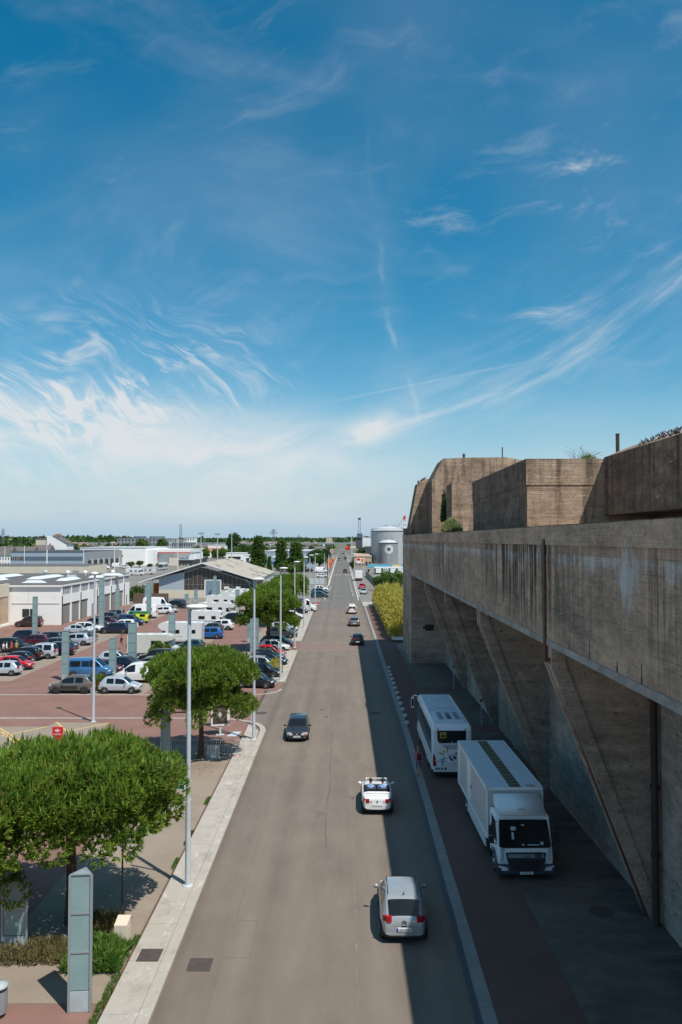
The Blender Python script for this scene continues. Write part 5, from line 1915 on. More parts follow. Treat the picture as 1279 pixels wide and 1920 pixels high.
# --- dark hatchback coming towards us
x, y = xy(556, 1391, 1.9)
vw = car('estate', 'slate', x, y, R(181), 'dark grey hatchback with orange indicator coming towards the camera', MOV, name='car', scale=.93)
m = MB(); m.box(-.70, .70, 2.20, 2.262, .56, .68); add(vw, 'front_panel', m, 'trim')
for sx in (-1, 1):
    m = MB(); m.box(*sorted((sx * .34, sx * .60)), 2.21, 2.275, .56, .68); add(vw, 'headlight', m, 'headlight')
    m = MB(); m.box(*sorted((sx * .605, sx * .72)), 2.15, 2.262, .56, .68); add(vw, 'indicator', m, 'amber' if sx < 0 else 'headlight')
m = MB(); m.box(-.03, .03, 2.25, 2.28, .58, .67); add(vw, 'emblem', m, 'headlight')
m = MB(); m.box(-.26, .26, 2.25, 2.285, .40, .51); add(vw, 'number_plate', m, 'plate')
lettering('CY-168-RP', .08, 'ink', vw, (0, 2.292, .455), (R(90), 0, R(180)), .002)
m = MB(); m.box(.2, .35, 1.55, 1.6, .93, 1.0); add(vw, 'wiper', m, 'trim')

x, y = xy(671, 1211, 1.9); c = car('hatch', 'black', x, y, 0, 'black hatchback with pale number plate at the edge of the shadow', MOV, name='car')
x, y = xy(664.5, 1175, 2.1); c = car('estate', 'grey', x, y, R(1), 'dark grey car following the white van up the road', MOV, name='car')
x, y = xy(660, 1151.5, 2.1); c = car('kangoo', 'whitecar', x, y, R(1), 'small white van with a yellow panel on its roof', MOV, 'van', name='van')
m = MB(); m.box(-.55, .55, -1.1, .1, 1.86, 1.885); add(c, 'roof_panel', m, 'yellowline')
m = MB(); m.box(-.62, -.05, -2.115, -2.10, 1.1, 1.45); m.box(.05, .62, -2.115, -2.10, 1.1, 1.45); add(c, 'rear_window', m, 'carglass')
pbr('c_yellow', (0.85, 0.65, 0.02), 0.4)
setmat(c.children[-2], 'c_yellow')
for (u, v, k, col, rz, lab) in ((647.5, 1074, 'suv', 'maroonc', 0, 'dark red off-roader just past the dashed crossing'), (636.5, 1051, 'mpv', 'grey', 180, 'grey car coming down the far road'), (647.3, 1049, 'van', 'slate', 0, 'dark van in the right lane of the far road'),
                                (643.6, 1039, 'hatch', 'black', 0, 'black car far up the road'), (638.5, 1032, 'hatch', 'whitecar', 180, 'white car far up the road coming nearer'), (643.4, 1033.5, 'van', 'silver', 0, 'silver van far up the road')):
    x, y = xy(u, v, 2); car(k, col, x, y, R(rz), lab, MOV, name='car', detail=1)

# --- parked cars: kind, colour, u, v (middle of the near side on the ground), heading
RT, LF = -90, 90
P = [
 # row beside the pavement
 ('hatch', 'black', 478, 1291, -97, 'black car nearest the side street in the pavement row'),
 ('hatch', 'black', 493, 1272, -97, 'glossy black car beside the straw coloured shrub'),
 ('hatch', 'silver', 491, 1257, -98, 'silver car second behind the straw coloured shrub'),
 ('estate', 'darkblue', 502, 1249, -98, 'dark blue car in the pavement row just south of the red one'),
 ('hatch', 'darkgreycar', 503, 1241, -98, 'charcoal car squeezed next to the red one in the pavement row'),
 ('hatch', 'red', 505, 1234, -98, 'bright red car in the pavement row by the pine trunk'),
 ('hatch', 'whitecar', 515, 1222, -98, 'white hatchback under the row pine beside the pavement'),
 ('estate', 'grey', 519, 1213, -98, 'grey estate behind the white hatchback in the pavement row'),
 ('suv', 'darkgreycar', 528, 1197, -95, 'dark grey off-roader past the gap in the pavement row'),
 ('estate', 'palesilver', 532, 1185, -95, 'pale silver car behind the dark grey off-roader'),
 ('hatch', 'maroonc', 541, 1171, -95, 'dark red car in the shade of the farther pines'),
 ('hatch', 'whitecar', 549, 1161, -95, 'white car in the shade of the farther pines'),
 ('estate', 'black', 556, 1151, -95, 'black car in the shade of the farther pines'),
 ('panelvan', 'whitecar', 566, 1147, -95, 'white van end of the pavement row'),
 # centre rows
 ('crossover', 'taupe', 130, 1301, LF, 'matt grey brown crossover with black side panels at the side street'),
 ('hatch', 'palesilver', 222, 1301, RT, 'silver hatchback parked alone at the end of the centre row'),
 ('van', 'bluevan', 164, 1271, RT, 'bright blue minibus with dark windows'),
 ('van', 'whitecar', 256, 1281, LF, 'white panel van half hidden by the second pine'),
 ('estate', 'maroonc', 188, 1264, RT, 'dark maroon car behind the blue minibus'),
 ('saloon', 'darkblue', 220, 1257, LF, 'dark blue saloon with lit red tail lamp by the light column'),
 ('hatch', 'palesilver', 213, 1247, RT, 'pale silver car behind the dark blue saloon'),
 ('estate', 'grey', 280, 1258, LF, 'grey car behind the white panel van'),
 ('suv', 'black', 292, 1245, LF, 'black off-roader in front of the old white camper'),
 ('hatch', 'teal', 354, 1222, LF, 'dark green car behind the first lamp pole'),
 ('suv', 'bluecar', 388, 1198.5, LF, 'vivid blue off-roader at the lane edge'),
 ('hatch', 'slate', 394, 1187, LF, 'dark blue grey car between the blue and white off-roaders'),
 ('suv', 'whitecar', 410, 1182, LF, 'white off-roader beside the motorhome'),
 ('crossover', 'black', 431, 1167, LF, 'black crossover in front of the white motorhomes'),
 # west rows
 ('hatch', 'palesilver', -2, 1268, LF, 'pale silver car cut by the left edge of the picture'),
 ('hatch', 'red', 24, 1257, RT, 'bright red car at the left edge of the car park'),
 ('hatch', 'black', 24, 1248, LF, 'black car behind the bright red one'),
 ('crossover', 'black', 40, 1240, LF, 'black crossover beside the people at the left'),
 ('mpv', 'palesilver', 67, 1236, LF, 'boxy pale silver people carrier'),
 ('suv', 'darkblue', 101, 1230, LF, 'dark blue off-roader behind the leaning light column'),
 ('estate', 'darkgreycar', 112, 1218, RT, 'dark estate behind the dark blue off-roader'),
 ('suv', 'palesilver', 136, 1211, LF, 'silver white off-roader with its tail to the red lane'),
 ('crossover', 'darkgreycar', 149, 1206, LF, 'dark grey crossover beside the silver white one'),
 ('saloon', 'palesilver', 144, 1189, RT, 'pale silver coupe in the west row'),
 ('suv', 'whitecar', 163, 1187, RT, 'white off-roader with black roof rails in the west row'),
 ('suv', 'darkblue', 213, 1188.5, LF, 'dark navy people carrier at the lane edge of the west row'),
 ('suv', 'whitecar', 228, 1182, LF, 'white car tucked behind the dark navy people carrier'),
 ('hatch', 'slate', 182, 1176, RT, 'slate blue car behind the tall light column'),
 ('hatch', 'maroonc', 200, 1173, RT, 'maroon small car beside the slate blue one'),
 ('suv', 'darkgreycar', 196, 1166, LF, 'dark off-roader in the far part of the west row'),
 ('mpv', 'grey', 208, 1162, LF, 'grey people carrier in the far part of the west row'),
 ('kangoo', 'petrol', 244, 1173, RT, 'petrol blue small van in front of the yellow and green one'),
 ('saloon', 'palesilver', 311, 1149, RT, 'white car with a black cover on its bonnet'),
 ('estate', 'whitecar', 302, 1152, LF, 'white car farther along beside the motorhome van'),
 ('suv', 'black', 333, 1141, RT, 'black off-roader in the far corner by the low wall'),
 ('estate', 'darkblue', 328, 1137, LF, 'dark people carrier behind the black off-roader'),
 ('mpv', 'black', 22, 1224, RT, 'large black people carrier in the west row'),
 ('estate', 'maroonc', 60, 1211, LF, 'dark red car behind the black people carrier'),
 ('suv', 'darkblue', 52, 1204, RT, 'dark blue car at the back of the west row'),
 ('suv', 'slate', 86, 1208, LF, 'slate car right behind the leftmost light column'),
 ('mpv', 'brown', 50, 1176, LF, 'dark brown people carrier parked against the white wall'),
]
for k, c, u, v, rz, lab in P:
    S = SPEC[k]
    p = at(u, v)
    off = S['W'] / 2 * abs(math.sin(R(rz)))
    car(k, c, p.x, p.y + off, R(rz), lab, rims='rimdark' if c in ('taupe',) else 'rim', cat='van' if 'van' in lab and 'minibus' not in lab else ('minibus' if 'minibus' in lab else 'car'),
        detail=1)
# side cladding of the crossover, and roof rails
t = [o for o in COL.objects if o.get('label', '').startswith('matt grey brown')][0]
for sx in (-1, 1):
    m = MB(); m.box(*sorted((sx * .872, sx * .905)), -.75, .85, .46, .74); add(t, 'side_cladding', m, 'trim')
roof_rail(t, -1.3, .6, .56, 1.66)
for lab in ('vivid blue', 'white off-roader with black', 'silver white off-roader'):
    t = [o for o in COL.objects if o.get('label', '').startswith(lab)][0]
    roof_rail(t, -1.5, .8, .60, 1.72)
t = [o for o in COL.objects if o.get('label', '').startswith('bright blue minibus')][0]
for sx in (-1, 1):
    for (y0, y1) in ((-1.9, -.8), (-.65, .15)):
        m = MB(); m.add([(sx * .925, y0, 1.18), (sx * .925, y1, 1.18), (sx * .80, y1, 1.72), (sx * .80, y0, 1.72)], [(0, 1, 2, 3)]); add(t, 'side_window', m, 'carglass')
t = [o for o in COL.objects if o.get('label', '').startswith('white car with a black cover')][0]
m = MB(); m.lathe([(.7, .0), (.66, .5), (.35, .7)], (0, 1.5, .75), 8); add(t, 'bonnet_cover', m, 'darkgrey')

# far cars
FAR = [('suv', 'black', 569, 1072.5, RT, 'dark car by the grey wall in the asphalt yard'), ('estate', 'maroonc', 578, 1072.5, LF, 'dark red car by the grey wall in the asphalt yard'), ('panelvan', 'whitecar', 602, 1074, RT, 'white delivery van in the asphalt yard by the flags'),
       ('estate', 'whitecar', 604, 1083, RT, 'white estate parked before the white delivery van'), ('crossover', 'whitecar', 602, 1109, RT, 'white car behind the teal one near the road bend'), ('suv', 'petrol', 600, 1115, RT, 'dark teal off-roader near the road bend'), ('suv', 'teal', 599, 1121, RT, 'nearest teal off-roader at the road bend'),
       ('hatch', 'red', 679, 1104, 170, 'red car parked on the right forecourt'), ('hatch', 'palesilver', 682, 1114, 175, 'silver car parked nose towards us on the right forecourt'),
       ('panelvan', 'whitecar', 44 + 150, 1067, RT, 'white van near the hangar bays'), ('panelvan', 'whitecar', 220, 1065, RT, 'second white van near the hangar bays'), ('mpv', 'whitecar', 235, 1066, RT, 'white and dark van at the end of the hangar vans'),
       ('kangoo', 'whitecar', 519, 1090, RT, 'small white van behind the fence east of the hall'), ('suv', 'slate', 513, 1049, RT, 'dark car far off by the poplars')]
for k, c, u, v, rz, lab in FAR:
    p = at(u, v)
    car(k, c, p.x, p.y + .9, R(rz), lab, 'cars parked farther away', 'van' if 'van' in k or k == 'kangoo' else 'car', detail=1 if v > 1080 else 0)
rr = random.Random(77)
for i in range(26):
    u = 395 + rr.uniform(-50, 95); v = 1051 + rr.uniform(-3, 6)
    p = at(u, v)
    c = rr.choice(['black', 'darkgreycar', 'silver', 'darkblue', 'slate', 'whitecar', 'grey'])
    cn = {'black': 'black', 'darkgreycar': 'dark grey', 'silver': 'silver', 'darkblue': 'dark blue', 'slate': 'slate', 'whitecar': 'white', 'grey': 'grey'}[c]
    car(rr.choice(['hatch', 'suv', 'estate']), c, p.x, p.y, R(rr.choice([0, 180, 90])), f'{cn} car in the tightly packed yard behind the hall roof', 'cars packed in the yard behind the hall', detail=0)

# ================================================================== campers, caravan
def camper(x, y, rz, label, L=6.2, H=2.85, over=True, W=2.15, body='c_whitecar', cat='motorhome', stripe=None, windows=((-1.9, -.9), (.2, .9)), awn=True):
    t = thing('motorhome', label, cat, (x, y, 0), rz, 'motorhomes and campers')
    m = MB()
    y0 = -L / 2
    yc = y0 + L * .72
    if over:
        prof = [(y0, .55), (y0 - .0, H - .12), (y0 + .12, H), (yc + .2, H + .03), (yc + .95, H - .18), (yc + 1.05, H - .55), (yc + .55, 2.0), (yc, 1.95), (yc, .55)]
    else:
        prof = [(y0, .55), (y0, H - .12), (y0 + .12, H), (yc, H), (yc + .35, H - .25), (yc + .1, 1.95), (yc, .55)]
    m.extr([(a, b) for a, b in prof], 'x', -W / 2, W / 2); o = add(t, 'body', m, body); fix_normals(o.data)
    m = MB()
    cab = [(yc, .45), (yc, 2.0), (yc + .35, 1.95), (yc + .95, 1.30), (L / 2 - .08, 1.05), (L / 2, .8), (L / 2, .45)]
    m.extr(cab, 'x', -W / 2 + .1, W / 2 - .1); o = add(t, 'cab', m, body); fix_normals(o.data)
    m = MB(); m.quad((-W / 2 + .2, yc + .40, 1.92), (W / 2 - .2, yc + .40, 1.92), (W / 2 - .18, yc + .97, 1.34), (-W / 2 + .18, yc + .97, 1.34)); add(t, 'windscreen', m, 'carglass')
    for sx in (-1, 1):
        m = MB(); X = sx * (W / 2 - .09)
        m.add([(X, yc + .08, 1.25), (X, yc + .85, 1.28), (X, yc + .4, 1.85), (X, yc + .08, 1.85)], [(0, 1, 2, 3)]); add(t, 'side_window', m, 'carglass')
        for (a, b) in windows:
            m = MB(); X = sx * (W / 2 + .012)
            m.box(*sorted((sx * W / 2, X)), a, b, 1.55, 2.05); add(t, 'side_window', m, 'carglass')
            m = MB(); m.box(*sorted((sx * W / 2, sx * (W / 2 + .008))), a - .05, b + .05, 1.50, 2.10); add(t, 'window_frame', m, 'lightgrey')
        m = MB(); m.box(*sorted((sx * W / 2, sx * (W / 2 + .01))), y0, yc, .55, .75); add(t, 'skirt', m, 'lightgrey')
        if stripe:
            m = MB(); m.box(*sorted((sx * W / 2, sx * (W / 2 + .006))), y0 + .1, yc, 1.15, 1.32); add(t, 'stripe', m, stripe)
        if awn and sx < 0:
            m = MB(); m.box(sx * (W / 2 + .12), sx * W / 2, y0 + .6, yc - .2, H - .16, H - .02); add(t, 'awning_case', m, 'lightgrey')
    for (a, b) in ((y0 + .9, y0 + 1.5), (y0 + 2.4, y0 + 3.0), (yc - .4, yc + .1)):
        m = MB(); m.box(-.3, .3, a, b, H, H + .09); add(t, 'roof_hatch', m, 'skylight')
    C = car_meshes('panelvan')
    for ay in (y0 + L * .26, yc + .75 + .3):
        for sx in (1, -1):
            w = link('wheel', C['tyre'], t); w.location = (sx * (W / 2 - .14), ay, .34)
            q = link('rim', C['rim'], w); q.rotation_euler = (0, 0, 0 if sx > 0 else math.pi)
    for sx in (-1, 1):
        m = MB(); m.box(*sorted((sx * (W / 2 - .25), sx * (W / 2 - .05))), y0 - .02, y0, .75, 1.0); add(t, 'taillight', m, 'taillight')
        m = MB(); m.box(*sorted((sx * (W / 2 - .45), sx * (W / 2 - .12))), L / 2 - .05, L / 2 + .02, .72, .9); add(t, 'headlight', m, 'headlight')
    return t


def C2(u, v, dy=1.1):
    p = at(u, v); return p.x, p.y + dy
x, y = C2(286, 1233); t = camper(x, y, R(RT), 'old cream white overcab camper with a bicycle on its back', 6.3, 2.75, body='c_cream', windows=((-.2, .9),))
m = MB()
for yy_ in (-3.3, -3.5):
    for xx_ in (-.45, .45):
        n_ = 14
        pts = [(xx_ + .3 * math.cos(2 * math.pi * i / n_), yy_, 1.25 + .3 * math.sin(2 * math.pi * i / n_)) for i in range(n_ + 1)]
        m.path(pts, .015, 4)
m.path([(-.45, -3.4, 1.25), (-.1, -3.4, 1.6), (.35, -3.4, 1.6), (0, -3.4, 1.2), (-.1, -3.4, 1.6)], .018, 4)
o = add(t, 'x', m, 'dark'); o.name = 'bicycle_rack'
x, y = C2(331, 1209); t = camper(x, y, R(LF), 'largest white motorhome with a round blue emblem on its flank', 6.9, 3.0, W=2.3, windows=((-2.6, -2.1), (-.4, .7)), awn=False)
pbr('emblemblue', (0.14, 0.24, 0.45), .5)
for sx, rz_ in ((-1, R(-90)), (1, R(90))):
    m = MB(); m.lathe([(.34, 0), (.34, .012)], n=16, smooth=False); m.v = [(sx * (1.15 + v[2]), v[0] + .9, v[1] + 1.15) for v in m.v]; o = add(t, 'emblem', m, 'emblemblue'); fix_normals(o.data)
    lettering('Ocean', .36, 'lightgrey', t, (sx * 1.165, -.5, 1.15), (R(90), 0, rz_))
for (u, v, rz, L, H, lab, st) in ((394, 1179, RT, 6.6, 2.85, 'white motorhome with a grey side door behind the white off-roader', 'midgrey'), (407, 1160, RT, 7.0, 2.9, 'white motorhome with grey stripe, middle of the far group', 'lightgrey'),
                          (418, 1143, RT, 7.0, 2.9, 'white overcab motorhome nearer the hall', None), (441, 1133, RT, 6.6, 2.8, 'white motorhome by the east corner of the hall', 'redpaint'), (455, 1129, RT, 6.3, 2.8, 'white motorhome partly behind the row pine', None), (440, 1126, LF, 6.3, 2.7, 'rounded white caravan nearest the hall wall', None)):
    x, y = C2(u, v); camper(x, y, R(rz), lab, L, H, stripe=st, over='overcab' in lab or 'stripe' in lab)
for (u, v, rz, lab) in ((252, 1079, RT, 'white motorhome parked beyond the garage roof'), (275, 1077, LF, 'second white motorhome beyond the garage roof')):
    x, y = C2(u, v); camper(x, y, R(rz), lab, 7, 2.9, stripe='midgrey')
x, y = C2(262, 1160, 1); t = car('panelvan', 'whitecar', x, y, R(LF), 'white high roofed camper van with small dark side windows', cat='camper van', name='camper_van')
for sx in (-1, 1):
    for (a, b) in ((-2.2, -1.5), (-.3, .7)):
        m = MB(); m.box(*sorted((sx * 1.0, sx * 1.02)), a, b, 1.5, 1.95); add(t, 'side_window', m, 'carglass')
x, y = C2(293, 1144, 1); t = car('panelvan', 'whitecar', x, y, R(RT), 'white van with a red logo near the hall', cat='van', name='parked_van')
m = MB(); m.add([(1.03, -2.3, 1.9), (1.03, -1.9, 1.9), (1.03, -1.6, 1.4), (1.03, -2.0, 1.4)], [(0, 1, 2, 3)]); add(t, 'logo', m, 'redpaint')
x, y = C2(250, 1169, 1); t = car('van', 'lime', x, y, R(LF), 'bright yellow van with green roof and a spare wheel on its tail', cat='van', name='parked_van')
pbr('greenroof', (0.01, 0.18, 0.09), .4)
m = MB(); m.extr([(-2.42, 1.80), (-2.3, 1.96), (.9, 2.02), (.9, 1.80)], 'x', -.80, .80); o = add(t, 'roof', m, 'greenroof'); fix_normals(o.data)
for sx in (-1, 1):
    for (a, b) in ((-2.0, -1.1), (-.4, .3)):
        m = MB(); m.box(*sorted((sx * .90, sx * .955)), a, b, 1.22, 1.6); add(t, 'side_window', m, 'carglass')
q = link('spare_wheel', car_meshes('suv')['tyre'], t); q.location = (.2, -2.6, 1.1); q.rotation_euler = (0, 0, R(90)); q.scale = (1, 1.1, 1.1)
# ================================================================== box truck
pbr('truckwhite', (0.84, 0.86, 0.86), .45)
pbr('boxside', (0.55, 0.54, 0.53), .55)
pbr('boxroof', rough=.5, fn=lambda P, x, y, z, g: (scalec((0.66, 0.72, 0.76), nz(P, 1.2, 3) * .2 + .9),))
pbr('olive', (0.085, 0.09, 0.055), .5)
pbr('oliveline', (0.42, 0.42, 0.30), .5)
pbr('bumperblue', (0.05, 0.065, 0.09), .5)
t = thing('box_truck', 'white box lorry parked nose towards us in front of the coach', 'lorry', (7.72, 39.35, .10), R(180.6))
W = 1.25
y0, y1 = -5.2, 3.1     # rear, front of the box (local +y is forward)
m = MB(); m.box(-W, W, y0, y1, 1.02, 3.20); add(t, 'cargo_box', m, 'boxside')
m = MB(); m.box(-W + .03, W - .03, y0 + .03, y1 - .03, 3.20, 3.235); add(t, 'roof_skin', m, 'boxroof')
m = MB()
for sx in (-1, 1):
    m.box(*sorted((sx * (W - .02), sx * (W + .03))), y0 - .02, y1 + .02, 3.13, 3.25)
    m.box(*sorted((sx * (W - .02), sx * (W + .03))), y0, y1, 1.0, 1.14)
    m.box(*sorted((sx * (W - .03), sx * (W + .025))), y1 - .08, y1 + .03, 1.0, 3.25)
    m.box(*sorted((sx * (W - .03), sx * (W + .025))), y0 - .03, y0 + .06, 1.0, 3.25)
m.box(-W, W, y1, y1 + .03, 3.13, 3.25); m.box(-W, W, y0 - .03, y0, 3.13, 3.25)
add(t, 'edge_profile', m, 'truckwhite')
n = 17
for i in range(n):
    a = y0 + .06 + (y1 - y0 - .12) * i / n
    m = MB(); m.box(-.30, .10 + .10, a + .075, a + (y1 - y0 - .12) / n - .002, 3.24, 3.25); add(t, 'roof_light', m, 'olive')
m = MB(); m.box(-.31, .21, y0 + .05, y1 - .05, 3.236, 3.2435); add(t, 'roof_light_frame', m, 'oliveline')
m = MB(); m.box(W + .0, W + .018, -2.2, -1.1, 1.2, 3.05); add(t, 'side_door', m, 'truckwhite')
m = MB(); m.box(W, W + .02, y0 + .25, y0 + .7, 1.3, 2.5); m.box(W, W + .02, y0 + .25, y0 + .7, 2.56, 3.0); add(t, 'side_decal', m, 'truckwhite')
m = MB(); m.box(W, W + .035, -1.02, -.98, 1.9, 2.1); add(t, 'door_handle', m, 'trim')
m = MB(); m.box(-.95, -.55, y1 - .35, y1 - .1, 3.235, 3.26); add(t, 'roof_plate', m, 'oliveline')
m = MB(); m.box(-.45, .45, y0 + .2, y1 + 1.6, .62, .9); add(t, 'chassis', m, 'dark')
for sx in (-1, 1):
    for z in (.45, .62, .79):
        m = MB(); m.box(*sorted((sx * (W - .05), sx * W)), -2.2, 2.6, z, z + .10); add(t, 'side_guard', m, 'truckwhite')
    m = MB(); m.box(*sorted((sx * (W - .5), sx * (W - .1))), -1.8, 1.4, .45, .95); add(t, 'tank', m, 'darkgrey')
CW = 1.16
cabp = [(3.22, .62), (3.22, 2.42), (3.55, 2.50), (4.50, 2.46), (5.0, 1.28), (5.12, .95), (5.10, .62)]
m = MB(); m.extr(cabp, 'x', -CW, CW); o = add(t, 'cab', m, 'truckwhite'); fix_normals(o.data)
bm = bmesh.new(); bm.from_mesh(o.data); bmesh.ops.bevel(bm, geom=[e for e in bm.edges], offset=.07, segments=3, affect='EDGES', profile=.6); bm.to_mesh(o.data); bm.free()
for p_ in o.data.polygons: p_.use_smooth = True
m = MB(); m.add([(-CW + .13, 4.575, 2.33), (0, 4.60, 2.35), (CW - .13, 4.575, 2.33), (CW - .05, 4.99, 1.36), (CW - .16, 5.01, 1.29), (-CW + .16, 5.01, 1.29), (-CW + .05, 4.99, 1.36)], [(0, 1, 2, 3, 4, 5, 6)])
m.v = [(v[0], v[1] + .035, v[2]) for v in m.v]; add(t, 'windscreen', m, 'carglass')
# pale patches on the glass: painted reflections and things inside the cab
m = MB()
for (xx, zz, w_, h_, ) in ((.35, 1.95, .22, .14), (-.02, 2.12, .12, .05), (.04, 1.40, .10, .05), (-.78, 1.42, .13, .11), (-.60, 1.40, .50, .035), (.45, 1.62, .10, .26)):
    yy_ = 5.085 - (zz - 1.29) * .418
    m.add([(xx, yy_, zz), (xx + w_, yy_, zz), (xx + w_, yy_ - h_ * .418, zz + h_), (xx, yy_ - h_ * .418, zz + h_)], [(0, 1, 2, 3)])
add(t, 'windscreen_patch', m, 'lightgrey')
m = MB(); m.extr([(3.2, 2.50), (3.2, 3.02), (3.45, 3.06), (4.15, 2.86), (4.62, 2.50)], 'x', -1.02, 1.02); o = add(t, 'wind_deflector', m, 'truckwhite'); fix_normals(o.data)
bm = bmesh.new(); bm.from_mesh(o.data); bmesh.ops.bevel(bm, geom=[e for e in bm.edges], offset=.06, segments=3, affect='EDGES'); bm.to_mesh(o.data); bm.free()
for p_ in o.data.polygons: p_.use_smooth = True
m = MB(); m.box(-1.0, 1.0, 4.50, 4.60, 2.43, 2.48); add(t, 'roof_lip', m, 'truckwhite')
lettering('LESUR', .12, 'midgrey', t, (0, 4.42, 2.70), (R(38), 0, R(180)), .003)
m = MB(); m.add([(-.86, 5.15, 1.14), (.86, 5.15, 1.14), (.80, 5.20, .80), (.66, 5.26, .52), (.45, 5.262, .42), (-.45, 5.262, .42), (-.66, 5.26, .52), (-.80, 5.20, .80)], [(0, 1, 2, 3, 4, 5, 6, 7)]); m.box(-.70, .70, 5.0, 5.13, .62, 1.12); add(t, 'grille', m, 'dark')
for z in (.56, .64, .72, .80):
    m = MB(); m.box(-.60, .60, 5.21 + (.8 - z) * .2, 5.225 + (.8 - z) * .2, z, z + .02); add(t, 'grille_bar', m, 'trim')
m = MB(); m.box(-.76, .76, 5.15, 5.195, .93, 1.08); add(t, 'name_bar', m, 'midgrey')
lettering('DAF', .15, 'ink', t, (-.05, 5.20, 1.0), (R(90), 0, R(180)), .004, 1.1)
m = MB(); m.extr([(4.9, .20), (5.22, .26), (5.24, .52), (5.16, .62), (4.9, .64)], 'x', -1.2, 1.2); o = add(t, 'bumper', m, 'bumperblue'); fix_normals(o.data)
for sx in (-1, 1):
    m = MB(); m.add([(sx * .74, 5.262, .44), (sx * 1.0, 5.262, .42), (sx * 1.19, 5.20, .50), (sx * 1.17, 5.20, .62), (sx * .84, 5.25, .56)], [(0, 1, 2, 3, 4)]); add(t, 'headlight', m, 'headlight'); m = MB(); m.box(*sorted((sx * 1.0, sx * 1.06)), 5.262, 5.27, .47, .52); add(t, 'lamp_bulb', m, 'truckwhite')
    m = MB(); m.box(*sorted((sx * .93, sx * 1.06)), 5.02, 5.13, .80, 1.30); add(t, 'air_deflector', m, 'lightgrey')
    m = MB(); m.lathe([(.30, -.08), (.58, -.08), (.60, .0), (.60, .22), (.56, .24)], n=20); m.v = [(sx * (1.0 + v[2] * .9), v[0] + 4.28, v[1] + .42) for v in m.v]
    m.f = [f for f in m.f if sum(m.v[i][2] for i in f) / len(f) > .46]; m.m = m.m[:len(m.f)]; m.sm = m.sm[:len(m.f)]
    o = add(t, 'mudguard', m, 'bumperblue'); fix_normals(o.data)
    m = MB(); m.path([(sx * 1.15, 4.75, 2.3), (sx * 1.42, 4.85, 2.25), (sx * 1.42, 4.85, 1.45), (sx * 1.15, 4.8, 1.4)], .02, 5); add(t, 'mirror_arm', m, 'trim')
    m = MB(); m.box(*sorted((sx * 1.30, sx * 1.52)), 4.80, 4.92, 1.80, 2.18); m.box(*sorted((sx * 1.30, sx * 1.52)), 4.80, 4.92, 1.46, 1.74); add(t, 'mirror', m, 'trim')
    m = MB(); m.add([(sx * (CW + .01), 3.75, 1.45), (sx * (CW + .01), 4.85, 1.45), (sx * (CW + .01), 4.5, 2.28), (sx * (CW + .01), 3.75, 2.28)], [(0, 1, 2, 3)]); add(t, 'side_window', m, 'carglass')
    m = MB(); m.box(*sorted((sx * CW, sx * (CW + .012))), 3.66, 3.68, .65, 2.3); add(t, 'door_seam', m, 'trim')
    m = MB(); m.box(*sorted((sx * (CW), sx * (CW + .03))), 3.80, 3.98, 1.25, 1.30); add(t, 'door_handle', m, 'trim')
tw = MB(); tw.lathe([(.28, -.14), (.45, -.14), (.48, -.1), (.48, .1), (.45, .14), (.28, .14)], n=22); tw.v = [(v[2], v[0], v[1]) for v in tw.v]; tw = tw.mesh('tyre', 'tyre')
rw = MB(); rw.lathe([(.29, .05), (.29, .15), (.2, .10), (.09, .11), (.08, .2), (.02, .21)], n=18); rw.v = [(v[2], v[0], v[1]) for v in rw.v]; rw = rw.mesh('rim', 'lightgrey')
def big_wheels(t, ys, W, r=.48):
    for ay in ys:
        for sx in (-1, 1):
            w = link('wheel', tw, t); w.location = (sx * (W - .17), ay, .48); w.rotation_euler = (0, 0, 0 if sx > 0 else math.pi)
            link('rim', rw, w)
big_wheels(t, (4.28, -2.9), 1.2)
m = MB(); m.box(-.28, .28, 5.24, 5.26, .27, .38); add(t, 'number_plate', m, 'plate')
lettering('EX-401-VF', .085, 'ink', t, (0, 5.264, .325), (R(90), 0, R(180)), .002)
m = MB(); m.box(-.66, -.36, 5.19, 5.21, .88, 1.10); add(t, 'number_cover', m, 'darkgrey')
for sx in (-1, 1):
    m = MB(); m.box(*sorted((sx * .8, sx * 1.15)), y0 - .05, y0, .75, .9); add(t, 'taillight', m, 'taillight')

# ================================================================== coach
pbr('coachwhite', (0.82, 0.84, 0.86), .4, coat=.3)
pbr('coachroof', (0.62, 0.70, 0.76), .5)
t = thing('coach', 'white touring coach seen from behind with coloured figures on its tail', 'coach', (6.62, 53.6, .10), R(-.4))
L, W, H = 10.4, 1.2, 3.2
y0, y1 = -L / 2, L / 2
prof = [(y0, .42), (y0 - .02, 1.2), (y0 + .06, 2.9), (y0 + .35, H), (y1 - .9, H), (y1 - .3, 3.02), (y1 - .05, 1.3), (y1, .42)]
m = MB(); m.extr(prof, 'x', -W, W); o = add(t, 'body', m, 'coachwhite'); fix_normals(o.data)
bm = bmesh.new(); bm.from_mesh(o.data); bmesh.ops.bevel(bm, geom=[e for e in bm.edges if abs(e.verts[0].co.x) > 1.1 and abs(e.verts[1].co.x) > 1.1 and e.verts[0].co.x * e.verts[1].co.x > 0], offset=.12, segments=4, affect='EDGES'); bm.to_mesh(o.data); bm.free()
for p_ in o.data.polygons: p_.use_smooth = True
o.data.set_sharp_from_angle(angle=R(35))
m = MB(); m.box(-.95, .95, y0 + .5, y1 - 1.0, H, H + .03); add(t, 'roof_panel', m, 'coachroof')
for sx in (-1, 1):
    m = MB(); m.path([(sx * 1.0, y0 + .35, H + .02), (sx * 1.0, y1 - 1.2, H + .02)], .035, 6); add(t, 'roof_gutter', m, 'coachwhite')
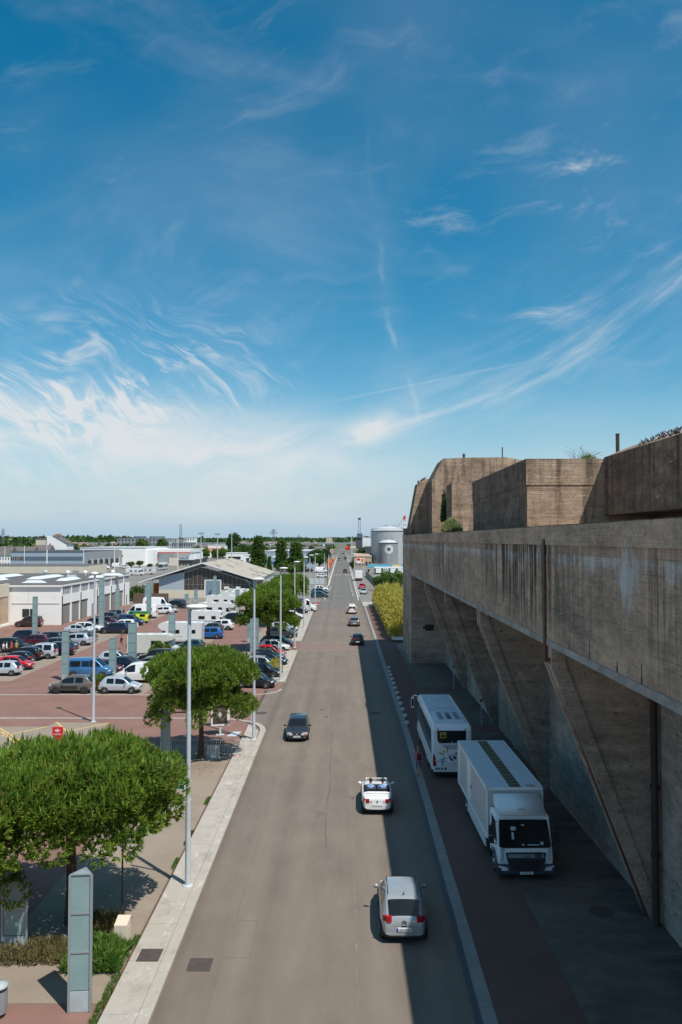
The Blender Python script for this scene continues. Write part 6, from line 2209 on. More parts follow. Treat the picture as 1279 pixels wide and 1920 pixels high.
m = MB(); m.extr([(y0 + .55, H + .03), (y0 + .75, H + .15), (y0 + 3.1, H + .17), (y0 + 3.5, H + .03)], 'x', -.82, .82); o = add(t, 'air_conditioner', m, 'coachroof'); fix_normals(o.data)
for i in range(6):
    m = MB(); m.box(-.14, .14, y0 + 1.05 + i * .30, y0 + 1.15 + i * .30, H + .155, H + .185); add(t, 'cooling_slot', m, 'dark')
for sx in (-.5, .5):
    m = MB(); m.box(sx - .14, sx + .14, y0 + .95, y0 + 2.8, H + .16, H + .182); add(t, 'side_grille', m, 'midgrey')
m = MB(); m.box(-1.02, 1.02, y0 + 4.2, y0 + 4.23, H + .03, H + .036); m.box(-1.02, 1.02, y1 - 1.3, y1 - 1.27, H + .03, H + .036); add(t, 'roof_seam', m, 'midgrey')
for yy_ in (y0 + 5.2, y0 + 8.1):
    m = MB(); m.box(-.38, .38, yy_ - .32, yy_ + .32, H + .03, H + .10); add(t, 'roof_hatch', m, 'coachwhite')
    m = MB(); m.box(-.42, .42, yy_ - .36, yy_ + .36, H + .03, H + .045); add(t, 'hatch_frame', m, 'midgrey')
for sx in (-1, 1):
    m = MB()
    m.add([(sx * (W + .012), y0 + .25, 1.42), (sx * (W + .012), y1 - 1.2, 1.48), (sx * (W + .012), y1 - 1.2, 2.78), (sx * (W + .012), y0 + .38, 2.86)], [(0, 1, 2, 3)])
    add(t, 'side_window', m, 'carglass')
    for k in range(5):
        yy_ = y0 + 1.9 + k * 1.45
        m = MB(); m.box(*sorted((sx * W, sx * (W + .016))), yy_, yy_ + .03, 1.45, 2.8); add(t, 'window_pillar', m, 'trim')
    m = MB(); m.add([(sx * (W + .012), y1 - 1.05, 1.1), (sx * (W + .012), y1 - .25, 1.15), (sx * (W + .012), y1 - .45, 2.7), (sx * (W + .012), y1 - 1.05, 2.78)], [(0, 1, 2, 3)]); add(t, 'cab_window', m, 'carglass')
    for k in range(4):
        m = MB(); m.box(*sorted((sx * W, sx * (W + .008))), y0 + 2.5 + k * 1.1, y0 + 2.52 + k * 1.1, .5, 1.3); add(t, 'locker_seam', m, 'midgrey')
m = MB(); m.add([(-1.05, y1 + .0, 1.35), (1.05, y1 + .0, 1.35), (1.0, y1 - .24, 2.85), (-1.0, y1 - .24, 2.85)], [(0, 1, 2, 3)]); add(t, 'windscreen', m, 'carglass')
m = MB(); m.path([(-1.1, y1 - .2, 2.95), (-1.4, y1 - .05, 3.0), (-1.52, y1 - .05, 2.8)], .035, 6); m.box(-1.62, -1.42, y1 - .12, y1 + .02, 2.1, 2.85); add(t, 'mirror', m, 'coachwhite')
m = MB(); m.box(-1.59, -1.45, y1 - .135, y1 - .12, 2.2, 2.75); add(t, 'mirror_glass', m, 'carglass')
# tail
yb = y0 - .035
def tail(pts, nm, mat, off=0.0, slope=True):
    """shape on the tail, given as (x, z) points"""
    m = MB()
    def Y(z): return (y0 - .02 + (z - 1.2) / 1.7 * .08 if z > 1.2 else y0 - .02) - .012 - off
    m.add([(x_, Y(z_), z_) for x_, z_ in pts], [tuple(range(len(pts)))]); return add(t, nm, m, mat)
def circ(cx, cz, rx, rz_, n=12): return [(cx + rx * math.cos(2 * math.pi * i / n), cz + rz_ * math.sin(2 * math.pi * i / n)) for i in range(n)]
tail([(-.88, 2.86), (.88, 2.86), (.86, 2.2), (.80, 2.12), (-.76, 2.12), (-.86, 2.3)], 'rear_window', 'carglass')
for i in range(4):
    tail([(-.62 + i * .09, 2.03 - i * .075), (.70 - i * .05, 2.03 - i * .075), (.70 - i * .05, 2.0 - i * .075), (-.60 + i * .09, 2.0 - i * .075)], 'vent_slot', 'bumperblue')
for sx in (-1, 1):
    tail([(sx * 1.14, .78), (sx * .92, .78), (sx * 1.0, 1.35), (sx * 1.12, 1.55)], 'taillight', 'taillight')
    tail(circ(sx * 1.03, 1.08, .035, .03), 'reflector', 'amber', .004)
    tail(circ(sx * .83, 2.95, .05, .04, 8), 'roof_lamp', 'ink', .004)
pbr('figyellow', (0.55, 0.33, 0.05), .5); pbr('figorange', (0.55, 0.12, 0.03), .5); pbr('figpurple', (0.05, 0.02, 0.14), .5); pbr('figteal', (0.02, 0.22, 0.32), .5); pbr('signyellow', (0.50, 0.36, 0.04), .6)
tail(circ(-.48, 1.63, .08, .065), 'figure_logo', 'figyellow')
tail([(-.82, 1.62), (-.66, 1.46), (-.44, 1.42), (-.44, 1.48), (-.60, 1.52), (-.76, 1.62)], 'figure_logo', 'figyellow')
tail(circ(-.26, 1.65, .055, .09), 'figure_logo', 'figyellow'); tail([(-.30, 1.74), (-.22, 1.74), (-.24, 1.86), (-.33, 1.88)], 'figure_logo', 'figyellow')
tail(circ(.26, 1.52, .085, .065), 'figure_logo', 'figorange'); tail([(-.10, 1.40), (.18, 1.43), (.18, 1.38), (-.08, 1.34)], 'figure_logo', 'figorange')
tail([(-.20, 1.50), (-.14, 1.36), (-.02, 1.24), (.10, 1.12), (.06, 1.05), (-.06, 1.12), (-.18, 1.28)], 'figure_logo', 'figpurple')
tail(circ(.18, 1.27, .11, .09), 'figure_logo', 'figpurple'); tail([(.44, 1.45), (.50, 1.3), (.46, 1.15), (.32, 1.08), (.30, 1.14), (.38, 1.24)], 'figure_logo', 'figpurple')
tail([(-.58, 1.10), (-.45, 1.34), (-.41, 1.33), (-.51, 1.10), (-.54, .90), (-.44, .88), (-.46, .85), (-.60, .86), (-.61, .95)], 'wordmark_t', 'figteal')
tail([(-.70, 1.17), (-.34, 1.24), (-.34, 1.21), (-.70, 1.13)], 'wordmark_t', 'figteal')
lettering('Transports', .13, 'bumperblue', t, (-.60, y0 - .04, 1.06), (R(90), 0, 0), .002)
lettering('02 11 92 11', .13, 'bumperblue', t, (.12, y0 - .04, .90), (R(90), 0, 0), .002)
lettering('temsa', .12, 'lightgrey', t, (.34, y0 - .0, 2.18), (R(87), 0, 0), .003)
tail(circ(.02, 2.18, .05, .045), 'brand_ring', 'lightgrey', .006)
tail([(-.70, 2.76), (-.32, 2.76), (-.32, 2.42), (-.70, 2.42)], 'school_sign', 'signyellow', .006)
for cx_ in (-.58, -.44):
    tail(circ(cx_, 2.68, .03, .03, 8), 'school_figure', 'ink', .010); tail([(cx_ - .05, 2.62), (cx_ + .05, 2.62), (cx_ + .07, 2.47), (cx_ - .07, 2.47)], 'school_figure', 'ink', .010)
for cx_, k in ((-.95, .05), (-.80, .055), (-.60, .055), (-.38, .07)):
    tail([(cx_ - k, .67), (cx_ + k, .67), (cx_ + k, .54), (cx_ - k, .54)], 'tail_badge', 'bumperblue', .0)
tail([(-1.1, .74), (1.1, .74), (1.1, .725), (-1.1, .725)], 'bumper_seam', 'midgrey')
m = MB(); m.box(-1.1, 1.1, y0 + .1, y1 - .1, .25, .45); add(t, 'underbody', m, 'dark')
big_wheels(t, (y1 - 1.9, y0 + 2.9), 1.2)

# ================================================================== white lorry far up the road
x, y = xy(673, 1089.5, 3.5)
t = thing('box_truck', 'small white box lorry driving away far up the road', 'lorry', (x, y, 0), 0)
m = MB(); m.box(-1.25, 1.25, -3.5, 2.2, 1.0, 3.4); add(t, 'cargo_box', m, 'white')
m = MB(); m.box(-1.1, 1.1, 2.3, 4.0, .6, 2.6); add(t, 'cab', m, 'white')
m = MB(); m.box(-1.2, 1.2, -3.52, -3.4, .45, .98); add(t, 'rear_frame', m, 'c_maroonc')
for sx in (-1, 1):
    m = MB(); m.box(*sorted((sx * .8, sx * 1.15)), -3.56, -3.5, .7, .9); add(t, 'taillight', m, 'taillight')
big_wheels(t, (3.2, -2.2), 1.2)
# ================================================================== buildings
def bldg(name, label, cat='building', loc=(0, 0, 0)): return thing(name, label, cat, loc)
def bx(t, nm, mat, *b):
    m = MB(); m.box(*b); return m.build(nm, mat, t)

# ---- white garage block
GX, G0, G1, GH = -47.6, 135.3, 178.5, 6.75
t = bldg('garage_block', 'long white garage building with shutter doors and flat dark roof', loc=(GX, G0, 0))
bx(t, 'wall', 'whitewall', -92, GX - .25, G0, G1, 0, GH - .3)
bx(t, 'roof', 'roofdark', -93, GX + .05, G0 - .3, G1 + .3, GH, GH + .12)
bx(t, 'cornice', 'white', -93.1, GX + .12, G0 - .38, G1 + .4, GH - .32, GH - .002)
nb = 9; bl = (G1 - G0) / nb
for i in range(nb):
    a = G0 + i * bl
    bx(t, 'pier', 'whitewall', GX - .25, GX + (.02 if i % 2 else .04), a, a + .42, 0, GH - .32)
    if i % 2 == 0: bx(t, 'downpipe', 'darkgrey', GX + .05, GX + .17, a + .1, a + .3, 0, 4.9)
    bx(t, 'spandrel', 'whitewall', GX - .25, GX - .02, a + .43, a + bl - .01, 3.45, 5.0)
    f = MB(); f.box(GX - .24, GX - .12, a + .43, a + bl - .01, 5.0, GH - .34); fw = f.build('clerestory_window', 'windowglass', t)
    for k in range(5):
        yy = a + .5 + k * (bl - .5) / 5
        m = MB(); m.box(GX - .14, GX - .09, yy + .1, yy + .62, 5.05, GH - .4)
        m.build('blind', 'lightgrey', t)
    if i in (3, 8):
        bx(t, 'wall_infill', 'whitewall', GX - .25, GX - .03, a + .43, a + bl - .01, 0, 3.44)
        bx(t, 'door', 'shuttergrey', GX - .03, GX + .01, a + 2.0, a + 2.9, 0, 2.3)
    else:
        sh = bx(t, 'garage_door', 'shuttergrey', GX - .248, GX - .20, a + .43, a + bl - .01, 0, 3.45)
        bx(t, 'door_track', 'darkgrey', GX - .20, GX - .15, a + .43, a + bl - .01, 3.2, 3.44)
        for k in range(9):
            m = MB(); m.box(GX - .2, GX - .18, a + .45, a + bl - .05, .15 + k * .36, .17 + k * .36); m.build('shutter_rib', 'darkgrey', t)
bx(t, 'ledge', 'lightgrey', -56.0, GX - .35, G0 - .06, G0 - .002, 3.55, 3.68)
bx(t, 'front_window', 'windowglass', -54.2, -51.6, G0 - .03, G0 - .001, 1.3, 2.7)
bx(t, 'window_frame', 'white', -53.0, -52.9, G0 - .05, G0 - .03, 1.3, 2.7)
bx(t, 'render_joint', 'lightgrey', -53.2, -53.15, G0 - .02, G0 - .001, 3.7, GH - .32)
for (xa, ya, w_, l_) in ((-56, 139, 4.2, 1.3), (-52.5, 146, 2.3, 7.5), (-60, 151, 2.6, 14), (-50.5, 158, 3.0, 1.8), (-66, 145, 3.0, 6), (-70, 156, 3, 12), (-51, 167, 5.0, 2.0)):
    m = MB()
    m.add([(xa, ya, GH + .12), (xa + w_, ya, GH + .12), (xa + w_, ya + l_, GH + .12), (xa, ya + l_, GH + .12), (xa + w_ * .25, ya + l_ * .12, GH + .55), (xa + w_ * .75, ya + l_ * .12, GH + .55), (xa + w_ * .75, ya + l_ * .88, GH + .55), (xa + w_ * .25, ya + l_ * .88, GH + .55)], [(0, 1, 5, 4), (1, 2, 6, 5), (2, 3, 7, 6), (3, 0, 4, 7), (4, 5, 6, 7)])
    m.build('skylight', 'skylight', t)
    bx(t, 'skylight_curb', 'midgrey', xa - .1, xa + w_ + .1, ya - .1, ya + l_ + .1, GH + .1, GH + .16)
for (xa, ya) in ((-58.5, 170), (-54.8, 170), (-64, 172), (-49.5, 172)):
    m = MB(); m.tube((xa, ya, GH), (xa, ya, GH + .5), .3, n=10); m.lathe([(.45, 0), (.5, .3), (.2, .6)], (xa, ya, GH + .5), 12)
    m.build('roof_vent', 'white' if xa > -60 else 'lightgrey', t)
bx(t, 'roof_unit', 'lightgrey', -52.5, -51, 152, 153, GH + .1, GH + .9)
bx(t, 'roof_unit', 'midgrey', -56.2, -55.2, 166, 167, GH + .1, GH + 1.2)
# ---- rough beige warehouse at the left edge
t = bldg('warehouse', 'rough beige rendered warehouse at the left edge, nearer than the garages', loc=(-56, 130, 0))
bx(t, 'wall', 'roughbeige', -95, -56.4, 112, 134.9, 0, 4.9)
bx(t, 'upper_wall', 'creamwall', -95, -56.3, 112, 134.95, 4.9, 7.0)
bx(t, 'roof', 'roofdark', -94, -56.8, 112.5, 134.5, 7.0, 7.1)
bx(t, 'plinth', 'whitewall', -56.5, -56.1, 112, 134.9, 0, .35)
t = bldg('long_wall_building', 'low cream building showing as a pale strip behind the garage roof', loc=(-100, 190, 0))
bx(t, 'wall', 'creamwall', -130, -60.5, 186, 205, 0, 8.1)
bx(t, 'roof', 'roofdark', -130, -60.6, 186.4, 204.8, 8.1, 8.2)

# ---- trussed hall
HX0, HX1, HY0, HY1 = -47.0, -21.4, 198.0, 249.0
PK = (HX0 + HX1) / 2 - .4
t = bldg('market_hall', 'low pitched hall with glazed trussed gable and a blue grey shutter', 'hall', loc=(PK, HY0, 0))
ez, pz, zw = 4.75, 8.7, 1.9
def roofz(x): return ez + (pz - ez) * (1 - abs(x - PK) / ((HX1 - HX0) / 2))
m = MB()
for sx, xe in ((-1, HX0 - 3.2), (1, HX1 + .5)):
    z_e = roofz(xe) if sx > 0 else roofz(xe)
    m.add([(PK, HY0 - 1.2, pz), (xe, HY0 - 1.2, z_e), (xe, HY1, z_e), (PK, HY1, pz), (PK, HY0 - 1.2, pz - .22), (xe, HY0 - 1.2, z_e - .22), (xe, HY1, z_e - .22), (PK, HY1, pz - .22)], [(0, 1, 2, 3), (4, 7, 6, 5), (0, 4, 5, 1), (1, 5, 6, 2), (2, 6, 7, 3)])
pbr('hallroof', rough=.9, fn=lambda P, x, y, z, g: (mixc(nz(vec(x * .12, y * .05, 0.0), 2.0, 5, .7).ramp(.5, .62) * .8, (0.40, 0.36, 0.29), (0.13, 0.12, 0.105)),))
m.build('roof', 'hallroof', t)
m = MB()
for sx, xe in ((-1, HX0 - 3.25), (1, HX1 + .55)):
    z_e = roofz(xe)
    m.add([(PK, HY0 - 1.25, pz + .05), (xe, HY0 - 1.25, z_e + .05), (xe, HY0 - 1.25, z_e - .22), (PK, HY0 - 1.25, pz - .22)], [(0, 1, 2, 3)])
m.build('fascia', 'white', t)
bx(t, 'base_wall', 'creamwall', HX0 + 1.5, HX1 + .2, HY0 - .12, HY0 + .2, 0, zw)
bx(t, 'side_wall', 'lightgrey', HX1 - .2, HX1, HY0 + .2, HY1, 0, 4.7)
bx(t, 'back_wall', 'lightgrey', HX0, HX1, HY1 - .3, HY1 - .1, 0, 4.6)
m = MB(); m.add([(HX0 + 1.5, HY0 - .02, zw), (-37.6 - 1.6, HY0 - .02, zw), (-39.2, HY0 - .02, roofz(-39.2) - .9), (HX0 + 1.5, HY0 - .02, roofz(HX0 + 1.5) - .3)], [(0, 1, 2, 3)]); m.build('metal_cladding', 'cladding', t)
for i in range(1, 9):
    xx = HX0 + 1.5 + i * .7
    bx(t, 'cladding_rib', 'bluegrey', xx, xx + .04, HY0 - .05, HY0 - .02, zw, roofz(xx) - .8)
x = -39.2; i = 0
gl0 = -39.2; gl1 = -23.0
ng = 15; gw = (gl1 - gl0) / ng
for i in range(ng):
    a, b = gl0 + i * gw, gl0 + (i + 1) * gw
    tops = (roofz(a) - 1.15, roofz(b) - 1.15)
    if -34.0 < (a + b) / 2 < -30.2:
        z0 = 4.35
    else: z0 = zw
    zs = [z0] + [q for q in (3.3, 4.6) if q > z0 + .3] + ['t']
    for k in range(len(zs) - 1):
        za = zs[k]; zb = zs[k + 1]
        m = MB()
        zl, zr = (tops[0], tops[1]) if zb == 't' else (zb - .04, zb - .04)
        m.add([(a + .03, HY0, za), (b - .03, HY0, za), (b - .03, HY0, zr), (a + .03, HY0, zl)], [(0, 1, 2, 3)])
        m.build('glass_pane', 'hallglass', t)
m = MB()
for i in range(ng + 1):
    a = gl0 + i * gw
    m.box(a - .03, a + .03, HY0 - .06, HY0 - .01, zw if not -34.1 < a < -30.1 else 4.3, roofz(a) - 1.1)
m.box(gl0, gl1, HY0 - .05, HY0 - .01, 3.26, 3.32)
m.build('mullions', 'midgrey', t)
# truss under the eaves
m = MB()
for sx in (-1, 1):
    xe = -39.2 if sx < 0 else HX1 - .3
    pts_t = [(PK, pz - .35)] + [(xe, roofz(xe) - .35)]
    pts_b = [(PK, pz - 1.0), (xe, roofz(xe) - 1.15)]
    m.path([(p[0], HY0 - .25, p[1]) for p in pts_t], .07, 5); m.path([(p[0], HY0 - .25, p[1]) for p in pts_b], .07, 5)
    n = 9
    for k in range(n):
        f0, f1 = k / n, (k + .5) / n
        g = lambda P2, f: (P2[0][0] + (P2[1][0] - P2[0][0]) * f, HY0 - .25, P2[0][1] + (P2[1][1] - P2[0][1]) * f)
        m.path([g(pts_b, f0), g(pts_t, f1), g(pts_b, min(1, (k + 1) / n))], .045, 4)
for k, (a, b, c, d) in enumerate(((HX1 - .6, zw, HX1 - 2.6, 4.6), (HX1 - .4, zw, HX1 - .2, 4.7), (HX1 - 2.6, 4.6, HX1 - .5, 3.0))):
    m.path([(a, HY0 - .3, b), (c, HY0 - .3, d)], .09, 5)
m.build('truss', 'lightgrey', t)
bx(t, 'shutter', 'shutter', -33.9, -30.3, HY0 - .16, HY0 - .13, .05, 4.2)
for k in range(8): bx(t, 'shutter_slat', 'bluegrey', -33.9, -30.3, HY0 - .175, HY0 - .165, .4 + k * .48, .45 + k * .48)
bx(t, 'shutter_frame', 'white', -34.2, -33.9, HY0 - .2, HY0 - .1, 0, 4.4); bx(t, 'shutter_frame', 'white', -30.3, -30.0, HY0 - .2, HY0 - .1, 0, 4.4); bx(t, 'shutter_frame', 'white', -34.2, -30.0, HY0 - .21, HY0 - .1, 4.2, 4.45)
for xx in (-29.3, -26.4): bx(t, 'small_window', 'white', xx, xx + 1.2, HY0 - .06, HY0 - .03, 2.1, 2.8)
for k in range(9):
    yy = HY0 + 2 + k * 5.2
    bx(t, 'side_post', 'rust' if k < 3 else 'lightgrey', HX1, HX1 + .35, yy, yy + .3, 0, 4.5)
    bx(t, 'side_bay', 'windowglass', HX1 - .01, HX1 + .06, yy + .9, yy + 4.4, .9, 3.4)
bx(t, 'corner_panel', 'rust', HX1 - .3, HX1 + .1, HY0 - .2, HY0 + .1, .0, 2.2)
m = MB(); m.box(-37.5, -36.8, 232, 233, 8.4, 8.9); m.build('roof_chimney', 'midgrey', t)
# retaining wall between garages and hall
t = bldg('low_wall', 'low dark wall and fence between the garages and the hall', 'wall', loc=(-50, 183, 0))
bx(t, 'wall', 'soil', -47.4, -39.5, 181, 181.5, 0, 2.2)

# ---- grey hangar
t = bldg('grey_hangar', 'dark grey clad hangar with a navy window band and tall open bays', 'hangar', loc=(-135, 372, 0))
D = 372
XA, XB = atD(20, 1050, D).x, atD(157, 1050, D).x
HZ = atD(90, 1035, D).z
bx(t, 'wall', 'bluegreyc' if 'bluegreyc' in MATS else 'bluegrey', XA, XB, D, D + 2, 0, HZ)
m = MB(); m.prism([(XA, D + 2), (XB, D + 2), (XB + 1.5, D + 62), (XA, D + 62)], 0, HZ - .01); m.build('wall', 'midgrey', t)
bx(t, 'window_band', 'bluepanel', XA + 5, XB - .5, D - .12, D - .001, HZ * .55, HZ * .75)
bx(t, 'base_band', 'bluepanel', XA + 20, XB - .5, D - .12, D - .001, 0, HZ * .26)
bx(t, 'coping', 'darkgrey', XA - .1, XB + .1, D - .2, D + 62, HZ, HZ + .25)
for k in range(6): bx(t, 'window', 'rust' if k % 2 else 'windowglass', XA + .2 + k * 1.0, XA + .8 + k * 1.0, D - .16, D - .12, HZ * .55, HZ * .75)
for k in range(5): bx(t, 'panel_joint', 'midgrey', XA + 6 + k * 6, XA + 6.06 + k * 6, D - .05, D - .0, .5, HZ)
for k in range(6):
    yy = D + 6 + k * 8.5
    xx = XB + 1.5 * (yy - D) / 60
    bx(t, 'open_bay', 'dark', xx - .2, xx + .12, yy, yy + 4.8, 0, HZ * .52)
    bx(t, 'bay_post', 'lightgrey', xx + .05, xx + .5, yy + 5.0, yy + 5.9, 0, HZ * .60)

# ---- white boxes and shop
def front(name, label, u0, u1, vt, D, mat, roof=None, depth=40, cat='building', z0=0):
    A, B = atD(u0, vt, D), atD(u1, vt, D)
    t = bldg(name, label, cat, loc=((A.x + B.x) / 2, D, 0))
    bx(t, 'wall', mat, A.x, B.x, D, D + depth, z0, A.z)
    if roof: bx(t, 'roof', roof, A.x - .2, B.x + .2, D - .2, D + depth, A.z, A.z + .4)
    return t, A.x, B.x, A.z
t, a, b, h = front('white_depot', 'tall plain white box depot with one small dark window', 150, 273, 1027.5, 432, 'whitewall', 'lightgrey', 60)
bx(t, 'window', 'windowglass', *(lambda p, q: (p.x, q.x, 431.8, 431.99, q.z, p.z))(atD(221, 1041, 432), atD(231, 1043.5, 432)))
t, a, b, h = front('white_depot_wing', 'lower white wing attached right of the tall white depot', 273.2, 287, 1031, 433, 'whitewall', None, 50)
t, a, b, h = front('discount_shop', 'white low shop with a red line under its roof and blue red posters', 287.3, 357, 1036, 446, 'whitewall', None, 40)
A, B = atD(287.3, 1030, 444), atD(357, 1036, 444)
bx(t, 'roof_band', 'white', A.x, B.x, 443.5, 480, B.z, A.z); bx(t, 'red_line', 'redpaint', A.x, B.x, 443.3, 443.49, B.z - .15, B.z + .25)
A, B = atD(287.6, 1040, 443), atD(296, 1052, 443); bx(t, 'poster', 'figpurple', A.x, B.x, 442.9, 443, (A.z + B.z) / 2, A.z); bx(t, 'poster', 'redpaint', A.x, B.x, 442.9, 443, B.z, (A.z + B.z) / 2 - .05)
m = MB(); A = atD(288.5, 1034, 443); m.lathe([(.95, 0), (.95, .1)], n=14, smooth=False); m.v = [(v[0] + A.x, 443.2 - v[2], v[1] + A.z) for v in m.v]; m.build('round_logo', 'emblemblue', t)
A, B = atD(318, 1046, 441), atD(334, 1059, 441); bx(t, 'entrance_wall', 'creamwall', A.x, B.x, 440, 443, 0, A.z)
for u in (342, 347): A = atD(u, 1044, 445); bx(t, 'door', 'windowglass', A.x, A.x + .9, 445.8, 445.99, 0, 3)
# ---- blue grey warehouse behind the poplars
t, a, b, h = front('long_warehouse', 'long blue grey warehouse with pale roof edge behind the poplars', 496, 581, 1034, 430, 'bluegrey', 'lightgrey', 60)
bx(t, 'lower_band', 'c_bluevan', a + 1, b - 1, 429.9, 429.99, 1.2, 2.4)
for k in range(7): bx(t, 'bay_window', 'skylight', a + 1 + k * 3.4, a + 3.4 + k * 3.4, 429.85, 429.99, 4.4, 5.6)
t, a, b, h = front('site_office', 'low white office block with dark window strip left of the poplars', 424, 460, 1037.5, 520, 'whitewall', 'white', 14)
bx(t, 'window_strip', 'windowglass', a + 1.5, b - 3, 519.8, 519.99, 1.5, 3.2)
t, a, b, h = front('small_office', 'small white hut with a flat roof beside the first poplar', 459, 471, 1041, 505, 'whitewall', 'white', 10)
bx(t, 'window', 'windowglass', a + 1.0, b - 1.2, 504.8, 504.99, .8, 2.6)
t, a, b, h = front('flat_roof_office', 'white flat roofed office with dark bands near the mast', 390, 420, 1022.5, 640, 'whitewall', 'white', 20)
bx(t, 'window_strip', 'windowglass', a + 1, b - 1, 639.8, 639.99, 5.2, 7.0)
bx(t, 'window_strip', 'windowglass', a + 1, b - 1, 639.8, 639.99, 1.2, 3.2)
# yard wall and sheds along the far road
t, a, b, h = front('grey_shed', 'plain grey wall behind the dark cars of the asphalt yard', 575, 591, 1060, 372, 'bluegrey', None, 10)

# ---- apartment blocks far left
def flats(label, u0, u1, vt, D, mat, floors, cols, depth=12, extra=None):
    t, a, b, h = front('apartment_block', label, u0, u1, vt, D, mat, 'midgrey', depth)
    for r_ in range(floors):
        z0 = h * (r_ + .35) / floors
        for c_ in range(cols):
            w_ = (b - a) / cols
            bx(t, 'window', 'windowglass', a + w_ * (c_ + .3), a + w_ * (c_ + .7), D - .15, D - .01, z0, z0 + h / floors * .42)
    return t, a, b, h
t, a, b, h = flats('grey apartment block with crenellated blue roof screen', 220, 312, 1010, 640, 'midgrey', 5, 14)
for k in range(22):
    if k not in (9, 10): bx(t, 'roof_screen', 'bluepanel', a + 13 + k * 1.15, a + 13.8 + k * 1.15, 641, 641.6, h + .4, h + 2.0)
flats('pale grey apartment block left of the tall lattice mast', 318, 345, 1011, 620, 'lightgrey', 5, 6)
flats('lower grey block in front of the lattice mast', 322, 362, 1018, 560, 'midgrey', 4, 9)
flats('white block with a rooftop frame right of the lattice mast', 346, 365, 1008.5, 700, 'whitewall', 5, 4)
flats('pale tower far off over the road', 612, 623, 1007.5, 1900, 'creamwall', 8, 4)

# ---- houses behind the hangar
def house(label, u0, u1, vt_wall, vt_roof, D, wall, roof, depth=10, win=3, grp=None, chim=True):
    A, B, C = atD(u0, vt_wall, D), atD(u1, vt_wall, D), atD(u0, vt_roof, D)
    t = thing('house', label, 'house', ((A.x + B.x) / 2, D, 0), 0, grp)
    bx(t, 'wall', wall, A.x, B.x, D, D + depth, 0, A.z)
    m = MB(); m.extr([(D - .4, A.z - .1), (D + depth / 2, C.z), (D + depth + .4, A.z - .1)], 'x', A.x - .3, B.x + .3); m.build('roof', roof, t)
    for k in range(win):
        w_ = (B.x - A.x) / win
        for z0 in ([.9, 3.6] if A.z > 5.2 else [.9]):
            bx(t, 'window', 'windowglass', A.x + w_ * (k + .32), A.x + w_ * (k + .62), D - .1, D - .01, z0, z0 + 1.3)
    if chim: bx(t, 'chimney', 'rooforange', B.x - 1.6, B.x - .9, D + depth / 2 - .4, D + depth / 2 + .4, C.z - .6, C.z + .9)
    return t
house('long dark roofed terrace house left of the hangar', -12, 19, 1041, 1025, 420, 'whitewall', 'rooftile', win=6)
house('dark slate roof just over the hangar, left part', 20, 62, 1036, 1025, 450, 'whitewall', 'rooftile', win=6)
house('dark slate roof over the hangar beside the big white house', 62, 92, 1034, 1022, 455, 'creamwall', 'rooftile', win=4)
house('small steep roofed house right of the big white one', 112, 130, 1031, 1018, 480, 'whitewall', 'rooftile', win=2)
# big white gabled house
D = 470
t = thing('tall_house', 'big white gabled house with a brick chimney over the hangar roof', 'house', (atD(100, 1030, D).x, D, 0))
A, B, C = atD(88, 1004.5, D), atD(100, 1004.5, D), atD(125, 1020, D)
m = MB(); m.extr([(A.x, 0), (A.x, A.z), (B.x, A.z), (C.x, C.z), (C.x, 0)], 'y', D, D + 12); m.build('gable_wall', 'whitewall', t)
m = MB(); m.extr([(B.x - .3, B.z + .35), (C.x + .6, C.z + .2), (C.x + .6, C.z - .1), (B.x - .3, B.z + .05)], 'y', D - .3, D + 12.3); m.build('roof', 'rooftile', t)
A2, B2 = atD(66, 1010, D), atD(88, 1010, D)
bx(t, 'wing', 'creamwall', A2.x, B2.x - .01, D + 1, D + 10, 0, A2.z); bx(t, 'wing_roof', 'rooftile', A2.x - .3, B2.x - .02, D + .6, D + 10.4, A2.z, A2.z + .5)
bx(t, 'chimney', 'rooforange', B.x - .5, B.x + 2.8, D + 4, D + 5.5, B.z, B.z + 1.1)
for k in range(3): bx(t, 'window', 'windowglass', B.x + 1 + k * 2.2, B.x + 1.9 + k * 2.2, D - .12, D - .01, 4.2, 5.8)

# scattered far houses
rr = random.Random(31)
cols_ = [('whitewall', 'rooftile', 'white', 'dark slate'), ('creamwall', 'rooftile', 'cream', 'dark slate'), ('whitewall', 'rooforange', 'white', 'orange tiled')]
for i in range(66):
    D = 620 * (4.2 ** rr.random())
    u = rr.choice([rr.uniform(375, 620), rr.uniform(375, 620), rr.uniform(120, 300), rr.uniform(648, 700)])
    X = (u - 642) / 1493 * D
    if -16 < X < 16: X += 45
    w, r_, wn_, rn_ = rr.choice(cols_)
    W_ = rr.uniform(9, 22)
    t = thing('house', f'{wn_} house with {rn_} roof among the distant houses near the horizon', 'house', (X, D, 0), rr.uniform(-.6, .6), 'distant houses near the horizon')
    hh = rr.uniform(4.5, 7)
    m = MB(); m.box(-W_ / 2, W_ / 2, 0, 9, 0, hh); add(t, 'wall', m, w)
    m = MB(); m.extr([(-.4, hh - .1), (4.5, hh + rr.uniform(1.5, 3.2)), (9.4, hh - .1)], 'x', -W_ / 2 - .3, W_ / 2 + .3); add(t, 'roof', m, r_)
    if D < 1200:
        for k in range(3):
            m = MB(); m.box(-W_ / 2 + W_ / 3 * (k + .3), -W_ / 2 + W_ / 3 * (k + .65), -.1, -.01, 1.2, 2.8); add(t, 'window', m, 'windowglass')

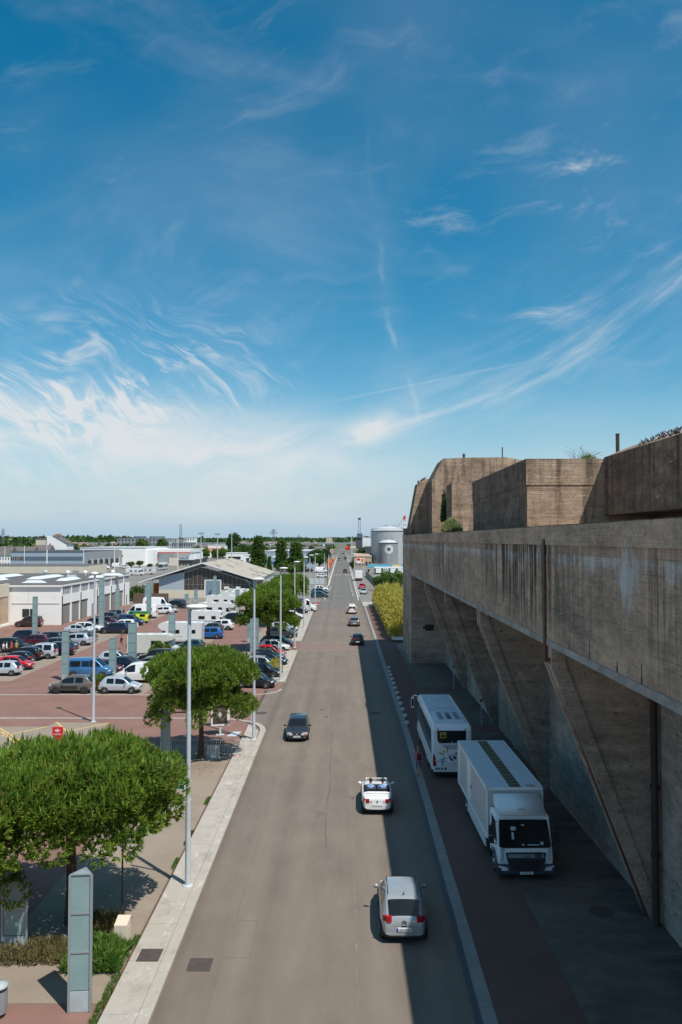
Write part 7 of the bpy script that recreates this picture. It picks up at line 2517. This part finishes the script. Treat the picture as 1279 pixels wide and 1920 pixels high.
# ================================================================== masts, poles, pylons
def mast(name, label, u, vb, vt, D, r, mat='galv', cat='mast', top=None):
    A, B = atD(u, vt, D), atD(u, vb, D)
    t = thing(name, label, cat, (A.x, D, 0))
    m = MB(); m.tube((A.x, D, 0), (A.x, D, A.z), r, r * .6, 8); m.build('pole', mat, t)
    if top:
        m = MB(); m.box(A.x - top, A.x + top, D - .4, D + .4, A.z - .2, A.z + .5); m.build('floodlights', 'midgrey', t)
    return t
for u, vt, D, lab in ((46, 1023, 330, 'thin white pole left of the hangar'), (88, 1022, 320, 'white pole in front of the hangar, left'), (157, 1030, 300, 'white pole at the hangar corner'), (215, 1025, 330, 'thin pole in front of the tall white depot'), (334, 998, 300, 'thin tall pole before the discount shop'), (9.5, 1024, 350, 'pale pole at the far left edge')):
    mast('flag_pole', lab, u, 1068, vt, D, .16, 'white', 'pole')
mast('street_lamp', 'curved lamp in front of the middle of the hangar', 89, 1068, 1031, 300, .14, 'white', 'street lamp')
for u, vt, D, lab in ((377, 1000.5, 420, 'floodlight mast left of the round tree'), (408, 1002, 440, 'floodlight mast second from the left'), (434.7, 1003.5, 400, 'plain green mast in front of the round tree')):
    mast('floodlight_mast', lab, u, 1050, vt, D, .28, 'galv', 'mast', 1.6 if u < 420 else .3)
def lattice(name, label, u, vt, D, w0, w1, mat, cat, arms=None, n=14, z0=0):
    A = atD(u, vt, D)
    t = thing(name, label, cat, (A.x, D, 0))
    m = MB(); H = A.z
    r = max(.08, w0 * .035)
    for sx, sy in ((-1, -1), (1, -1), (1, 1), (-1, 1)):
        m.tube((A.x + sx * w0 / 2, D + sy * w0 / 2, z0), (A.x + sx * w1 / 2, D + sy * w1 / 2, H), r, r * .8, 4)
    for k in range(n):
        f0, f1 = k / n, (k + 1) / n
        a, b = w0 + (w1 - w0) * f0, w0 + (w1 - w0) * f1
        s = 1 if k % 2 else -1
        m.tube((A.x - s * a / 2, D - a / 2, z0 + (H - z0) * f0), (A.x + s * b / 2, D - b / 2, z0 + (H - z0) * f1), r * .7, n=4)
        m.tube((A.x - s * a / 2, D + a / 2, z0 + (H - z0) * f0), (A.x + s * b / 2, D + b / 2, z0 + (H - z0) * f1), r * .7, n=4)
        m.tube((A.x - s * a / 2, D - a / 2, z0 + (H - z0) * f0), (A.x - s * b / 2, D + b / 2, z0 + (H - z0) * f1), r * .7, n=4)
    m.build('lattice', mat, t)
    for (f, L) in (arms or []):
        q = MB(); q.path([(A.x - L, D, H * f), (A.x + L, D, H * f)], r * 1.2, 4); q.path([(A.x - L, D, H * f), (A.x, D, H * f + L * .3), (A.x + L, D, H * f)], r, 4); q.build('cross_arm', mat, t)
    return t, A
pbr('farsteel', (0.16, 0.18, 0.20), .6)
lattice('lattice_mast', 'tall dark lattice telecom mast behind the apartment blocks', 339, 983, 560, 1.8, 1.2, 'darkgrey', 'mast')
lattice('pylon', 'electricity pylon on the horizon above the poplars', 513, 991.5, 1700, 9, 1.5, 'farsteel', 'pylon', [(.72, 9), (.82, 7), (.92, 5)])
lattice('pylon', 'slimmer pylon on the horizon between the poplars and the road', 560, 1002, 1700, 5, 2, 'farsteel', 'pylon', [(.85, 4)])
lattice('pylon', 'red and white striped mast at the far left horizon', 6, 991, 1500, 7, 2, 'farsteel', 'mast', [(.7, 5), (.85, 4)])
t, A = lattice('harbour_crane', 'dark slender harbour crane tower beyond the end of the road', 674, 973, 900, 5, 2.2, 'darkgrey', 'crane', n=20)
bx(t, 'machine_house', 'darkgrey', A.x - 4, A.x + 5, 897, 905, 0, 16)
bx(t, 'cabin', 'bluepanel', A.x - 2.8, A.x + 3.2, 896, 903, 16, 21)
bx(t, 'top_block', 'darkgrey', A.x - 1.6, A.x + 1.6, 898.5, 901.5, A.z - 1, A.z + 1.2)
mast('chimney_mast', 'thin pale mast right of the far road', 659.5, 1035, 1003.5, 640, .5, 'lightgrey')
mast('chimney_mast', 'pale twin stack right of the harbour crane', 680.5, 1015, 1002.5, 1000, .9, 'lightgrey', 'stack')
mast('chimney_mast', 'second pale stack right of the harbour crane', 683.5, 1015, 1003, 1000, .8, 'lightgrey', 'stack')
t, A = lattice('harbour_crane', 'red and white crane tip just showing past the bunker corner', 758.5, 968, 620, 2.4, 1.2, 'redpaint', 'crane', n=16)
for k in range(4): bx(t, 'white_band', 'white', A.x - .9, A.x + .9, 619.1, 620.9, A.z - 16 + k * 3.4, A.z - 14.4 + k * 3.4)
m = MB(); B = atD(745, 989, 620); m.path([tuple(A), tuple(B)], .12, 4); m.build('cable', 'darkgrey', t)
bx(t, 'cabin', 'redpaint', A.x - .8, A.x + .8, 619, 621, A.z - 2.5, A.z + .3)

# ================================================================== storage tanks
pbr('tanksteel', rough=.45, metal=.15, fn=lambda P, x, y, z, g: (scalec((0.42, 0.44, 0.46), nz(vec(x * .6, y * .6, z * .1), 1.0, 3) * .3 + .83 - (z / 2.2).frac().ramp(.06, 0.0) * .12),))
pbr('tankpaint', rough=.6, fn=lambda P, x, y, z, g: (scalec((0.25, 0.26, 0.265), nz(vec(x, y, z * .2), .4, 3) * .3 + .85 - (z / 1.6).frac().ramp(.05, 0.0) * .18),))
def tank(label, uc, hw, vt, D, mat, dome, rail=True):
    A = atD(uc, vt, D); r = hw / 1493.3 * D
    t = thing('storage_tank', label, 'storage tank', (A.x, D + r, 0))
    m = MB(); m.lathe([(r, 0), (r, A.z)], n=56); m.build('shell', mat, t, world=False)
    m = MB(); m.lathe([(r, A.z), (r * .6, A.z + dome * .75), (r * .2, A.z + dome), (.2, A.z + dome * 1.02)], n=56); m.build('dome_roof', 'lightgrey', t, world=False)
    m = MB(); m.lathe([(r + .06, A.z - .5), (r + .16, A.z - .4), (r + .16, A.z), (r + .02, A.z + .05)], n=56); m.build('rim_band', 'darkgrey', t, world=False)
    if rail:
        m = MB()
        n = 40
        for i in range(n):
            a = 2 * math.pi * i / n; b = 2 * math.pi * (i + 1) / n
            p, q = (r * math.cos(a), r * math.sin(a)), (r * math.cos(b), r * math.sin(b))
            m.tube((*p, A.z), (*p, A.z + 1.3), .07, n=4); m.tube((*p, A.z + 1.3), (*q, A.z + 1.3), .07, n=4); m.tube((*p, A.z + .7), (*q, A.z + .7), .05, n=4)
        m.build('railing', 'midgrey', t, world=False)
    m = MB()
    rr_ = random.Random(2)
    for i in range(12):
        a = rr_.uniform(0, 6.28); q = rr_.uniform(0, r * .5)
        m.tube((q * math.cos(a), q * math.sin(a), A.z + dome * .7), (q * math.cos(a), q * math.sin(a), A.z + dome + rr_.uniform(.5, 1.6)), .14, n=5)
    m.build('roof_fittings', 'midgrey', t, world=False)
    m = MB()
    for a in (math.radians(200),):
        for k in range(int(A.z / 1.2)):
            m.box(r * math.cos(a) - 1.0, r * math.cos(a) - .2, r * math.sin(a) - .4, r * math.sin(a) + .4, k * 1.2, k * 1.2 + .14)
        m.tube((r * math.cos(a) - 1.0, r * math.sin(a), 0), (r * math.cos(a) - 1.0, r * math.sin(a), A.z), .12, n=5)
    m.build('ladder', 'darkgrey', t, world=False)
    return t, A, r
tank('big silver storage tank, the taller one behind', 730, 32.5, 995, 470, 'tanksteel', 2.6)
t, A, r = tank('smaller grey tank painted with a white daisy', 729, 18.3, 1017.5, 432, 'tankpaint', 1.6, False)
# daisy wrapped on the shell
def on_shell(x_, z_, off=.05):
    a = -math.pi / 2 + x_ / r
    return ((r + off) * math.cos(a), (r + off) * math.sin(a), z_)
cz = A.z - 3.6
for k in range(17):
    a = k * 2 * math.pi / 17; w_ = .13
    pts = [(.9, a - w_), (2.1, a - w_ * 1.0), (2.55, a - w_ * .5), (2.6, a), (2.5, a + w_ * .5), (2.05, a + w_ * 1.0), (.9, a + w_)]
    m = MB(); m.add([on_shell(q * math.cos(b) + .1, cz + q * math.sin(b), .05 + .01 * (k % 2)) for q, b in pts], [tuple(range(7))]); m.build('daisy_petal', 'white', t, world=False)
m = MB(); m.add([on_shell(.95 * math.cos(b) + .1, cz + .85 * math.sin(b), .09) for b in [i * 2 * math.pi / 16 for i in range(16)]], [tuple(range(16))]); m.build('daisy_centre', 'darkgrey', t, world=False)
m = MB(); m.add([on_shell(-.15, cz - 2.6, .05), on_shell(.2, cz - 2.6, .05), on_shell(.15, 1.8, .05), on_shell(-.2, 1.8, .05)], [(0, 1, 2, 3)]); m.build('daisy_stem', 'lightgrey', t, world=False)
for s in (-1, 1):
    m = MB(); m.add([on_shell(0, cz - 6.0 + s, .05), on_shell(s * 1.0, cz - 4.9 + s, .05), on_shell(s * 2.2, cz - 4.6 + s * .8, .05), on_shell(s * 1.4, cz - 5.8 + s, .05)], [(0, 1, 2, 3)]); m.build('daisy_leaf', 'midgrey', t, world=False)
# mural wall
A, B = atD(689, 1058, 408), atD(800, 1058, 408)
t = bldg('mural_wall', 'long wall painted sky blue and yellow in front of the tanks', 'wall', (A.x, 408, 0))
pbr('mural', rough=.7, fn=lambda P, x, y, z, g: (mixc(nz(vec(x * .12, z * .3, 2.0), 1.0, 3).ramp(.5, .56), mixc(z.ramp(0.2, 0.5), (0.05, 0.28, 0.16), (0.10, 0.42, 0.62)), (0.75, 0.62, 0.30)),))
bx(t, 'panel', 'mural', A.x, B.x, 408, 408.4, 0, A.z)
bx(t, 'coping', 'lightgrey', A.x, B.x, 407.9, 408.5, A.z, A.z + .15)
t, a, b, h = front('white_kiosk', 'white framed hut before the mural wall', 703, 760, 1065.5, 330, 'greenfence', 'white', 6)
for k in range(6): bx(t, 'panel', 'white', a + .4 + k * 3, a + 2.6 + k * 3, 329.8, 329.99, .6, 2.6)
# right industrial bits
t, a, b, h = front('dark_plant', 'dark industrial sheds left of the big tank', 686, 698, 1025, 520, 'darkgrey', None, 30)
bx(t, 'silo', 'white', a - 1, a + 6, 560, 580, 0, h + 6)
t, a, b, h = front('tan_shed', 'low tan roofed shed along the right side of the far road', 664, 697, 1044, 420, 'roughbeige', 'roughbeige', 80)
for k in range(5): bx(t, 'window', 'windowglass', a + 1 + k * 1.7, a + 2 + k * 1.7, 419.8, 419.99, .8, 2.6)
t = thing('train', 'row of red and grey rail wagons right of the far road', 'train', (14, 520, 0))
for k in range(9):
    c = ['darkgrey', 'c_maroonc', 'midgrey'][k % 3]
    m = MB(); y0 = 460 + k * 40; m.extr([(13 + 3 * 0, 1), (13, 4.2), (14.5, 5.0), (16, 4.2), (16, 1)], 'y', y0, y0 + 36); m.build('wagon', c, t)
# billboards
def billboard(label, u0, u1, v0, v1, D, c1, c2, c3='white'):
    A, B = atD(u0, v0, D), atD(u1, v1, D)
    t = thing('billboard', label, 'billboard', ((A.x + B.x) / 2, D, 0))
    bx(t, 'panel', c1, A.x, B.x, D, D + .3, B.z, A.z); bx(t, 'poster_band', c2, A.x + .2, (A.x + B.x) / 2, D - .05, D - .01, (A.z + B.z) / 2, A.z - .2); bx(t, 'poster_patch', c3, (A.x + B.x) / 2 + .4, B.x - .3, D - .05, D - .01, B.z + .4, A.z - .3)
    for f in (.1, .5, .9): bx(t, 'leg', 'lightgrey', A.x + (B.x - A.x) * f - .12, A.x + (B.x - A.x) * f + .12, D + .31, D + .5, 0, B.z + .2)
    bx(t, 'walkway', 'midgrey', A.x, B.x, D - .5, D - .06, B.z - .5, B.z - .35)
billboard('red and white billboard with an orange patch by the right of the road', 668, 683, 1046, 1056, 352, 'white', 'redpaint', 'orangepaint')
billboard('blue and orange billboard just behind the red and white one', 659.5, 670, 1038, 1045, 440, 'white', 'emblemblue', 'orangepaint')
billboard('red billboard farthest up the road on the right', 648, 656, 1023.5, 1031, 640, 'c_red', 'orangepaint', 'c_red')
billboard('red and white shop board on the left of the far road', 615.5, 624.5, 1030, 1036, 500, 'white', 'redpaint', 'c_red')
# orange flags
for i, (u, v0, v1, D, c) in enumerate(((617.5, 1052, 1064, 330, 'orangepaint'), (620, 1050, 1060, 348, 'orangepaint'), (622.5, 1047, 1055, 378, 'orangepaint'), (624, 1045, 1052, 395, 'orangepaint'), (618.5, 1067, 1071, 322, 'figpurple'))):
    A, B = atD(u, v0, D), atD(u, v1, D)
    lab = ['nearest orange banner on a pole by the far left kerb', 'second orange banner on a pole', 'third orange banner on a pole', 'farthest orange banner on a pole', 'small violet road sign below the orange banners'][i]
    t = thing('banner', lab, 'banner', (A.x, D, 0))
    bx(t, 'pole', 'darkgrey', A.x - .7, A.x - .55, D - .08, D + .08, 0, A.z + .3)
    w_ = 1.0 if i < 4 else .6
    m = MB(); n = 6
    for k in range(n):
        f0, f1 = k / n, (k + 1) / n
        m.quad((A.x - .54, D + .1 * math.sin(f0 * 6), A.z + (B.z - A.z) * f0), (A.x - .54 + w_, D - .25 * math.sin(f0 * 5), A.z + (B.z - A.z) * f0 - .2), (A.x - .54 + w_, D - .25 * math.sin(f1 * 5), A.z + (B.z - A.z) * f1 - .2), (A.x - .54, D + .1 * math.sin(f1 * 6), A.z + (B.z - A.z) * f1))
    m.build('cloth', c, t)
# small road furniture left at the bend
mast('post', 'tall dark wooden pole at the left kerb of the far road', 614, 1100, 1047, 250, .14, 'soil', 'pole')
mast('post', 'white flag pole next to the orange banners', 616.5, 1075, 1040, 300, .12, 'white', 'pole')
mast('far_lamp', 'green street lamp by the yard trees, left of the far road', 608.5, 1065, 1038, 340, .13, 'galv', 'street lamp')
t = thing('site_barrier', 'red and white work barrier at the end of the left pavement', 'barrier', (-6.0, 171, 0))
bx(t, 'rail', 'redpaint', -7.6, -4.9, 170.9, 171.0, .75, .95); bx(t, 'rail', 'white', -7.6, -4.9, 170.9, 171.0, .45, .65)
for xx in (-7.5, -6.3, -5.1): bx(t, 'leg', 'redpaint', xx, xx + .08, 170.7, 171.2, 0, 1.0)
# palisade panels, bus shelter, fence east of the hall
t = thing('mesh_fence', 'grey mesh fence running east of the hall', 'fence', (-18, 255, 0))
for k in range(9): bx(t, 'post', 'midgrey', -21 + k * 1.7, -20.92 + k * 1.7, 255, 255.1, 0, 2.2); bx(t, 'panel', 'lightgrey', -20.9 + k * 1.7, -19.35 + k * 1.7, 255.03, 255.06, .2, 2.0)
t = thing('bus_shelter', 'small pale shelter with posters by the third lamp pole', 'shelter', (-13.3, 243, 0))
bx(t, 'roof', 'lightgrey', -14.6, -11.6, 242, 244, 2.5, 2.75); bx(t, 'post', 'dark', -11.9, -11.7, 242.2, 242.4, 0, 2.5); bx(t, 'post', 'dark', -14.4, -14.2, 242.2, 242.4, 0, 2.5)
for xx in (-17.6, -16.4):
    bx(thing('notice_board', 'white upright board on the verge ' + ('left' if xx < -17 else 'right') + ' of a pair near the shelter', 'board', (xx, 226, 0)), 'panel', 'white', xx, xx + .5, 226, 226.2, 0, 3.0)
# green rail on the right forecourt
t = thing('green_fence', 'dark green mesh fence beside the right forecourt', 'fence', (10, 205, 0))
A, B = at(713, 1107), at(686, 1080)
for k in range(14):
    f0, f1 = k / 14, (k + 1) / 14
    p, q = A.lerp(B, f0), A.lerp(B, f1)
    m = MB(); m.band([p, q], .06, .1, 1.9); m.build('panel', 'greenfence', t)
    m = MB(); m.box(p.x - .06, p.x + .06, p.y - .06, p.y + .06, 0, 2.1); m.build('post', 'greenfence', t)
# overpass
t = thing('overpass', 'grey motorway overpass crossing the far end of the road', 'bridge', (0, 1250, 0))
bx(t, 'deck', 'midgrey', -420, -20, 1250, 1262, 6.4, 8.2); bx(t, 'deck', 'midgrey', -19.9, 14, 1250, 1262, 6.4, 8.2)
for k in range(12): bx(t, 'pier', 'midgrey', -400 + k * 34, -397.5 + k * 34, 1252, 1260, 0, 6.4)
bx(thing('sea', None, None) if False else t, 'parapet', 'lightgrey', -420, 14, 1249.7, 1249.95, 8.0, 9.0)
# orange digger heap near hall
m = MB(); rr = random.Random(4)
for i in range(14): m.obox((-46 + rr.uniform(-4.5, 4), 214 + rr.uniform(-2, 2), 2.5 * rr.random()), 2.2, .8, .5, rr.uniform(0, 3))
m.box(-51, -41, 212, 216, 0, 2.5)
m.build('machine_stack', 'orangepaint', label='stack of orange machinery behind the left end of the hall', category='machinery')
# far bus and bus yard
def bus(label, u, v, rz, mat='lightgrey'):
    p = at(u, v)
    t = thing('bus', label, 'bus', (p.x, p.y, 0), rz, 'buses parked behind the hall')
    m = MB(); m.box(-1.25, 1.25, -5.5, 5.5, .4, 3.1); add(t, 'body', m, mat)
    m = MB(); m.box(-1.27, 1.27, -5.0, 5.0, 1.4, 2.4); add(t, 'windows', m, 'windowglass'); m = MB(); m.box(-1.1, 1.1, -5.53, -5.4, 1.2, 2.6); add(t, 'windscreen', m, 'windowglass')
    m = MB(); m.box(-1.2, 1.2, -5.4, 5.4, 3.1, 3.2); add(t, 'roof', m, 'white')
    for yy_ in (-3.5, 3.3):
        for sx in (-1, 1):
            m = MB(); m.tube((sx * 1.0, yy_, .48), (sx * 1.27, yy_, .48), .48, n=12); add(t, 'wheel', m, 'tyre')
bus('silver bus facing us on the road behind the garages', 306, 1068, 0, 'lightgrey')
for k, (u, v) in enumerate(((347, 1060), (357, 1058), (366, 1056), (352, 1054), (372, 1053))):
    bus('dark windowed bus with white roof parked in the bus yard', u, v, R(80), 'darkgrey')

# ================================================================== trees of the middle and far ground
def tr(kind, u, vb, W, H, label, grp='trees around the estate', D=None):
    p = at(u, vb) if D is None else Vector(((u - 642) / 1493.3 * D, D, 0))
    tree(kind, p.x, p.y, W, H, label, grp, rng.uniform(0, 6.28))
def trD(kind, u, vt, wpx, D, label, grp='trees around the estate'):
    A = atD(u, vt, D); W = wpx / 1493.3 * D
    tree(kind, A.x, D, W, A.z, label, grp, rng.uniform(0, 6.28))
trD('poplar', 485, 1004, 31, 372, 'tallest left poplar of the three behind the hall')
trD('poplar', 528, 1011, 27, 366, 'middle poplar of the three behind the hall')
trD('poplar', 555, 1015, 32, 352, 'right poplar of the three behind the hall')
trD('poplar', 505.5, 1042, 10, 330, 'small young poplar between the two taller ones')
trD('round2', 439, 996.5, 31, 600, 'big dark round tree behind the masts')
trD('round', 460, 1018, 24, 560, 'broad tree right of the big dark round one')
trD('round', 264, 1006, 28, 520, 'left big green tree before the grey flats'); trD('round', 268, 1008, 26, 545, 'left big green tree, second trunk before the grey flats')
trD('round', 303, 1006, 31, 520, 'right big green tree before the grey flats')
for u, D, wp, vt, lab in ((366, 520, 19, 1023, 'first'), (386, 520, 18, 1025, 'second'), (402, 515, 14, 1028, 'third'), (417, 515, 15, 1024, 'fourth')):
    trD('bright', u, vt, wp, D, f'{lab} light green tree from the left in the row behind the hall roof')
for u, vt, wp, D, k, lab in ((598, 1028, 34, 420, 'round2', 'dark broad tree in the yard left of the far road'), (586, 1031, 26, 400, 'round2', 'dark tree at the left of the yard clump'), (612, 1026, 18, 470, 'round2', 'dark tree behind the yard clump near the kerb'), (600, 1036, 30, 388, 'round', 'green tree in the front of the yard clump'),
                         (546, 1054, 34, 300, 'bright', 'low light green tree east of the hall'), (527, 1052, 26, 320, 'round', 'low green tree by the fence east of the hall'), (566, 1048, 24, 320, 'bright', 'light green tree behind the third lamp'), (507, 1074, 10, 262, 'bright', 'tiny light green tree at the hall corner'),
                         (686, 1024, 34, 560, 'round2', 'broad olive tree left of the big tank'), (676, 1028, 20, 545, 'round', 'smaller tree beside the broad olive one'),
                         (722, 1067, 32, 222, 'bright', 'bright green tree before the mural, left'), (748, 1068, 40, 214, 'bright', 'bright green tree before the mural, nearest the bunker'), (734, 1074, 30, 206, 'round', 'mid green tree before the mural, in front'), (708, 1078, 24, 226, 'round', 'mid green tree before the mural, leftmost'),
                         (691, 1066, 5, 330, 'round', 'thin shrubby tree beside the billboard'), (661, 1050, 8, 350, 'round2', 'dark bush at the foot of the billboard')):
    trD(k, u, vt, wp, D, lab)
for u, vt, wp, D in ((246, 1052, 20, 400), (262, 1050, 18, 405), (281, 1056, 16, 395), (298, 1054, 14, 400)):
    trD('round', u, vt, wp, D, f'rounded shrub {"left" if u < 255 else "right" if u > 290 else "in the middle"} before the white depot' + (' near the kiosk' if u == 262 else ''), 'shrubs before the white depot')
trD('far', 44, 1003.5, 8, 520, 'pointed dark conifer top left of the big white house')
# scattered far trees
rr = random.Random(91)
for i in range(230):
    D = 520 * (5.2 ** rr.random())
    u = rr.uniform(-40, 700)
    X = (u - 642) / 1493 * D
    if -14 < X < 14: continue
    if D < 620 and (u > 480 or 200 < u < 300): continue
    H = rr.uniform(5, 11)
    if 470 < u and H > 8.5: H = 7
    tree(rr.choice(['far', 'far', 'far2']), X, D, rr.uniform(8, 20), H, 'leafy tree in the scattered belt of green before the horizon', 'distant trees before the horizon', rr.uniform(0, 6))
for i in range(60):
    u = rr.uniform(-20, 70) if i < 34 else rr.uniform(128, 250)
    D = rr.uniform(480, 620)
    H = rr.uniform(10, 13.5) if i < 34 else rr.uniform(9, 12.5)
    tree(rr.choice(['far', 'far2']), (u - 642) / 1493 * D, D, rr.uniform(10, 17), H, 'leafy tree in the dense belt behind the hangar roofs', 'belt of trees behind the hangar', rr.uniform(0, 6))
for i in range(90):
    u = rr.uniform(345, 640)
    D = rr.uniform(560, 1000)
    X = (u - 642) / 1493 * D
    if X > -14: continue
    tree(rr.choice(['far', 'far', 'far2']), X, D, rr.uniform(8, 15), rr.uniform(6, 10.5), 'leafy tree standing between the poplars and the distant houses', 'trees between the poplars and the houses', rr.uniform(0, 6))
# the wooded skyline itself
rs = np.random.RandomState(3)
n = 26000
D = rs.uniform(2400, 5200, n)
X = rs.uniform(-3200, 900, n)
k = np.sin(X * .004 + D * .002) + np.sin(X * .013) * .6
Z = rs.uniform(0, 1, n) * (15 + 8 * k.clip(-1, 1))
P = np.stack([X, D, Z], 1)
V, F = leaves(P, 9.0, 4, .0)
link('treeline', np_mesh('treeline', V, F, 'leafdark'), None, kind='stuff')
m = MB(); m.add([(-9000, 5600, 0), (9000, 5600, 0), (9000, 9000, 25), (-9000, 9000, 25)], [(0, 1, 2, 3)])
m.add([(-9000, 9000, 25), (9000, 9000, 25), (9000, 13000, 20), (-9000, 13000, 20)], [(0, 1, 2, 3)])
struct('hills', m, 'terrain')
